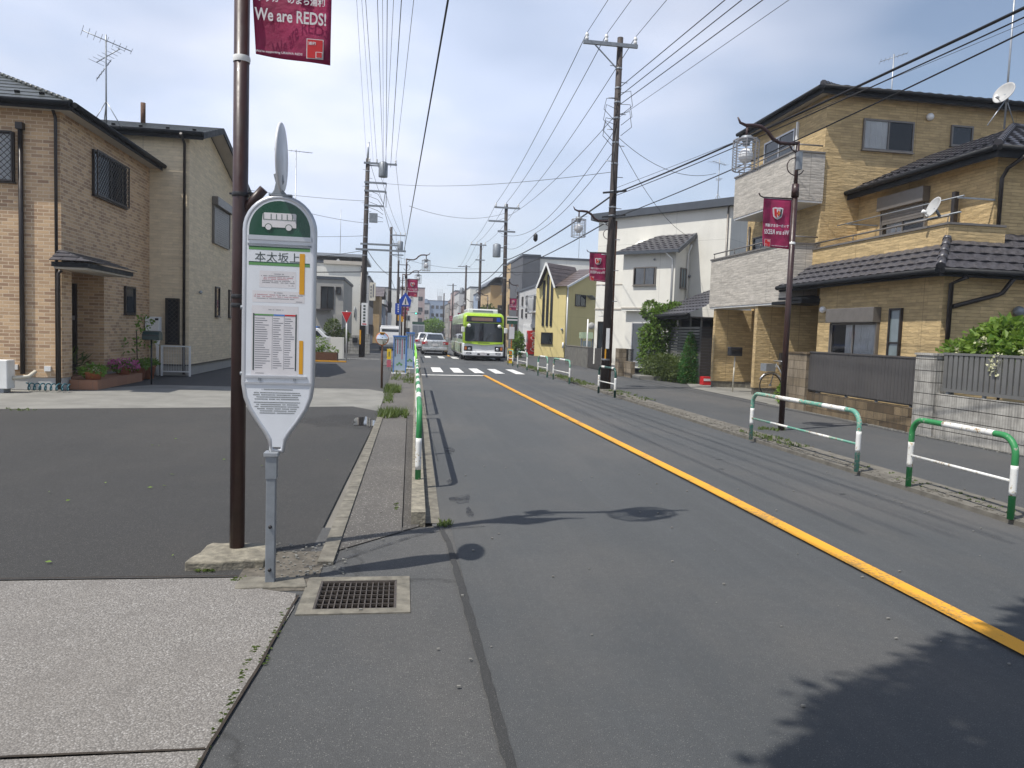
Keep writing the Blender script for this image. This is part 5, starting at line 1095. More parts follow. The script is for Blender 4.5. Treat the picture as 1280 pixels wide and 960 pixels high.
P('disc_bracket',MB().prism([(-.035,-.012,2.384),(.055,-.012,2.384),(.02,-.012,2.42),(.035,-.012,2.46),(.03,-.012,2.50),(.005,-.012,2.52),(-.025,-.012,2.50),(-.012,-.012,2.45),(-.02,-.012,2.41)],(0,.024,0)),'dsteel',bevel=.004); P('bracket_foot',MB().box(-.05,-.018,2.374,.085,.018,2.384),'dsteel')
P('round_disc',MB().lathe([(.001,-.008),(.198,-.008),(.203,-.005),(.203,.005),(.198,.008),(.001,.008)],40,(.02,0,2.60),'x'),'disc')
for z in (1.7,1.3): P('side_bolt',MB().cyl((cx-.225,0,z),(cx-.2,0,z),.012,None,8),'dsteel')
m = MB().prism([(x,y,-.02) for x,y in wobble([(-.98,4.53),(-.55,4.55),(-.60,4.72),(-.97,4.74)],.008,.07,random.Random(2))],(0,0,.032)); tag(obj('footing', m, M['conc'], bevel=.006), 'small grey concrete footing under the bus stop post', 'footing')
# drain grate
t = thing('drain_grate', 'rusty steel drain grate set in a concrete surround beside the bus stop', 'drain grate', (-.24,4.42,0)); m = MB()
for k in range(14): x = HX0+.012+k*(HX1-HX0-.024)/13; m.box(x-.0035,HY0+.01,-.035,x+.0035,HY1-.01,-.004)
obj('bearing_bar', m, M['iron'], t); m = MB()
for k in range(7): y = HY0+.02+k*(HY1-HY0-.04)/6; m.box(HX0+.008,y-.0035,-.020,HX1-.008,y+.0035,-.0025)
obj('cross_bar', m, M['iron'], t); m = MB().box(HX0,HY0,-.03,HX1,HY0+.012,.002).box(HX0,HY1-.012,-.03,HX1,HY1,.002).box(HX0,HY0+.012,-.03,HX0+.012,HY1-.012,.002).box(HX1-.012,HY0+.012,-.03,HX1,HY1-.012,.002); obj('frame', m, M['iron'], t)
# ------------------------------------------------------------------ guard rails
def guard_rail(label, a, b, h=.72, c1='green', bands=(), low=True, group=None, mids=(), lowc=None, r_=.030):
    """a pipe hoop from a to b; bands are (start,end) in metres along the hoop"""
    a,b = Vector(a),Vector(b); t = thing('guard_rail', label, 'guard rail', tuple(a), group); d = (b-a).normalized(); L = (b-a).length; R_ = .17
    path = [a, a+Vector((0,0,h-R_))]
    for k in range(1,8): q = k/8*PI/2; path.append(a+d*(R_-R_*math.cos(q))+Vector((0,0,h-R_+R_*math.sin(q))))
    path += [a+d*R_+Vector((0,0,h)), b-d*R_+Vector((0,0,h))]
    for k in range(1,8): q = k/8*PI/2; path.append(b-d*(R_-R_*math.sin(q))+Vector((0,0,h-R_+R_*math.cos(q))))
    path += [b+Vector((0,0,h-R_)), b]
    obj('pipe', MB().tube(path,r_,12), M[c1], t)
    S = [0]
    for p,q in zip(path,path[1:]): S.append(S[-1]+(q-p).length)
    def at(s):
        for i in range(len(S)-1):
            if s <= S[i+1]: return path[i].lerp(path[i+1],(s-S[i])/max(1e-6,S[i+1]-S[i]))
        return path[-1]
    for s0,s1 in bands:
        s0,s1 = (x if x >= 0 else S[-1]+x for x in (s0,s1)); n = max(1,int((s1-s0)/.04)); obj('white_band', MB().tube([at(s0+(s1-s0)*k/n) for k in range(n+1)],r_+.0015,12), M['wband'], t)
    if low:
        z = Vector((0,0,h*.46)); obj('lower_bar', MB().cyl(a+z+d*r_*.5,b+z-d*r_*.5,.015,None,10), M[lowc or 'wband'], t)
        if lowc and L > 1.5:
            for k in range(2): obj('white_band', MB().cyl(a+z+d*(L*(.22+.38*k)),a+z+d*(L*(.40+.38*k)),.0165,None,10), M['wband'], t)
    for s in mids: obj('post', MB().cyl(a+d*s,a+d*s+Vector((0,0,h)),r_*.9,None,10), M['wband'], t)
    
    return t
GR = 'guard rails along the road'; z_ = .05
guard_rail('bright green and white guard rail nearest on the right, before the slatted fence',(5.58,5.95,z_),(5.62,7.40,z_),.76,'green',[(.22,.50),(.95,1.65),(-.50,-.22)],group=GR)
guard_rail('long faded green and white guard rail in front of the tan house lamp',(5.55,8.25,z_),(5.50,10.95,z_),.74,'teal',[(.24,.50),(.95,1.45),(2.0,2.65),(-.50,-.24)],lowc='teal',group=GR)
guard_rail('short dark green and white guard rail at the foot of the right utility pole',(5.38,18.2,z_),(5.30,19.5,z_),.74,'dgreen',[(.18,.5),(.8,.95),(1.5,1.75),(-.5,-.18)],group=GR)
guard_rail('teal and white guard rail third along the right kerb, before the stained block wall',(5.27,22.95,z_),(5.16,25.0,z_),.74,'teal',[(.2,.5),(1.2,1.9),(-.5,-.2)],group=GR)
guard_rail('small teal and white guard rail beside the crossing on the right',(5.16,26.1,z_),(5.02,27.2,z_),.74,'teal',[(.2,.5),(.9,1.5),(-.5,-.2)],group=GR)
guard_rail('pale teal guard rail beyond the crossing, before the vending machine',(5.22,30.9,z_),(5.14,33.0,z_),.74,'teal',[(.15,.55),(1.0,2.0),(-.55,-.15)],group=GR)
guard_rail('teal guard rail next to the yellow caution board',(5.15,34.6,z_),(5.12,36.0,z_),.72,'teal',[(.2,.5),(-.5,-.2)],group=GR)
zl = .096
guard_rail('green and white guard rail on the kerb stones nearest the bus stop sign',(.175,7.42,zl),(.26,13.3,zl),.72,'green',[(.10,.42),(1.7,2.3),(3.0,3.6),(4.3,4.9),(5.6,6.2),(-.42,-.10)],mids=(2.0,4.0),group=GR)
guard_rail('green and white guard rail second along the left kerb stones',(.27,13.9,zl),(.36,19.6,zl),.72,'green',[(.10,.42),(1.5,2.1),(2.9,3.5),(4.3,4.9),(5.6,6.2),(-.42,-.10)],mids=(2.0,4.0),group=GR)
guard_rail('lime and white guard rail beside the blue framed notice boards',(.43,25.0,.01),(.52,31.5,.01),.78,'limeplastic',[(0,.40),(-.42,0)],group=GR)
guard_rail('lime guard rail farther down the left kerb, level with the silver sedan',(.58,36,.01),(.66,45,.01),.78,'limeplastic',[(0,.35)],group=GR)
# ------------------------------------------------------------------ utility poles and their fittings
def utility_pole(label, x,y,top, r0=.15,r1=.10, lean=0, arms=(), trans=None, bands=(), lower=None, extra=0):
    t = thing('utility_pole', label, 'utility pole', (x,y,0), 'concrete utility poles along the street')
    obj('pole', MB().tube([(x,y,-.05),(x+lean*.5,y,top*.5),(x+lean,y,top)],[r0,(r0+r1)/2,r1],14), M['pole'], t)
    def ax(z): return x+lean*z/top
    for a0,a1,z in arms:
        arm = obj('crossarm', MB().box(a0,y-.15,z-.05,a1,y-.075,z+.05), M['dsteel'], t)
    for z in bands: obj('band', MB().lathe([(r0*1.02-(r0-r1)*z/top,0),(r0*1.1-(r0-r1)*z/top,.01),(r0*1.02-(r0-r1)*z/top,.05)],12,(ax(z),y,z)), M['steel'], t)
    n = 0; z = 2.2
    while z < top-.6 and y < 60:
        s = 1 if n%2 else -1; obj('step_bolt', MB().cyl((ax(z)+s*.08,y,z),(ax(z)+s*.27,y,z),.011,None,6), M['steel'], t); z += .45; n += 1
    if trans: obj('transformer', MB().lathe([(.001,0),(.24,0),(.25,.03),(.25,.75),(.20,.80),(.08,.85),(.001,.85)],16,(ax(trans[1])+trans[0],y-.05,trans[1])), M['dsteel'], t); obj('transformer_hanger', MB().bar((ax(trans[1]),y,trans[1]+.6),(ax(trans[1])+trans[0],y,trans[1]+.6),.06), M['dsteel'], t)
    return t
def insulators(par, pts, s=1):
    for p in pts: obj('insulator', MB().lathe([(.02,0),(.055,.03),(.055,.07),(.03,.10),(.055,.13),(.055,.17),(.02,.22)],10,tuple(p)), M['whitep'], par)
p = utility_pole('tall dark utility pole on the right kerb before the white house, with three white insulators', 5.93,21.2,10.2,.128,.085,.03,[(4.85,6.45,9.95),],None,[.9,5.1,5.35,5.8,6.6,7.2,7.9,8.35,8.75,9.3])
insulators(p,[(4.95,21.09,10.0),(5.52,21.09,10.0),(6.38,21.09,10.0)]); obj('arm_brace', MB().bar((5.2,21.1,9.9),(5.86,21.1,9.3),.03), M['dsteel'], p)
for z in (5.05,5.75): obj('service_clamp', MB().bar((5.6,21.05,z),(6.3,21.05,z+.1),.05), M['black'], p)
r = random.Random(3); m = MB()
for k in range(7):
    z0 = 7.7+.15*k; s = r.choice((-1,1)); m.tube([(5.93,21.1,z0),(5.93+s*.35,21.0,z0+r.uniform(-.1,.2)),(5.93+s*.42,21.0,z0-.35),(5.93+s*.12,21.05,z0-.6)],.009,5)
m.tube([(5.93,21.03,7.6),(5.86,21.02,6.6),(5.97,21.02,5.4)],.02,6); obj('drop_wires', m, M['wire'], p)
part('number_plate', p, 'whitep', (5.88,21.035,1.25,5.98,21.05,1.85)); part('warning_band', p, 'orange', (5.86,21.04,.95,5.90,21.055,1.24)); pipe(p,[(6.12,21.3,.05),(6.1,21.25,5.0)],.03,'rust','conduit')
p2 = utility_pole('dark utility pole on the right just behind the bus, with a grey transformer', 6.2,46,9.6,.15,.10,-.1,[(5.35,6.95,9.35),(5.0,6.2,8.5),(5.6,6.7,7.9)],(-.55,6.3),[5,5.8,6.2,7,7.6]); insulators(p2,[(5.45,45.89,9.4),(6.05,45.89,9.4),(6.85,45.89,9.4)])
p3 = utility_pole('dark utility pole third down the right side behind the bus', 7.0,70,10.0,.16,.10,0,[(6.0,7.5,9.8),(6.5,7.4,8.4)]); insulators(p3,[(6.1,69.89,9.85),(6.6,69.89,9.85),(7.4,69.89,9.85)]); 
p4 = utility_pole('dark utility pole fourth down the right side', 7.7,95,10.1,.17,.11,0,[(6.6,8.2,9.9)],(-.5,6.4)); p5 = utility_pole('dark utility pole farthest down the right side', 8.0,125,9.6,.17,.11,0,[(7.0,8.6,9.3)]); p6 = utility_pole('thin dark utility pole between the two farthest poles on the right', 7.2,138,8.6,.17,.11)
q = utility_pole('dark utility pole before the cream white building, with stacked crossarms and a cable box', -2.31,42,10.9,.17,.11,.12,[(-2.4,-.6,10.65),(-2.35,-1.15,9.6),(-2.35,-1.15,9.15),(-2.35,-1.3,8.35),(-2.75,-.0,5.95),(-2.5,-.4,6.25)],(.85,9.95),[2.9,5.6,6.6,7.3,8.1,8.8,9.4,10.2])
insulators(q,[(-2.1,41.89,10.7),(-1.7,41.89,10.7),(-.68,41.89,10.7)]); obj('pole_top', MB().cyl((-2.2,42,10.85),(-2.17,42,11.8),.055,.05,8), M['steel'], q); part('cable_box', q, 'dsteel', (-2.05,41.85,7.45,-1.6,42.05,7.95)); part('advert_board', q, 'whitep', (-2.36,41.76,1.75,-2.02,41.81,3.0)); text('advert_lettering','御\n嶽\n整\n形',M['ink'],q,(-2.19,41.755,2.4),.14,.95) if False else None
m = MB()
for k in range(6): m.box(-2.26,41.752,2.78-.17*k,-2.14,41.758,2.88-.17*k)
obj('advert_print', m, M['ink'], q); part('advert_print', q, 'bred', (-2.3,41.752,1.80,-2.08,41.758,1.86)); part('hanging_board', q, 'cream', (-1.95,41.9,3.15,-1.62,41.96,4.15)); m = MB()
for k in range(4): m.box(-1.90,41.892,3.85-.18*k,-1.83,41.898,3.97-.18*k)
m.box(-1.77,41.892,3.35,-1.71,41.898,4.05); obj('hanging_print', m, M['inkgrey'], q); part('warning_band', q, 'orange', (-2.45,41.82,.7,-2.36,41.85,1.5)); m = MB()
for k in range(6): m.tube([(-2.2,41.9,9.2-.3*k),(-1.6,41.9,9.0-.3*k),(-1.3,41.85,8.5-.2*k)],.012,5)
obj('drop_wires', m, M['wire'], q); m = MB()
for (a,b) in (((-1.15,9.6),(-1.3,8.35)),((-1.15,9.15),(-1.15,8.3))): m.bar((a[0],41.9,a[1]),(b[0],41.9,b[1]),.04)
obj('arm_link', m, M['dsteel'], q)
q2 = utility_pole('dark utility pole second down the left side, with a transformer', -1.31,66,10.5,.17,.11,0,[(-1.4,-.05,9.8),(-1.4,-.2,8.1)],(.8,8.5),[3,5,7]); insulators(q2,[(-.9,65.89,9.85),(-.5,65.89,9.85),(-.1,65.89,9.85)]); part('advert_board', q2, 'whitep', (-1.46,65.8,.9,-1.12,65.84,3.0))
q3 = utility_pole('dark utility pole third down the left side', -.86,92,10.0,.17,.11,0,[(-1.0,.3,9.5)]); q4 = utility_pole('dark utility pole fourth down the left side', -.9,118,9.8,.17,.11,0,[(-1.0,.3,9.3)])
# ------------------------------------------------------------------ overhead wires
def wire(label, pts, sag=.25, r_=.009):
    P = []
    for a,b in zip(pts,pts[1:]):
        a,b = Vector(a),Vector(b); n = 14
        for k in range(n + (1 if b == Vector(pts[-1]) else 0)):
            f = k/n; P.append(a.lerp(b,f)-Vector((0,0,4*sag*f*(1-f))))
    o = obj('power_line', MB().tube(P,r_,5,False), M['wire']); return tag(o,label,'wire','overhead wires')
def through(label, A, B, k, sag, r_):
    """wire from A through B, running on to k times that distance, lifted so that it meets B despite the sag"""
    A,B = Vector(A),Vector(B); f = 1/k; lift = 4*sag*f*(1-f)/f*1.0; E = A+(B-A)*k; E.z += 4*sag*(1-f); return wire(label,[tuple(A),tuple(E)],sag,r_)
xs = [4.95,5.52,6.38]; y2 = [5.45,6.05,6.85]; y3 = [6.1,6.6,7.4]
for i,n_ in enumerate(('left','middle','right')):
    wire(f'high voltage wire over the {n_} insulator of the right pole, running toward the viewer',[(xs[i]-.35,-14,10.3),(xs[i],21.09,10.22)],.35,.008)
    wire(f'high voltage wire from the {n_} insulator of the right pole down the street',[(xs[i],21.09,10.22),(y2[i],45.9,9.6),(y3[i],69.9,10.05),(y3[i]+.7,95,9.95)],.35,.011)
for i,(gx,gy) in enumerate(((6.17,14.48),(6.37,14.44),(6.63,14.38))):
    z0 = 8.75-.25*i; A = Vector((5.95,21.1,z0)); B = Vector((gx,gy,8.4-.1*i)); D = (B-A)
    wire(f'insulated cable {("upper","middle","lower")[i]} of the three rising right from the tall right pole',[tuple(A),tuple(A+D*3.2)],.02,.011)
A = Vector((5.95,21.1,7.9)); wire('thin wire below the three cables rising right from the tall right pole',[tuple(A),tuple(A+(Vector((6.91,13.38,8.0))-A)*3)],.05,.006)
A = Vector((5.95,21.05,5.75)); B = Vector((6.54,7.35,5.3)); through('thick telephone bundle from the tall right pole passing before the tan house',A,B,1.9,.25,.020)
B = Vector((6.71,7.53,5.29)); through('slim telephone cable just under the thick bundle before the tan house',A-Vector((0,0,.07)),B,1.9,.27,.010)
A = Vector((5.95,21.05,5.05)); B = Vector((7.04,7.88,5.3)); through('lower telephone cable drooping before the tan house balcony',A,B,1.7,.3,.012)
wire('thick telephone bundle from the tall right pole to the pole behind the bus',[(5.95,21.05,5.75),(6.15,45.9,6.1),(7,69.9,6.2)],.2,.026); wire('second telephone bundle from the tall right pole to the pole behind the bus',[(5.95,21.05,5.05),(6.15,45.9,5.5),(7,69.9,5.6)],.2,.02)
wire('low voltage wire sloping between the tall right pole and the transformer pole',[(5.9,21.1,8.0),(5.5,45.9,8.5)],.5,.009); wire('looped service wire left of the tall right pole',[(5.9,21.1,7.6),(5.2,30,5.9),(5.6,45.9,7.9)],.3,.009); wire('second looped service wire left of the tall right pole',[(5.9,21.1,7.0),(5.25,30.2,5.75),(6.1,45.9,6.9)],.3,.009)
wire('service wire from the tall right pole to the white house roof',[(5.95,21.1,7.3),(11.5,29.5,5.9)],.4,.008); wire('service wire from the tall right pole to the tan house tower',[(5.95,21.1,7.4),(10.6,24.8,7.4)],.45,.008); wire('service wire from the tall right pole to the tan house roof antenna',[(5.95,21.1,5.9),(16.5,13,10.2)],.1,.006)
Lw = [(-1.41,19.95),(-1.28,19.93),(-1.18,19.9),(-.88,19.83),(-.75,19.81),(-.63,19.78),(-.47,19.74),(-.27,19.69),(.04,19.62)]; E_ = [(-2.25,10.75),(-1.9,10.75),(-1.7,10.8),(-1.35,10.4),(-1.3,9.6),(-1.2,10.3),(-1.25,10.0),(-.95,10.5),(-.68,10.85)]; rad = [.005,.005,.008,.009,.006,.010,.007,.012,.008]
nm = ('thinnest outer left','second thin left','dark left','grey left of centre','thin central','thick central','right of centre','thickest right','outer right')
for i,((gx,gy),(ex_,ez)) in enumerate(zip(Lw,E_)):
    A = Vector((ex_,41.9,ez)); B = Vector((gx,gy,10.0)); through(f'{nm[i]} wire of the bundle over the bus stop sign',A,B,1.75,.12,rad[i])
A = Vector((-.11,41.9,5.95)); B = Vector((.43,9.25,5.6)); through('single black cable sloping down the middle of the sky',A,B,1.35,.10,.014)
for i,(a,b,c) in enumerate(((-2.1,-.9,10.0),(-1.7,-.5,10.0),(-.68,-.1,10.05))): wire(f'{("left","middle","right")[i]} wire between the first and second poles on the left',[(a,41.9,10.8),(b,65.9,c),(b,92,9.7)],.4,.011)
wire('lower cable along the left poles',[(-2.3,41.9,6.2),(-1.3,65.9,6.3),(-.9,92,6.2)],.3,.02); wire('second lower cable along the left poles',[(-.4,41.9,6.1),(-.6,65.9,5.6),(-.9,92,5.4)],.3,.02); wire('third lower cable along the left poles',[(-1.3,41.9,8.4),(-.5,65.9,8.0),(-.9,92,8.0)],.35,.014)
wire('pair of dark cables crossing the street above the bus, upper',[(-8.0,39.0,4.25),(-2.35,42,4.72),(6.2,46,5.4),(11.9,60,6.8)],.03,.024); wire('thin wire crossing the street between the left pole and the tall right pole',[(-1.2,41.9,9.6),(5.93,21.2,6.4)],.25,.008); wire('thin wire crossing high from the left pole to the right pole behind the bus',[(.1,33,7.0),(6.2,46,9.1)],.45,.009)
wire('faint wire crossing the street far beyond',[(-1.3,66,8.1),(7,70,7.6)],.4,.012); wire('telephone wire from the left pole to the cream house',[(-2.3,42,7.4),(-9,34,7.9)],.3,.010); wire('upper wire passing behind the bus stop sign',[(-2.2,42,8.6),(-16,40,9.4)],.3,.010); wire('lower wire passing behind the bus stop sign',[(-2.3,42,6.7),(-14,46,7.3)],.3,.010)
wire('cable from the left pole to the white building wall',[(-2.3,42,5.9),(-9,50,5.9)],.15,.014); wire('dark service cable from the right pole behind the bus to the charcoal tower',[(6.2,46,5.8),(10.9,70,7.3)],.3,.02)
part_m = MB().lathe([(.03,0),(.1,.08),(.1,.3),(.03,.38)],10,(5.75,33,5.75)); tag(obj('cable_joint',part_m,M['black']),'black cable joint closure hanging on the telephone bundle over the right pavement','cable joint')
# ------------------------------------------------------------------ aerials, dishes
def yagi(par, c, L, n, ax, w, r_=.008, mat='steel'):
    c = Vector(c); ax = Vector(ax).normalized(); s = ax.cross(Vector((0,0,1))).normalized(); m = MB().cyl(c-ax*L/2,c+ax*L/2,r_*1.4,None,6)
    for k in range(n): p_ = c+ax*(L*(k/(n-1)-.5)); ww = w*(1-.4*k/(n-1)); m.cyl(p_-s*ww/2,p_+s*ww/2,r_*.7,None,5)
    return obj('yagi', m, M[mat], par)
def antenna(label, x,y,z0,z1, arrays, stay=True):
    t = thing('tv_antenna', label, 'TV antenna', (x,y,z0)); obj('mast', MB().cyl((x,y,z0),(x,y,z1),.02,None,8), M['steel'], t); m = MB()
    if stay:
        for k in range(3): a = k*2.1; m.cyl((x,y,z0+.55),(x+.35*math.cos(a),y+.35*math.sin(a),z0-.05),.012,None,6)
        obj('roof_mount', m, M['steel'], t)
    for a in arrays: yagi(t,*a)
    return t
antenna('tall roof aerial with several yagi arrays above the brick house', -7.45,20.0,6.45,8.6,[((-7.42,20,8.45),1.1,9,(1,.5,-.25),.75),((-7.4,20,8.1),.75,7,(1,-.4,.45),.5),((-7.5,20,7.75),.6,7,(.5,.2,.9),.35)])
antenna('small aerial on a thin pole seen just left of the sign disc', -4.3,30,0,8.4,[((-4.4,30,8.35),1.4,10,(1,.2,0),.4)],False); antenna('thin roof aerial between the tan house and the white house', 13.4,31,7.45,9.5,[((13.4,31,9.3),1.0,7,(1,.6,0),.5),((13.4,31,8.6),.45,5,(.3,1,0),.3)]); antenna('roof aerial behind the tan house ridge', 15.4,22.4,8.55,11.0,[((15.4,22.4,10.9),.8,7,(1,-.5,.3),.5)]); antenna('thin mast aerial above the yellow house roof', 16.6,70.5,8.9,13.2,[((16.7,70.5,13.1),1.3,6,(1,.3,.1),.7)],False); antenna('thin whip aerial above the cream white building', -5.0,58.5,7.2,10.6,[],False)
def dish(label, c, aim, r_, mast=None):
    t = thing('satellite_dish', label, 'satellite dish', tuple(c)); c = Vector(c); aim = Vector(aim).normalized(); rot = aim.to_track_quat('Z','Y').to_matrix()
    m = MB(); prof = [(r_*k/8, .25*r_*(k/8)**2) for k in range(9)]; mm = MB().lathe([(max(.001,a),b) for a,b in prof]+[(r_*1.02,.25*r_-.012)]+[(max(.001,a),b-.014) for a,b in prof[::-1]],24)
    mm.v = [tuple(c+rot@Vector(v)) for v in mm.v]; obj('reflector', mm, M['dishgrey'], t); tip = c+rot@Vector((0,-r_*.75,r_*.95)); obj('feed_arm', MB().cyl(c+rot@Vector((0,-r_*.9,.2*r_)),tip,.012,None,6), M['whitep'], t); obj('receiver', MB().cyl(tip,tip-aim*.09,.035,None,10), M['whitep'], t); obj('mount', MB().cyl(c,c-aim*.12-Vector((0,0,.12)),.03,None,8), M['dsteel'], t)
    if mast: obj('mast', MB().cyl(mast[0],mast[1],.022,None,8), M['steel'], t); obj('stay', MB().cyl(Vector(mast[0])+Vector((0,0,.7)),Vector(mast[0])+Vector((-.45,0,.05)),.012,None,6).cyl(Vector(mast[0])+Vector((0,0,.7)),Vector(mast[0])+Vector((.45,.2,.15)),.012,None,6), M['steel'], t)
dish('white satellite dish on the handrail of the tan balcony', (10.82,14.05,4.50),(-.92,.12,.38),.22); dish('white satellite dish on a tall mast on the tan house roof', (13.85,15.9,7.62),(-.95,-.2,.4),.26,((13.98,16.0,6.85),(13.98,16.0,10.4)))
# ------------------------------------------------------------------ small street furniture
t = thing('convex_mirror', 'round convex traffic mirror with an orange frame on a rusty orange post', 'traffic mirror', (-.56,20.2,0)); pipe(t,[(-.56,20.2,0),(-.575,20.2,1.45)],.03,'rust','post'); mm = MB().lathe([(.001,-.055)]+[(.155*k/6,-.055+.04*(k/6)**2) for k in range(1,7)],28,(-.575,20.15,1.33),'y'); obj('mirror_face', mm, M['mirror'], t); obj('mirror_frame', MB().lathe([(.152,-.022),(.172,-.022),(.178,0),(.16,.03),(.001,.04)],28,(-.575,20.16,1.33),'y'), M['lampor'], t); part('hood', t, 'orange', (-.64,20.05,1.49,-.51,20.16,1.51))
t = thing('stop_sign', 'red inverted triangle stop sign on a white post beside the planter', 'stop sign', (-2.7,36,0)); pipe(t,[(-2.7,36,0),(-2.72,36,2.4)],.032,'whitep','post'); S_ = .36
obj('sign_plate', MB().prism([(-2.72-S_*.72,35.95,2.36),(-2.72+S_*.72,35.95,2.36),(-2.72,35.95,1.78)],(0,.01,0)), M['bwhite'], t); obj('red_face', MB().poly([(-2.72-S_*.64,35.945,2.34),(-2.72+S_*.64,35.945,2.34),(-2.72,35.945,1.82)]), M['bred'], t); text('sign_lettering','止まれ',M['bwhite'],t,(-2.72,35.94,2.24),.26,.10,bold=.03)
t = thing('crossing_sign', 'blue pentagon pedestrian crossing sign above a blue direction plate', 'road sign', (-.2,34,0)); pipe(t,[(-.2,34,0),(-.2,34,3.2)],.035,'steel','post'); obj('pentagon', MB().prism([(-.2,33.94,2.65),(.25,33.94,2.65),(.30,33.94,2.95),(.03,33.94,3.28),(-.25,33.94,2.95)],(0,.012,0)), M['signblue'], t); obj('symbol_triangle', MB().poly([(-.12,33.935,2.72),(.19,33.935,2.72),(.035,33.935,3.12)]), M['bwhite'], t); obj('symbol_walker', MB().ball((.035,33.93,2.98),.025,8).prism([(.0,33.93,2.75),(.07,33.93,2.75),(.05,33.93,2.95),(.02,33.93,2.95)],(0,.002,0)), M['ink'], t)
part('direction_plate', t, 'signblue', (-.42,33.93,2.28,-.14,33.945,2.78)); m = MB()
for k in range(4): m.box(-.31,33.925,2.68-.1*k,-.25,33.929,2.74-.1*k)
obj('plate_print', m, M['bwhite'], t); part('small_plate', t, 'orange', (-.30,33.93,2.0,-.24,33.94,2.24),(-.14,33.93,1.95,-.04,33.94,2.2))
def notice_board(label, x,y,w,hh,rows,seed):
    t = thing('notice_board', label, 'notice board', (x,y,0)); b = part('panel', t, 'boardgrey', (x-w/2+.03,y-.01,.12,x+w/2-.03,y+.01,hh-.05)); part('frame', t, 'boardblue', (x-w/2,y-.02,.03,x-w/2+.03,y+.02,hh-.05),(x+w/2-.03,y-.02,.03,x+w/2,y+.02,hh-.05),(x-w/2-.02,y-.04,hh-.05,x+w/2+.02,y+.04,hh)); part('foot', t, 'whitep', (x-w/2-.05,y-.15,.0,x+w/2+.02,y+.15,.03))
    r = random.Random(seed); m3 = MB()
    for i in range(rows):
        m1 = MB(); cx_ = x-w/2+.07+(w-.14)*i/(rows-1); z = hh-.12
        while z > hh-.12-r.uniform(.45,.75): m1.box(cx_-.018,y-.014,z-.035,cx_+.018,y-.011,z); z -= .05
        obj('print_column', m1, M['inkred' if i%2 else 'ink'], t)
    for k in range(3): m3.ball((x-.08+.07*k,y-.014,.33+.05*(k%2)),.045,8,.9)
    m3.v = [(a,y-.0125+(b_-y+.014)*.03,c) for a,b_,c in m3.v]; obj('leaf_picture', m3, M['lime'], t)
    return t
notice_board('blue framed notice board with vertical lettering, wider and nearer one', -.13,27.0,.47,1.38,5,3); notice_board('narrow blue framed notice board behind the wider one', .27,30.5,.32,1.5,3,5)
t = thing('caution_sign', 'small yellow and red sign left of the blue framed notice boards', 'sign', (-.55,28.5,0)); part('yellow_plate', t, 'paleye', (-.62,28.48,.45,-.46,28.5,.85)); part('red_plate', t, 'inkred', (-.62,28.48,.15,-.46,28.5,.42)); part('stake', t, 'dsteel', (-.55,28.502,0,-.53,28.52,.9)); m = MB(); m.box(-.555,28.474,.56,-.525,28.479,.74); obj('plate_print', m, M['ink'], t)
t = thing('caution_board', 'yellow caution board with two round orange marks at the far bus stop', 'sign', (5.4,37,.05)); part('board', t, 'paleye', (5.22,36.98,.08,5.52,37.0,.82)); m = MB().ball((5.37,36.975,.62),.1,10,.9).ball((5.37,36.975,.30),.1,10,.9); m.v = [(a,36.976+(b_-36.975)*.02,c) for a,b_,c in m.v]; obj('orange_mark', m, M['lampor'], t); part('leg', t, 'dsteel', (5.24,37.002,.05,5.27,37.03,.7),(5.47,37.002,.05,5.50,37.03,.7)); m = MB().box(5.26,36.972,.44,5.48,36.977,.50); obj('print_bar', m, M['ink'], t)
t = thing('bus_stop_sign', 'far bus stop sign with a dark green box on an orange post, beside the bus', 'bus stop sign', (5.73,39.2,.05)); pipe(t,[(5.73,39.2,.05),(5.72,39.2,2.3)],.03,'lampor','post'); part('sign_box', t, 'signgreen', (5.45,39.12,2.1,6.0,39.26,2.44)); part('box_top', t, 'whitep', (5.43,39.1,2.442,6.02,39.28,2.50)); part('white_stripe', t, 'bwhite', (5.45,39.11,2.28,6.0,39.119,2.36)); part('timetable', t, 'bwhite', (5.58,39.14,1.3,5.86,39.168,1.95))
# vending machine
t = thing('vending_machine', 'red drinks vending machine with white script lettering, left of the yellow house', 'vending machine', (9.35,53.2,.05)); part('cabinet', t, 'bred', (9.0,53.2,.12,9.72,53.95,1.85), bevel=.02); part('display_window', t, 'glassb', (8.985,53.62,1.0,8.998,53.88,1.72)); part('dispense_flap', t, 'black', (8.985,53.3,.3,8.998,53.8,.5)); part('base', t, 'dsteel', (9.02,53.25,.03,9.70,53.9,.119)); text('script_lettering','Coca-Cola',M['bwhite'],t,(0.02,-.012,1.0),1.45,.40,ry=-PI/2,bold=.02,shear=.3); m = MB()
for k in range(8): m.box(8.985,53.4,1.55-.1*k,8.998,53.52,1.60-.1*k)
obj('side_print', m, M['bwhite'], t)
t = thing('bin', 'small red drinks bin beside the red vending machine', 'bin', (9.98,53.3,.05)); part('bin_body', t, 'bred', (9.82,53.15,.05,10.15,53.5,.85), bevel=.02); part('bin_hole', t, 'black', (9.92,53.14,.62,10.05,53.149,.74))
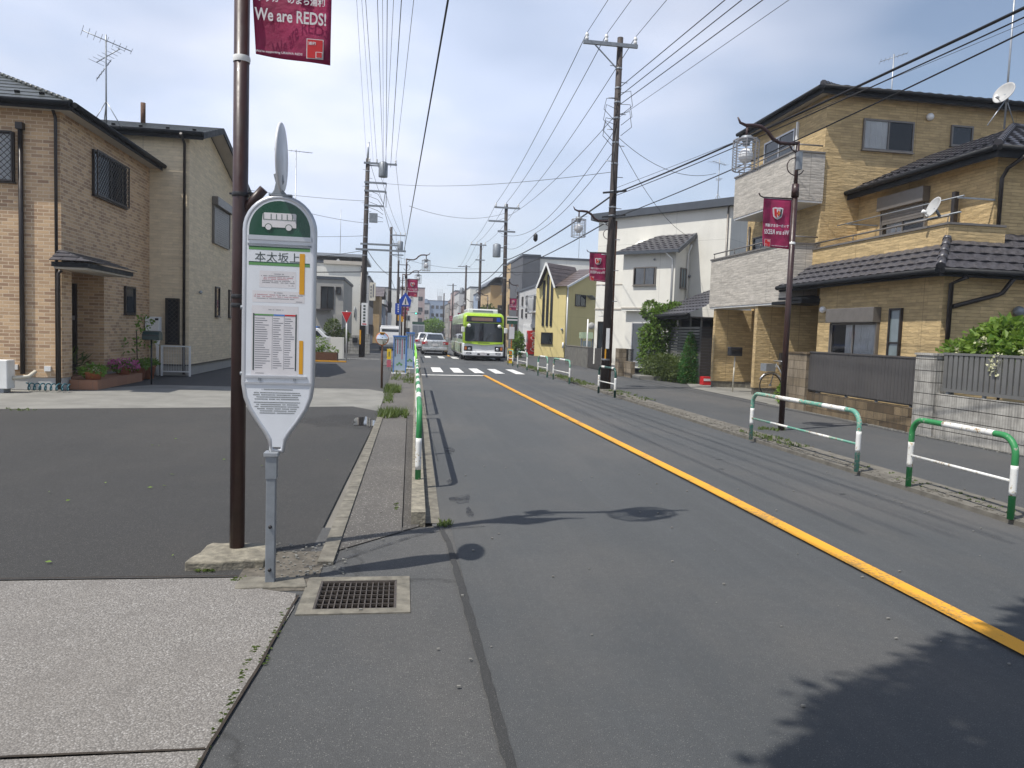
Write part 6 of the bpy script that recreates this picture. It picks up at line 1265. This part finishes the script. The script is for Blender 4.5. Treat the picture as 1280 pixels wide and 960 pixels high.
# mailbox, boiler, gate, pots, air conditioner, hose at the brick house
t = thing('mailbox', 'dark green round topped mailbox on a thin black post at the brick house', 'mailbox', (-6.27,19.6,0)); m = MB().prism([(-6.45,19.5,1.12),(-6.45,19.8,1.12),(-6.45,19.8,1.25),(-6.45,19.75,1.32),(-6.45,19.65,1.35),(-6.45,19.55,1.32),(-6.45,19.5,1.25)],(.40,0,0)); obj('box', m, M['mailgreen'], t, bevel=.01); pipe(t,[(-6.27,19.65,0),(-6.27,19.65,1.12)],.022,'black','post'); part('flap', t, 'black', (-6.43,19.485,1.22,-6.07,19.499,1.25))
t = thing('mailbox', 'black mailbox on a thin wooden post at the tan house entrance', 'mailbox', (9.98,21.2,.055)); part('box', t, 'black', (9.80,21.1,1.15,10.18,21.35,1.42), bevel=.02); pipe(t,[(9.98,21.22,.05),(10.0,21.22,1.15)],.022,'cream','post'); part('flap', t, 'darkframe', (9.83,21.085,1.30,10.15,21.099,1.34))
t = thing('gas_boiler', 'white wall hung gas boiler on pipes at the far corner of the brick house', 'gas boiler', (-7.15,22.6,0)); part('casing', t, 'whitep', (-7.36,22.5,1.10,-6.98,22.75,1.72), bevel=.012); part('exhaust', t, 'black', (-7.08,22.48,1.62,-6.99,22.498,1.68)); part('label', t, 'lime', (-7.28,22.492,1.25,-7.2,22.499,1.32))
for x in (-7.1,-7.02,-6.98): pipe(t,[(x-.05+(.03 if x>-7 else 0),22.62,1.1),(-7.06+(x+7.05)*.3,22.62,.85),(-7.06+(x+7.05)*.3,22.62,.02)],.022,'whitep','pipe')
t = thing('mesh_gate', 'low white mesh gate between the brick house and the cream house', 'gate', (-6.8,22.8,0)); part('frame', t, 'whitep', (-7.02,22.8,.0,-6.97,22.84,.9),(-6.24,22.8,0,-6.19,22.84,.9),(-6.97,22.8,.86,-6.24,22.83,.9),(-6.97,22.8,.12,-6.24,22.83,.15)); m = MB()
for k in range(16): m.bar((-6.97+.0456*(k+.5),22.815,.15),(-6.97+.0456*(k+.5),22.815,.86),.007)
obj('bars', m, M['whitep'], t)
def potplant(label, x,y,z,r_,hh, kind, seed):
    t = thing('flower_pot', label, 'flower pot', (x,y,z), 'potted plants at the brick house'); obj('pot', MB().lathe([(.001,0),(r_*.68,0),(r_*.95,hh*.85),(r_,hh*.86),(r_,hh),(r_*.88,hh),(r_*.85,hh*.88),(.001,hh*.88)],18,(x,y,z)), M['terra'], t); rr_ = random.Random(seed)
    obj('foliage', leaves(320,clumpfn([((x,y,z+hh*1.15),(r_*1.1,r_*1.1,.10),1)]),.09,rr_,1.7), M['leaf'], t)
    if kind == 'pink': obj('blossom', leaves(260,clumpfn([((x,y,z+hh*1.4),(r_*1.3,r_*1.3,.12),1)]),.07,rr_,1.1), M['pink'], t)
    if kind == 'white': obj('blossom', leaves(50,clumpfn([((x+.1,y,z+hh*1.3),(r_*.6,r_*.8,.06),1)]),.05,rr_,1.1), M['bloom'], t)
    return t
potplant('low wide terracotta bowl with green and white plants on the tiled step',-6.98,17.95,.22,.21,.18,'white',1); potplant('terracotta pot with pink petunias on the tiled step',-7.02,19.9,.22,.22,.18,'pink',2); potplant('tall terracotta pot holding the staked sapling',-7.02,20.9,0,.22,.36,'g',3); potplant('reddish terracotta pot right of the staked sapling',-6.95,21.5,0,.20,.38,'g',4)
t = thing('sapling', 'thin staked sapling with sparse leaves against the brick wall', 'tree', (-7.02,20.9,.3)); pipe(t,[(-7.02,20.9,.3),(-7.05,20.9,1.35)],.015,'stem','trunk'); r = random.Random(9); obj('crown', leaves(150,clumpfn([((-6.85,20.9,1.5),(.16,.16,.22),3),((-6.8,20.9,1.05),(.28,.2,.14),2),((-7.25,20.9,.9),(.22,.15,.15),1)]),.10,r,1.8), M['leaf'], t)
t = thing('shrub', 'dark spiky shrub in the porch of the brick house', 'shrub', (-7.8,18.5,.27)); obj('foliage', leaves(160,clumpfn([((-7.75,18.6,.5),(.35,.3,.22),1)]),.28,r,6,0), M['leafd'], t)
t = thing('air_conditioner', 'white air conditioner unit half out of frame at the foot of the brick house', 'air conditioner', (-8.5,16.7,0)); part('casing', t, 'whitep', (-9.0,16.6,.08,-8.12,16.92,.68), bevel=.015); part('foot', t, 'dsteel', (-8.95,16.62,0,-8.85,16.9,.079)); part('foot', t, 'dsteel', (-8.3,16.62,0,-8.2,16.9,.079)); obj('fan_grille', MB().lathe([(.22,-.006),(.24,-.012),(.25,0)],24,(-8.72,16.595,.38),'y'), M['dsteel'], t); obj('pipe_cover', MB().tube([(-8.12,16.8,.3),(-7.9,17.0,.32),(-7.85,17.2,.42)],.04,8), M['cream'], t)
m = MB(); P_ = []
for k in range(120): a = k*.42; P_.append((-8.0+k*.0075, 17.12+.09*math.sin(a)-.03*math.sin(k*.02), .10+.075*math.cos(a)))
tag(obj('garden_hose', m.tube(P_,.014,6), M['hose']), 'coiled teal garden hose on the ground before the brick house', 'hose')
# hedge, shrubs, hydrangea
def foliage_thing(name,label,cat,loc,clumps,n,size,mat,seed,trunks=(),aspect=1.8,extra=None):
    t = thing(name,label,cat,loc); rr_ = random.Random(seed)
    for P2,R2 in trunks: pipe(t,P2,R2,'stem','trunk' if cat == 'tree' else 'stem')
    obj('crown' if cat == 'tree' else 'foliage', leaves(n,clumpfn(clumps),size,rr_,aspect), M[mat], t)
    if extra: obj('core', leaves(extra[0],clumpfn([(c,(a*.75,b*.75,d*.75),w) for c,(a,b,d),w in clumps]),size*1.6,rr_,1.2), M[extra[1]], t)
    return t
foliage_thing('shrub','rounded dark clipped hedge bush in front of the slat screen','shrub',(9.75,26.4,.05),[((9.75,27.2,.48),(.6,.75,.45),2),((9.85,26.3,.5),(.6,.75,.47),2),((10.0,25.5,.46),(.5,.6,.42),1.5),((9.7,26.8,.75),(.45,.8,.25),1)],7000,.075,'leafd',11,[([(9.8,26.8,.03),(9.8,26.7,.6)],[.05,.02]),([(9.9,25.8,.03),(9.9,25.8,.5)],[.05,.02])],extra=(1500,'leafd'))
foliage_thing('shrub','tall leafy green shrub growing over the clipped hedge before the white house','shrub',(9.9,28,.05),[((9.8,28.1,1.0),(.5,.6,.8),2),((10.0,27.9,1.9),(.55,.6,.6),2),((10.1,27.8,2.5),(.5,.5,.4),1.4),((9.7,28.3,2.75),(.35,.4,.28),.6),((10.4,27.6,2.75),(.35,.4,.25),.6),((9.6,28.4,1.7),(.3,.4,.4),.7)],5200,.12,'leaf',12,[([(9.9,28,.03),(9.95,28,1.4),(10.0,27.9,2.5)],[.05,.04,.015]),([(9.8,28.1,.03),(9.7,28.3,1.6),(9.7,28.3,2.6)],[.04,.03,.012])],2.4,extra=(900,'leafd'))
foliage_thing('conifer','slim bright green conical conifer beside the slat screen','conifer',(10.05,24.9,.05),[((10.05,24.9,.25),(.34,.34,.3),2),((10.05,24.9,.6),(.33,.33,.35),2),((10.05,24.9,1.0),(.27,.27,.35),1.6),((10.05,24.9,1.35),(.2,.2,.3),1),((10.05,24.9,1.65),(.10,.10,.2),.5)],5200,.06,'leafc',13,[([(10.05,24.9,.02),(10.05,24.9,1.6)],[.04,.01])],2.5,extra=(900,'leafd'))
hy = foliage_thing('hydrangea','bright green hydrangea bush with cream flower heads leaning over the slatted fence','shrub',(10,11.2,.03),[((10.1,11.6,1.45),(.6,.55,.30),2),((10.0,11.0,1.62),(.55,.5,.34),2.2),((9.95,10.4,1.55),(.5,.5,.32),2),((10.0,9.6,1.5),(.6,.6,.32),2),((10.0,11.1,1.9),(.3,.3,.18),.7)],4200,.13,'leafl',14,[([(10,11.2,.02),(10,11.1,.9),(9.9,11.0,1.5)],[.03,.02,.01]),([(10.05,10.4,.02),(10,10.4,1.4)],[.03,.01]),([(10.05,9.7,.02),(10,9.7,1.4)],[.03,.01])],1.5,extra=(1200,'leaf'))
r = random.Random(15)
for c,rad in (((9.55,10.95,1.68),(.16,.14,.09)),((9.25,10.32,1.36),(.11,.12,.16)),((9.5,10.0,1.55),(.14,.13,.10)),((9.6,11.5,1.55),(.12,.1,.07))): obj('flower_head', leaves(200,clumpfn([(c,rad,1)]),.045,r,1.1), M['bloom'], hy)
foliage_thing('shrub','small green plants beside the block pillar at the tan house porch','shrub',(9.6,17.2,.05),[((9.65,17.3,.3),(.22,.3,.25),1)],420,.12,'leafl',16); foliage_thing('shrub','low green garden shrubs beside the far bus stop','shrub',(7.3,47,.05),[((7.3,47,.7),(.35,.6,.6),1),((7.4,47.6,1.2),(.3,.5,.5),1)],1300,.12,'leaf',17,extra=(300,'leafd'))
foliage_thing('street_tree','round bright green tree far down the street behind the silver sedan','tree',(5.0,135,0),[((5.0,135,2.2),(1.7,1.7,1.3),2),((5.8,135,2.6),(1.2,1.2,1.0),1),((4.3,135,1.8),(1.0,1,.8),1)],1500,.4,'leaf',18,[([(5,135,0),(5,135,2.5)],[.15,.06])],1.5); foliage_thing('street_tree','leafy dark tree beyond the bus on the right pavement','tree',(8.8,82,0),[((8.8,82,3.0),(1.3,1.3,1.2),2),((9.3,82.5,3.8),(.9,.9,.8),1)],1600,.26,'leafd',19,[([(8.8,82,0),(8.8,82,3.2)],[.12,.05])],1.6)
t = foliage_thing('street_tree','broad leafy roadside tree behind the viewpoint, casting shade on the near road','tree',(-2.6,-3.2,0),[((-1.25,.45,6.4),(.6,.55,.55),.9),((-.65,.95,6.45),(.75,.6,.6),1),((.25,1.4,6.5),(.8,.6,.6),1),((1.15,1.85,6.55),(.8,.6,.6),1),((2.0,2.2,6.6),(.7,.6,.5),.8),((-.5,-.1,6.7),(1.2,.9,.8),1.5),((.7,.6,6.8),(1.3,.9,.8),1.6),((1.9,1.1,6.8),(1.2,.9,.8),1.5),((.2,-.9,7.0),(1.6,1.0,.9),1.3),((1.8,-.3,6.9),(1.4,1.0,.9),1.3),((-1.6,-1.0,6.5),(1.2,1.1,.9),1.2)],60000,.11,'leaf',20,[([(-2.6,-3.2,0),(-2.3,-2.6,2.5),(-1.6,-1.8,4.4),(-.6,-.8,6.2)],[.2,.16,.12,.06]),([(-1.9,-2.2,3.6),(-.4,-1.2,5.4),(1.6,-.4,6.5)],[.1,.07,.03]),([(-1.6,-1.8,4.4),(-1.0,-.2,5.7),(-.6,.4,6.4)],[.08,.06,.03])],1.6)
part_ = thing('crate', 'small red plastic crate at the edge of the tan house entrance', 'crate', (10.35,24.1,.055)); part('crate_body', part_, 'bred', (10.2,24.0,.06,10.5,24.3,.34), bevel=.01); part('crate_band', part_, 'bwhite', (10.22,23.99,.20,10.48,23.998,.28))
# ------------------------------------------------------------------ bicycle
t = thing('bicycle', 'bicycle parked in the tan house porch, its front wheel showing past the lamp post', 'bicycle', (10.8,19.65,.055)); by = 19.65; wr = .33
for x in (10.37,11.45):
    w_ = obj('wheel', MB().lathe([(wr-.02,-.016),(wr,-.012),(wr+.005,0),(wr,.012),(wr-.02,.016),(wr-.028,0),(wr-.02,-.016)],28,(x,by,.055+wr),'y'), M['rubber'], t); m = MB()
    for k in range(12): a = k*PI/6; m.cyl((x,by,.055+wr),(x+.31*math.cos(a),by,.055+wr+.31*math.sin(a)),.002,None,4)
    obj('spokes', m, M['steel'], w_); obj('hub', MB().cyl((x,by-.05,.055+wr),(x,by+.05,.055+wr),.025,None,10), M['steel'], w_); obj('mudguard', MB().tube([(x+.36*math.cos(a),by,.055+wr+.36*math.sin(a)) for a in [k*.2+.5 for k in range(12)]],.02,6), M['alum'], w_)
obj('frame', MB().tube([(10.55,by,.95),(10.85,by,.5),(10.97,by,.36)],.02,8).tube([(10.97,by,.36),(11.10,by,.85)],.018,8).tube([(10.97,by,.36),(11.45,by,.385)],.012,8).tube([(11.10,by,.75),(11.45,by,.385)],.01,8).tube([(10.53,by,1.0),(10.37,by,.385)],.014,8), M['dsteel'], t); obj('handlebar', MB().tube([(10.70,by-.28,1.05),(10.53,by-.2,1.08),(10.53,by+.2,1.08),(10.70,by+.28,1.05)],.012,6), M['steel'], t); obj('saddle', MB().tube([(11.03,by,.92),(11.25,by,.93)],[.04,.09],8), M['black'], t); part('basket', t, 'steel', (10.13,by-.17,.78,10.41,by+.17,1.0)); obj('crank', MB().cyl((10.97,by-.08,.36),(10.97,by+.08,.36),.08,None,12), M['dsteel'], t)
# ------------------------------------------------------------------ vehicles
def wheel(par, x,y,r_,w, rim='alum'):
    w_ = obj('wheel', MB().lathe([(r_*.62,-w/2),(r_*.92,-w/2),(r_,-w*.35),(r_,w*.35),(r_*.92,w/2),(r_*.62,w/2)],22,(x,y,r_),'x'), M['rubber'], par, world=False); obj('rim', MB().lathe([(.001,-w*.3),(r_*.5,-w*.36),(r_*.64,-w*.48),(r_*.64,w*.48),(r_*.5,w*.36),(.001,w*.3)],18,(x,y,r_),'x'), M[rim], w_, world=False)
def loft(st, mat, name, par, cap=True):
    """st: stations (y, [(x,z) half outline from bottom to top]) mirrored into a closed skin"""
    m = MB(); n = len(st[0][1]); ring = []
    for y,h_ in st: ring.append([(x,y,z) for x,z in h_]+[(-x,y,z) for x,z in h_[::-1]])
    k = 2*n; m.v = [p for r_ in ring for p in r_]
    for i in range(len(st)-1):
        for j in range(k): a,b_ = i*k+j, i*k+(j+1)%k; m.f.append((a,b_,b_+k,a+k)); m.sm.append(True)
    if cap: m.f.append(tuple(range(k-1,-1,-1))); m.sm.append(False); m.f.append(tuple((len(st)-1)*k+j for j in range(k))); m.sm.append(False)
    return obj(name, m, M[mat], par, world=False)
def sedan(label, loc, rz, paint, W=.86):
    t = thing('parked_car' if False else 'car', label, 'car', loc, None, rz)
    def P(n_,mb,mt,par=t,**k): return obj(n_,mb,M[mt],par,world=False,**k)
    def H(wb,zb,wm,zm,wt,zt): return [(wb*.9,zb),(wb,zb+.08),(wm,(zb+zm)/2),(wm*.99,zm),(wt*1.02,zm+.05),(wt,zt-.03),(wt*.9,zt)]
    body = loft([(0,H(.74*W/.86,.34,.80,.78,.72,.90)),(.12,H(.82,.22,.85,.86,.74,.97)),(.5,H(.84,.2,W,.90,.72,1.0)),(.95,H(.84,.2,W,.90,.70,1.02)),(3.0,H(.84,.2,W,.88,.72,.98)),(3.6,H(.84,.2,W,.84,.72,.93)),(4.3,H(.80,.22,.82,.72,.66,.82)),(4.5,H(.70,.32,.72,.62,.58,.70))],paint,'body',t)
    c = loft([(.50,[(.66,.95),(.65,.98),(.63,1.0)]),(1.2,[(.72,.95),(.57,1.31),(.44,1.37)]),(2.0,[(.74,.95),(.60,1.38),(.46,1.43)]),(2.6,[(.74,.95),(.58,1.34),(.46,1.39)]),(3.35,[(.70,.92),(.68,.95),(.66,.97)])],paint,'cabin',t)
    P('rear_window',MB().poly([(-.58,.47,1.02),(.58,.47,1.02),(.44,1.10,1.36),(-.44,1.10,1.36)]),'glass'); P('windscreen',MB().poly([(-.6,3.36,1.0),(.6,3.36,1.0),(.46,2.74,1.39),(-.46,2.74,1.39)]),'glass')
    for s in (-1,1): P('side_window',MB().poly([(s*.745,1.0,1.01),(s*.61,1.25,1.29),(s*.625,2.55,1.31),(s*.735,3.0,1.01)]),'glass'); l_ = P('tail_lamp',MB().fbox((s*.86,-.05,.70),(-s*.34,-.02,0),(0,.30,0),(0,0,.17)),'lampred'); P('reverse_lamp',MB().fbox((s*.66,-.078,.74),(-s*.12,0,0),(0,.02,0),(0,0,.06)),'lampclear',l_); P('door_mirror',MB().box(s*.86,2.75,.95,s*1.0,2.87,1.08),paint,bevel=.02)
    P('bumper',MB().box(-.83,-.05,.30,.83,.12,.52),paint,bevel=.04); P('valance',MB().box(-.6,-.045,.20,.6,.1,.298),'black'); pl = P('number_plate',MB().box(-.17,-.055,.60,.17,-.03,.76),'bwhite'); P('trunk_trim',MB().box(-.3,-.02,.84,.3,.0,.87),'alum'); P('reflector_strip',MB().box(-.62,-.056,.40,-.30,-.05,.44).box(.30,-.056,.40,.62,-.05,.44),'bwhite'); P('exhaust',MB().cyl((.5,-.06,.24),(.5,.1,.24),.03,None,8),'dsteel'); P('underbody',MB().box(-.74,.3,.18,.74,4.2,.3),'black')
    for x in (-.76,.76):
        for y in (.95,3.6): wheel(t,x,y,.31,.2)
    return t
sedan('silver sedan driving away ahead of the crossing, red tail lamps facing the viewer',(2.05,48.6,.0),0,'carsilver'); sedan('white car just ahead of the silver sedan',(1.75,58,.0),0,'carwhite')
def box_van(label, loc, rz, paint, roofc, W=.8, L=3.6, Hh=1.85, cat='van'):
    t = thing('van' if cat=='van' else 'truck', label, cat, loc, None, rz)
    def P(n_,mb,mt,par=t,**k): return obj(n_,mb,M[mt],par,world=False,**k)
    P('body',MB().prism([(-W,0,.28),(-W,L,.28),(-W,L,1.0),(-W,L-.25,1.1),(-W,L-.7,Hh-.1),(-W,.08,Hh-.1),(-W,0,1.0)],(2*W,0,0)),paint,bevel=.06); P('roof',MB().box(-W+.05,.15,Hh-.12,W-.05,L-.75,Hh),roofc,bevel=.05); P('rear_window',MB().poly([(-W+.12,.02,1.05),(W-.12,.02,1.05),(W-.14,.055,Hh-.25),(-W+.14,.055,Hh-.25)]),'glass')
    for s in (-1,1): P('side_window',MB().poly([(s*(W+.004),.3,1.05),(s*(W+.004),.3,Hh-.25),(s*(W+.004),L-.75,Hh-.25),(s*(W+.004),L-.45,1.05)]),'glass'); P('tail_lamp',MB().box(s*(W-.14),-.02,.6,s*(W-.01),.05,.95),'lampred')
    P('bumper',MB().box(-W,-.06,.28,W,.1,.5),'dsteel',bevel=.03); P('number_plate',MB().box(-.16,-.065,.55,.16,-.02,.68),'bwhite')
    P('windscreen',MB().poly([(-W+.1,L-.24,1.12),(W-.1,L-.24,1.12),(W-.12,L-.66,Hh-.18),(-W+.12,L-.66,Hh-.18)]),'glass')
    for x in (-W+.08,W-.08):
        for y in (.7,L-.7): wheel(t,x,y,.29,.18)
    return t
box_van('white van parked behind the blue framed notice boards',(-.95,55,.0),0,'carwhite','carwhite'); box_van('blue roofed van parked behind the white garden wall',(-7.3,41.0,.0),-PI/2,'carwhite','blue',.75,3.5,1.62)
def truck(label, loc):
    t = thing('truck', label, 'truck', loc)
    def P(n_,mb,mt,**k): return obj(n_,mb,M[mt],t,world=False,**k)
    P('cargo_box',MB().box(-.95,0,.7,.95,3.6,2.45),'carwhite',bevel=.03); P('top_board',MB().box(-.9,-.03,2.46,.9,.3,2.85),'signgreen'); P('rear_door',MB().box(-.85,-.02,.8,-.02,-.001,2.3).box(.02,-.02,.8,.85,-.001,2.3),'dsteel'); P('cab',MB().box(-.85,3.65,.5,.85,5.0,2.1),'carwhite',bevel=.08); P('bumper',MB().box(-.9,-.05,.45,.9,.1,.65),'dsteel')
    for s in (-1,1): P('tail_lamp',MB().box(s*.85,-.04,.66,s*.6,0,.78),'lampred')
    for x in (-.75,.75):
        for y in (1.0,4.2): wheel(t,x,y,.36,.22)
truck('white box truck with a green board on top, far ahead of the sedans',(2.1,112,0))
# bus
t = thing('bus', 'lime green and white city bus coming toward the crossing', 'bus', (4.42,41.0,0)); t.scale = (.965,1,.93)
def P(n_,mb,mt,par=t,**k): return obj(n_,mb,M[mt],par,world=False,**k)
BW = 1.19; Lb = 10.0
def HB(w,z0,z1,r_): return [(w*.97,z0),(w,z0+.06),(w,z1-r_)]+[(w-r_+r_*math.cos(a),z1-r_+r_*math.sin(a)) for a in (.4,.8,1.2,1.57)]
loft([(0,HB(BW-.05,.32,1.02,.05)),(.10,HB(BW,.30,1.06,.06)),(Lb,HB(BW,.30,1.06,.06))],'buswhite','lower_body',t); loft([(.05,HB(BW-.06,1.0,2.66,.22)),(.22,HB(BW-.01,1.0,2.82,.22)),(.6,HB(BW-.01,1.0,2.9,.22)),(.75,HB(BW-.01,1.0,2.9,.22))],'buslime','front_mask',t); loft([(.7,HB(BW-.013,1.0,2.897,.22)),(Lb-.02,HB(BW-.013,1.0,2.897,.22))],'buslow','upper_body',t)
m = MB(); n = 8
def bz(x): return .045*(x/1.05)**2
for i in range(n):
    a,b_ = -1.09+2.18*i/n, -1.09+2.18*(i+1)/n; m.poly([(a,-.045+bz(a),1.17),(b_,-.045+bz(b_),1.17),(b_,.02+bz(b_),2.27),(a,.02+bz(a),2.27)],True)
wsn = P('windscreen',m,'glass'); P('wiper',MB().tube([(.1,-.05,1.24),(.35,-.045,1.62),(.42,-.04,1.7)],.012,5).tube([(-.7,-.05,1.24),(-.35,-.05,1.3)],.012,5),'black'); P('windscreen_divider',MB().bar((.12,-.03,1.2),(.12,.03,2.22),.03,.02),'black')
P('destination_board',MB().poly([(-1.04,.006,2.33),(1.04,.006,2.33),(1.0,.04,2.68),(-1.0,.04,2.68)]),'black'); P('destination_panel',MB().poly([(-.74,-.001,2.40),(.50,-.001,2.40),(.50,.018,2.60),(-.74,.018,2.60)]),'rbrown'); P('route_panel',MB().poly([(.72,-.001,2.38),(.94,-.001,2.38),(.92,.020,2.62),(.72,.020,2.62)]),'signblue')
P('lime_band',MB().prism([(-1.12,-.05,1.04),(-.5,-.065,1.0),(0,-.07,.97),(.5,-.065,1.0),(1.12,-.05,1.04),(1.12,-.05,1.15),(-1.12,-.05,1.15)],(0,.08,0)),'buslime'); P('grille',MB().box(-.35,-.06,1.06,.35,-.045,1.1),'black')
P('bumper',MB().box(-1.16,-.08,.30,1.16,.15,.56),'buswhite',bevel=.05); P('bumper_slot',MB().box(-.35,-.086,.36,.35,-.07,.46).box(-1.0,-.086,.42,-.7,-.07,.50).box(.7,-.086,.42,1.0,-.07,.50),'black'); P('number_plate',MB().box(-.2,-.10,.34,.2,-.085,.52),'bwhite'); P('skirt',MB().box(-1.1,.2,.2,1.1,Lb-.3,.31),'black')
for s in (-1,1):
    hl = P('headlight',MB().box(s*.66,-.035,.60,s*1.13,.02,.88),'black',bevel=.02); P('lamp',MB().lathe([(.001,-.03),(.07,-.02),(.085,0)],14,(s*.82,-.035,.72),'y'),'lampclear',hl); P('indicator',MB().box(s*.98,-.05,.66,s*1.10,-.034,.84),'lampor',hl); P('fog_lamp',MB().box(s*.78,-.09,.40,s*.95,-.079,.47),'lampclear')
    ma = P('mirror_arm',MB().tube([(s*1.05,0,2.1),(s*1.18,-.18,2.12),(s*1.25,-.22,2.0)],.018,6),'black'); P('mirror',MB().box(s*1.14,-.27,1.70,s*1.34,-.2,2.02),'whitep',ma,bevel=.03); P('round_mirror',MB().lathe([(.001,-.03),(.1,-.02),(.11,.02),(.001,.05)],14,(s*.88,-.10,2.10),'y'),'whitep',ma)
    for k in range(6): P('side_window',MB().box(s*(BW-.012),.75+1.5*k,1.28,s*(BW-.001),2.12+1.5*k,2.2),'glass')
    P('side_panel',MB().box(s*(BW+.001),.7,.42,s*(BW+.006),Lb-.2,1.02),'buslow'); P('side_stripe',MB().box(s*(BW-.008),.7,2.3,s*(BW-.002),Lb-.3,2.55),'buslow')
    for y in (1.7,7.2): wheel(t,s*(BW-.12),y,.47,.26,'dsteel'); P('wheel_arch',MB().prism([(s*(BW+.007),y+.6*math.cos(a),max(.3,.45+.6*math.sin(a))) for a in [PI*k/12 for k in range(13)]],(s*.004,0,0)),'black')
P('roof_unit',MB().box(-.90,.9,2.88,.90,3.6,3.14),'carwhite',bevel=.06); P('roof_vent',MB().box(-.6,.885,2.95,.6,.899,3.06),'dsteel'); P('dash_items',MB().box(-.2,-.0,1.22,.3,.015,1.30),'bwhite')

t = thing('traffic_signal', 'small horizontal traffic signal showing green, far down the left side of the street', 'traffic signal', (2.0,160,0)); pipe(t,[(.6,160,0),(.6,160,5.2),(2.2,160,5.3)],.09,'dsteel','post'); part('housing', t, 'dsteel', (2.2,159.9,4.9,3.6,160.2,5.4)); gl = NG('green signal lamp'); gl.set((.05,.5,.3),.3); gl.b.inputs['Emission Color'].default_value = (.1,1,.6,1); gl.b.inputs['Emission Strength'].default_value = 2; M['siggreen'] = gl.m
for k,mt in enumerate(('siggreen','black','black')): obj('signal_lens', MB().lathe([(.001,-.02),(.15,-.01),(.16,0)],14,(2.45+.45*k,159.89,5.15),'y'), M[mt], t)
t = thing('mirror_sign', 'small round grey sign on two pale posts left of the big utility pole', 'sign', (9.7,38.5,.05)); pipe(t,[(9.72,38.5,.05),(9.72,38.5,2.5)],.04,'whitep','post'); pipe(t,[(10.2,38.6,.05),(10.2,38.6,2.2)],.04,'whitep','post'); obj('round_plate', MB().lathe([(.001,-.03),(.16,-.03),(.18,0),(.001,.02)],20,(9.92,38.46,2.15),'y'), M['dishgrey'], t)

# ------------------------------------------------------------------ light summer haze over the far street
hz = bpy.data.materials.new('summer haze'); hz.use_nodes = True; t_ = hz.node_tree; t_.nodes.clear(); o_ = t_.nodes.new('ShaderNodeOutputMaterial'); pv = t_.nodes.new('ShaderNodeVolumePrincipled')
pv.inputs['Color'].default_value = (.86,.91,1,1); pv.inputs['Density'].default_value = .0007; t_.links.new(pv.outputs[0], o_.inputs['Volume'])
stuff('haze', MB().box(-110,-25,-1.2,110,345,19.5), hz)
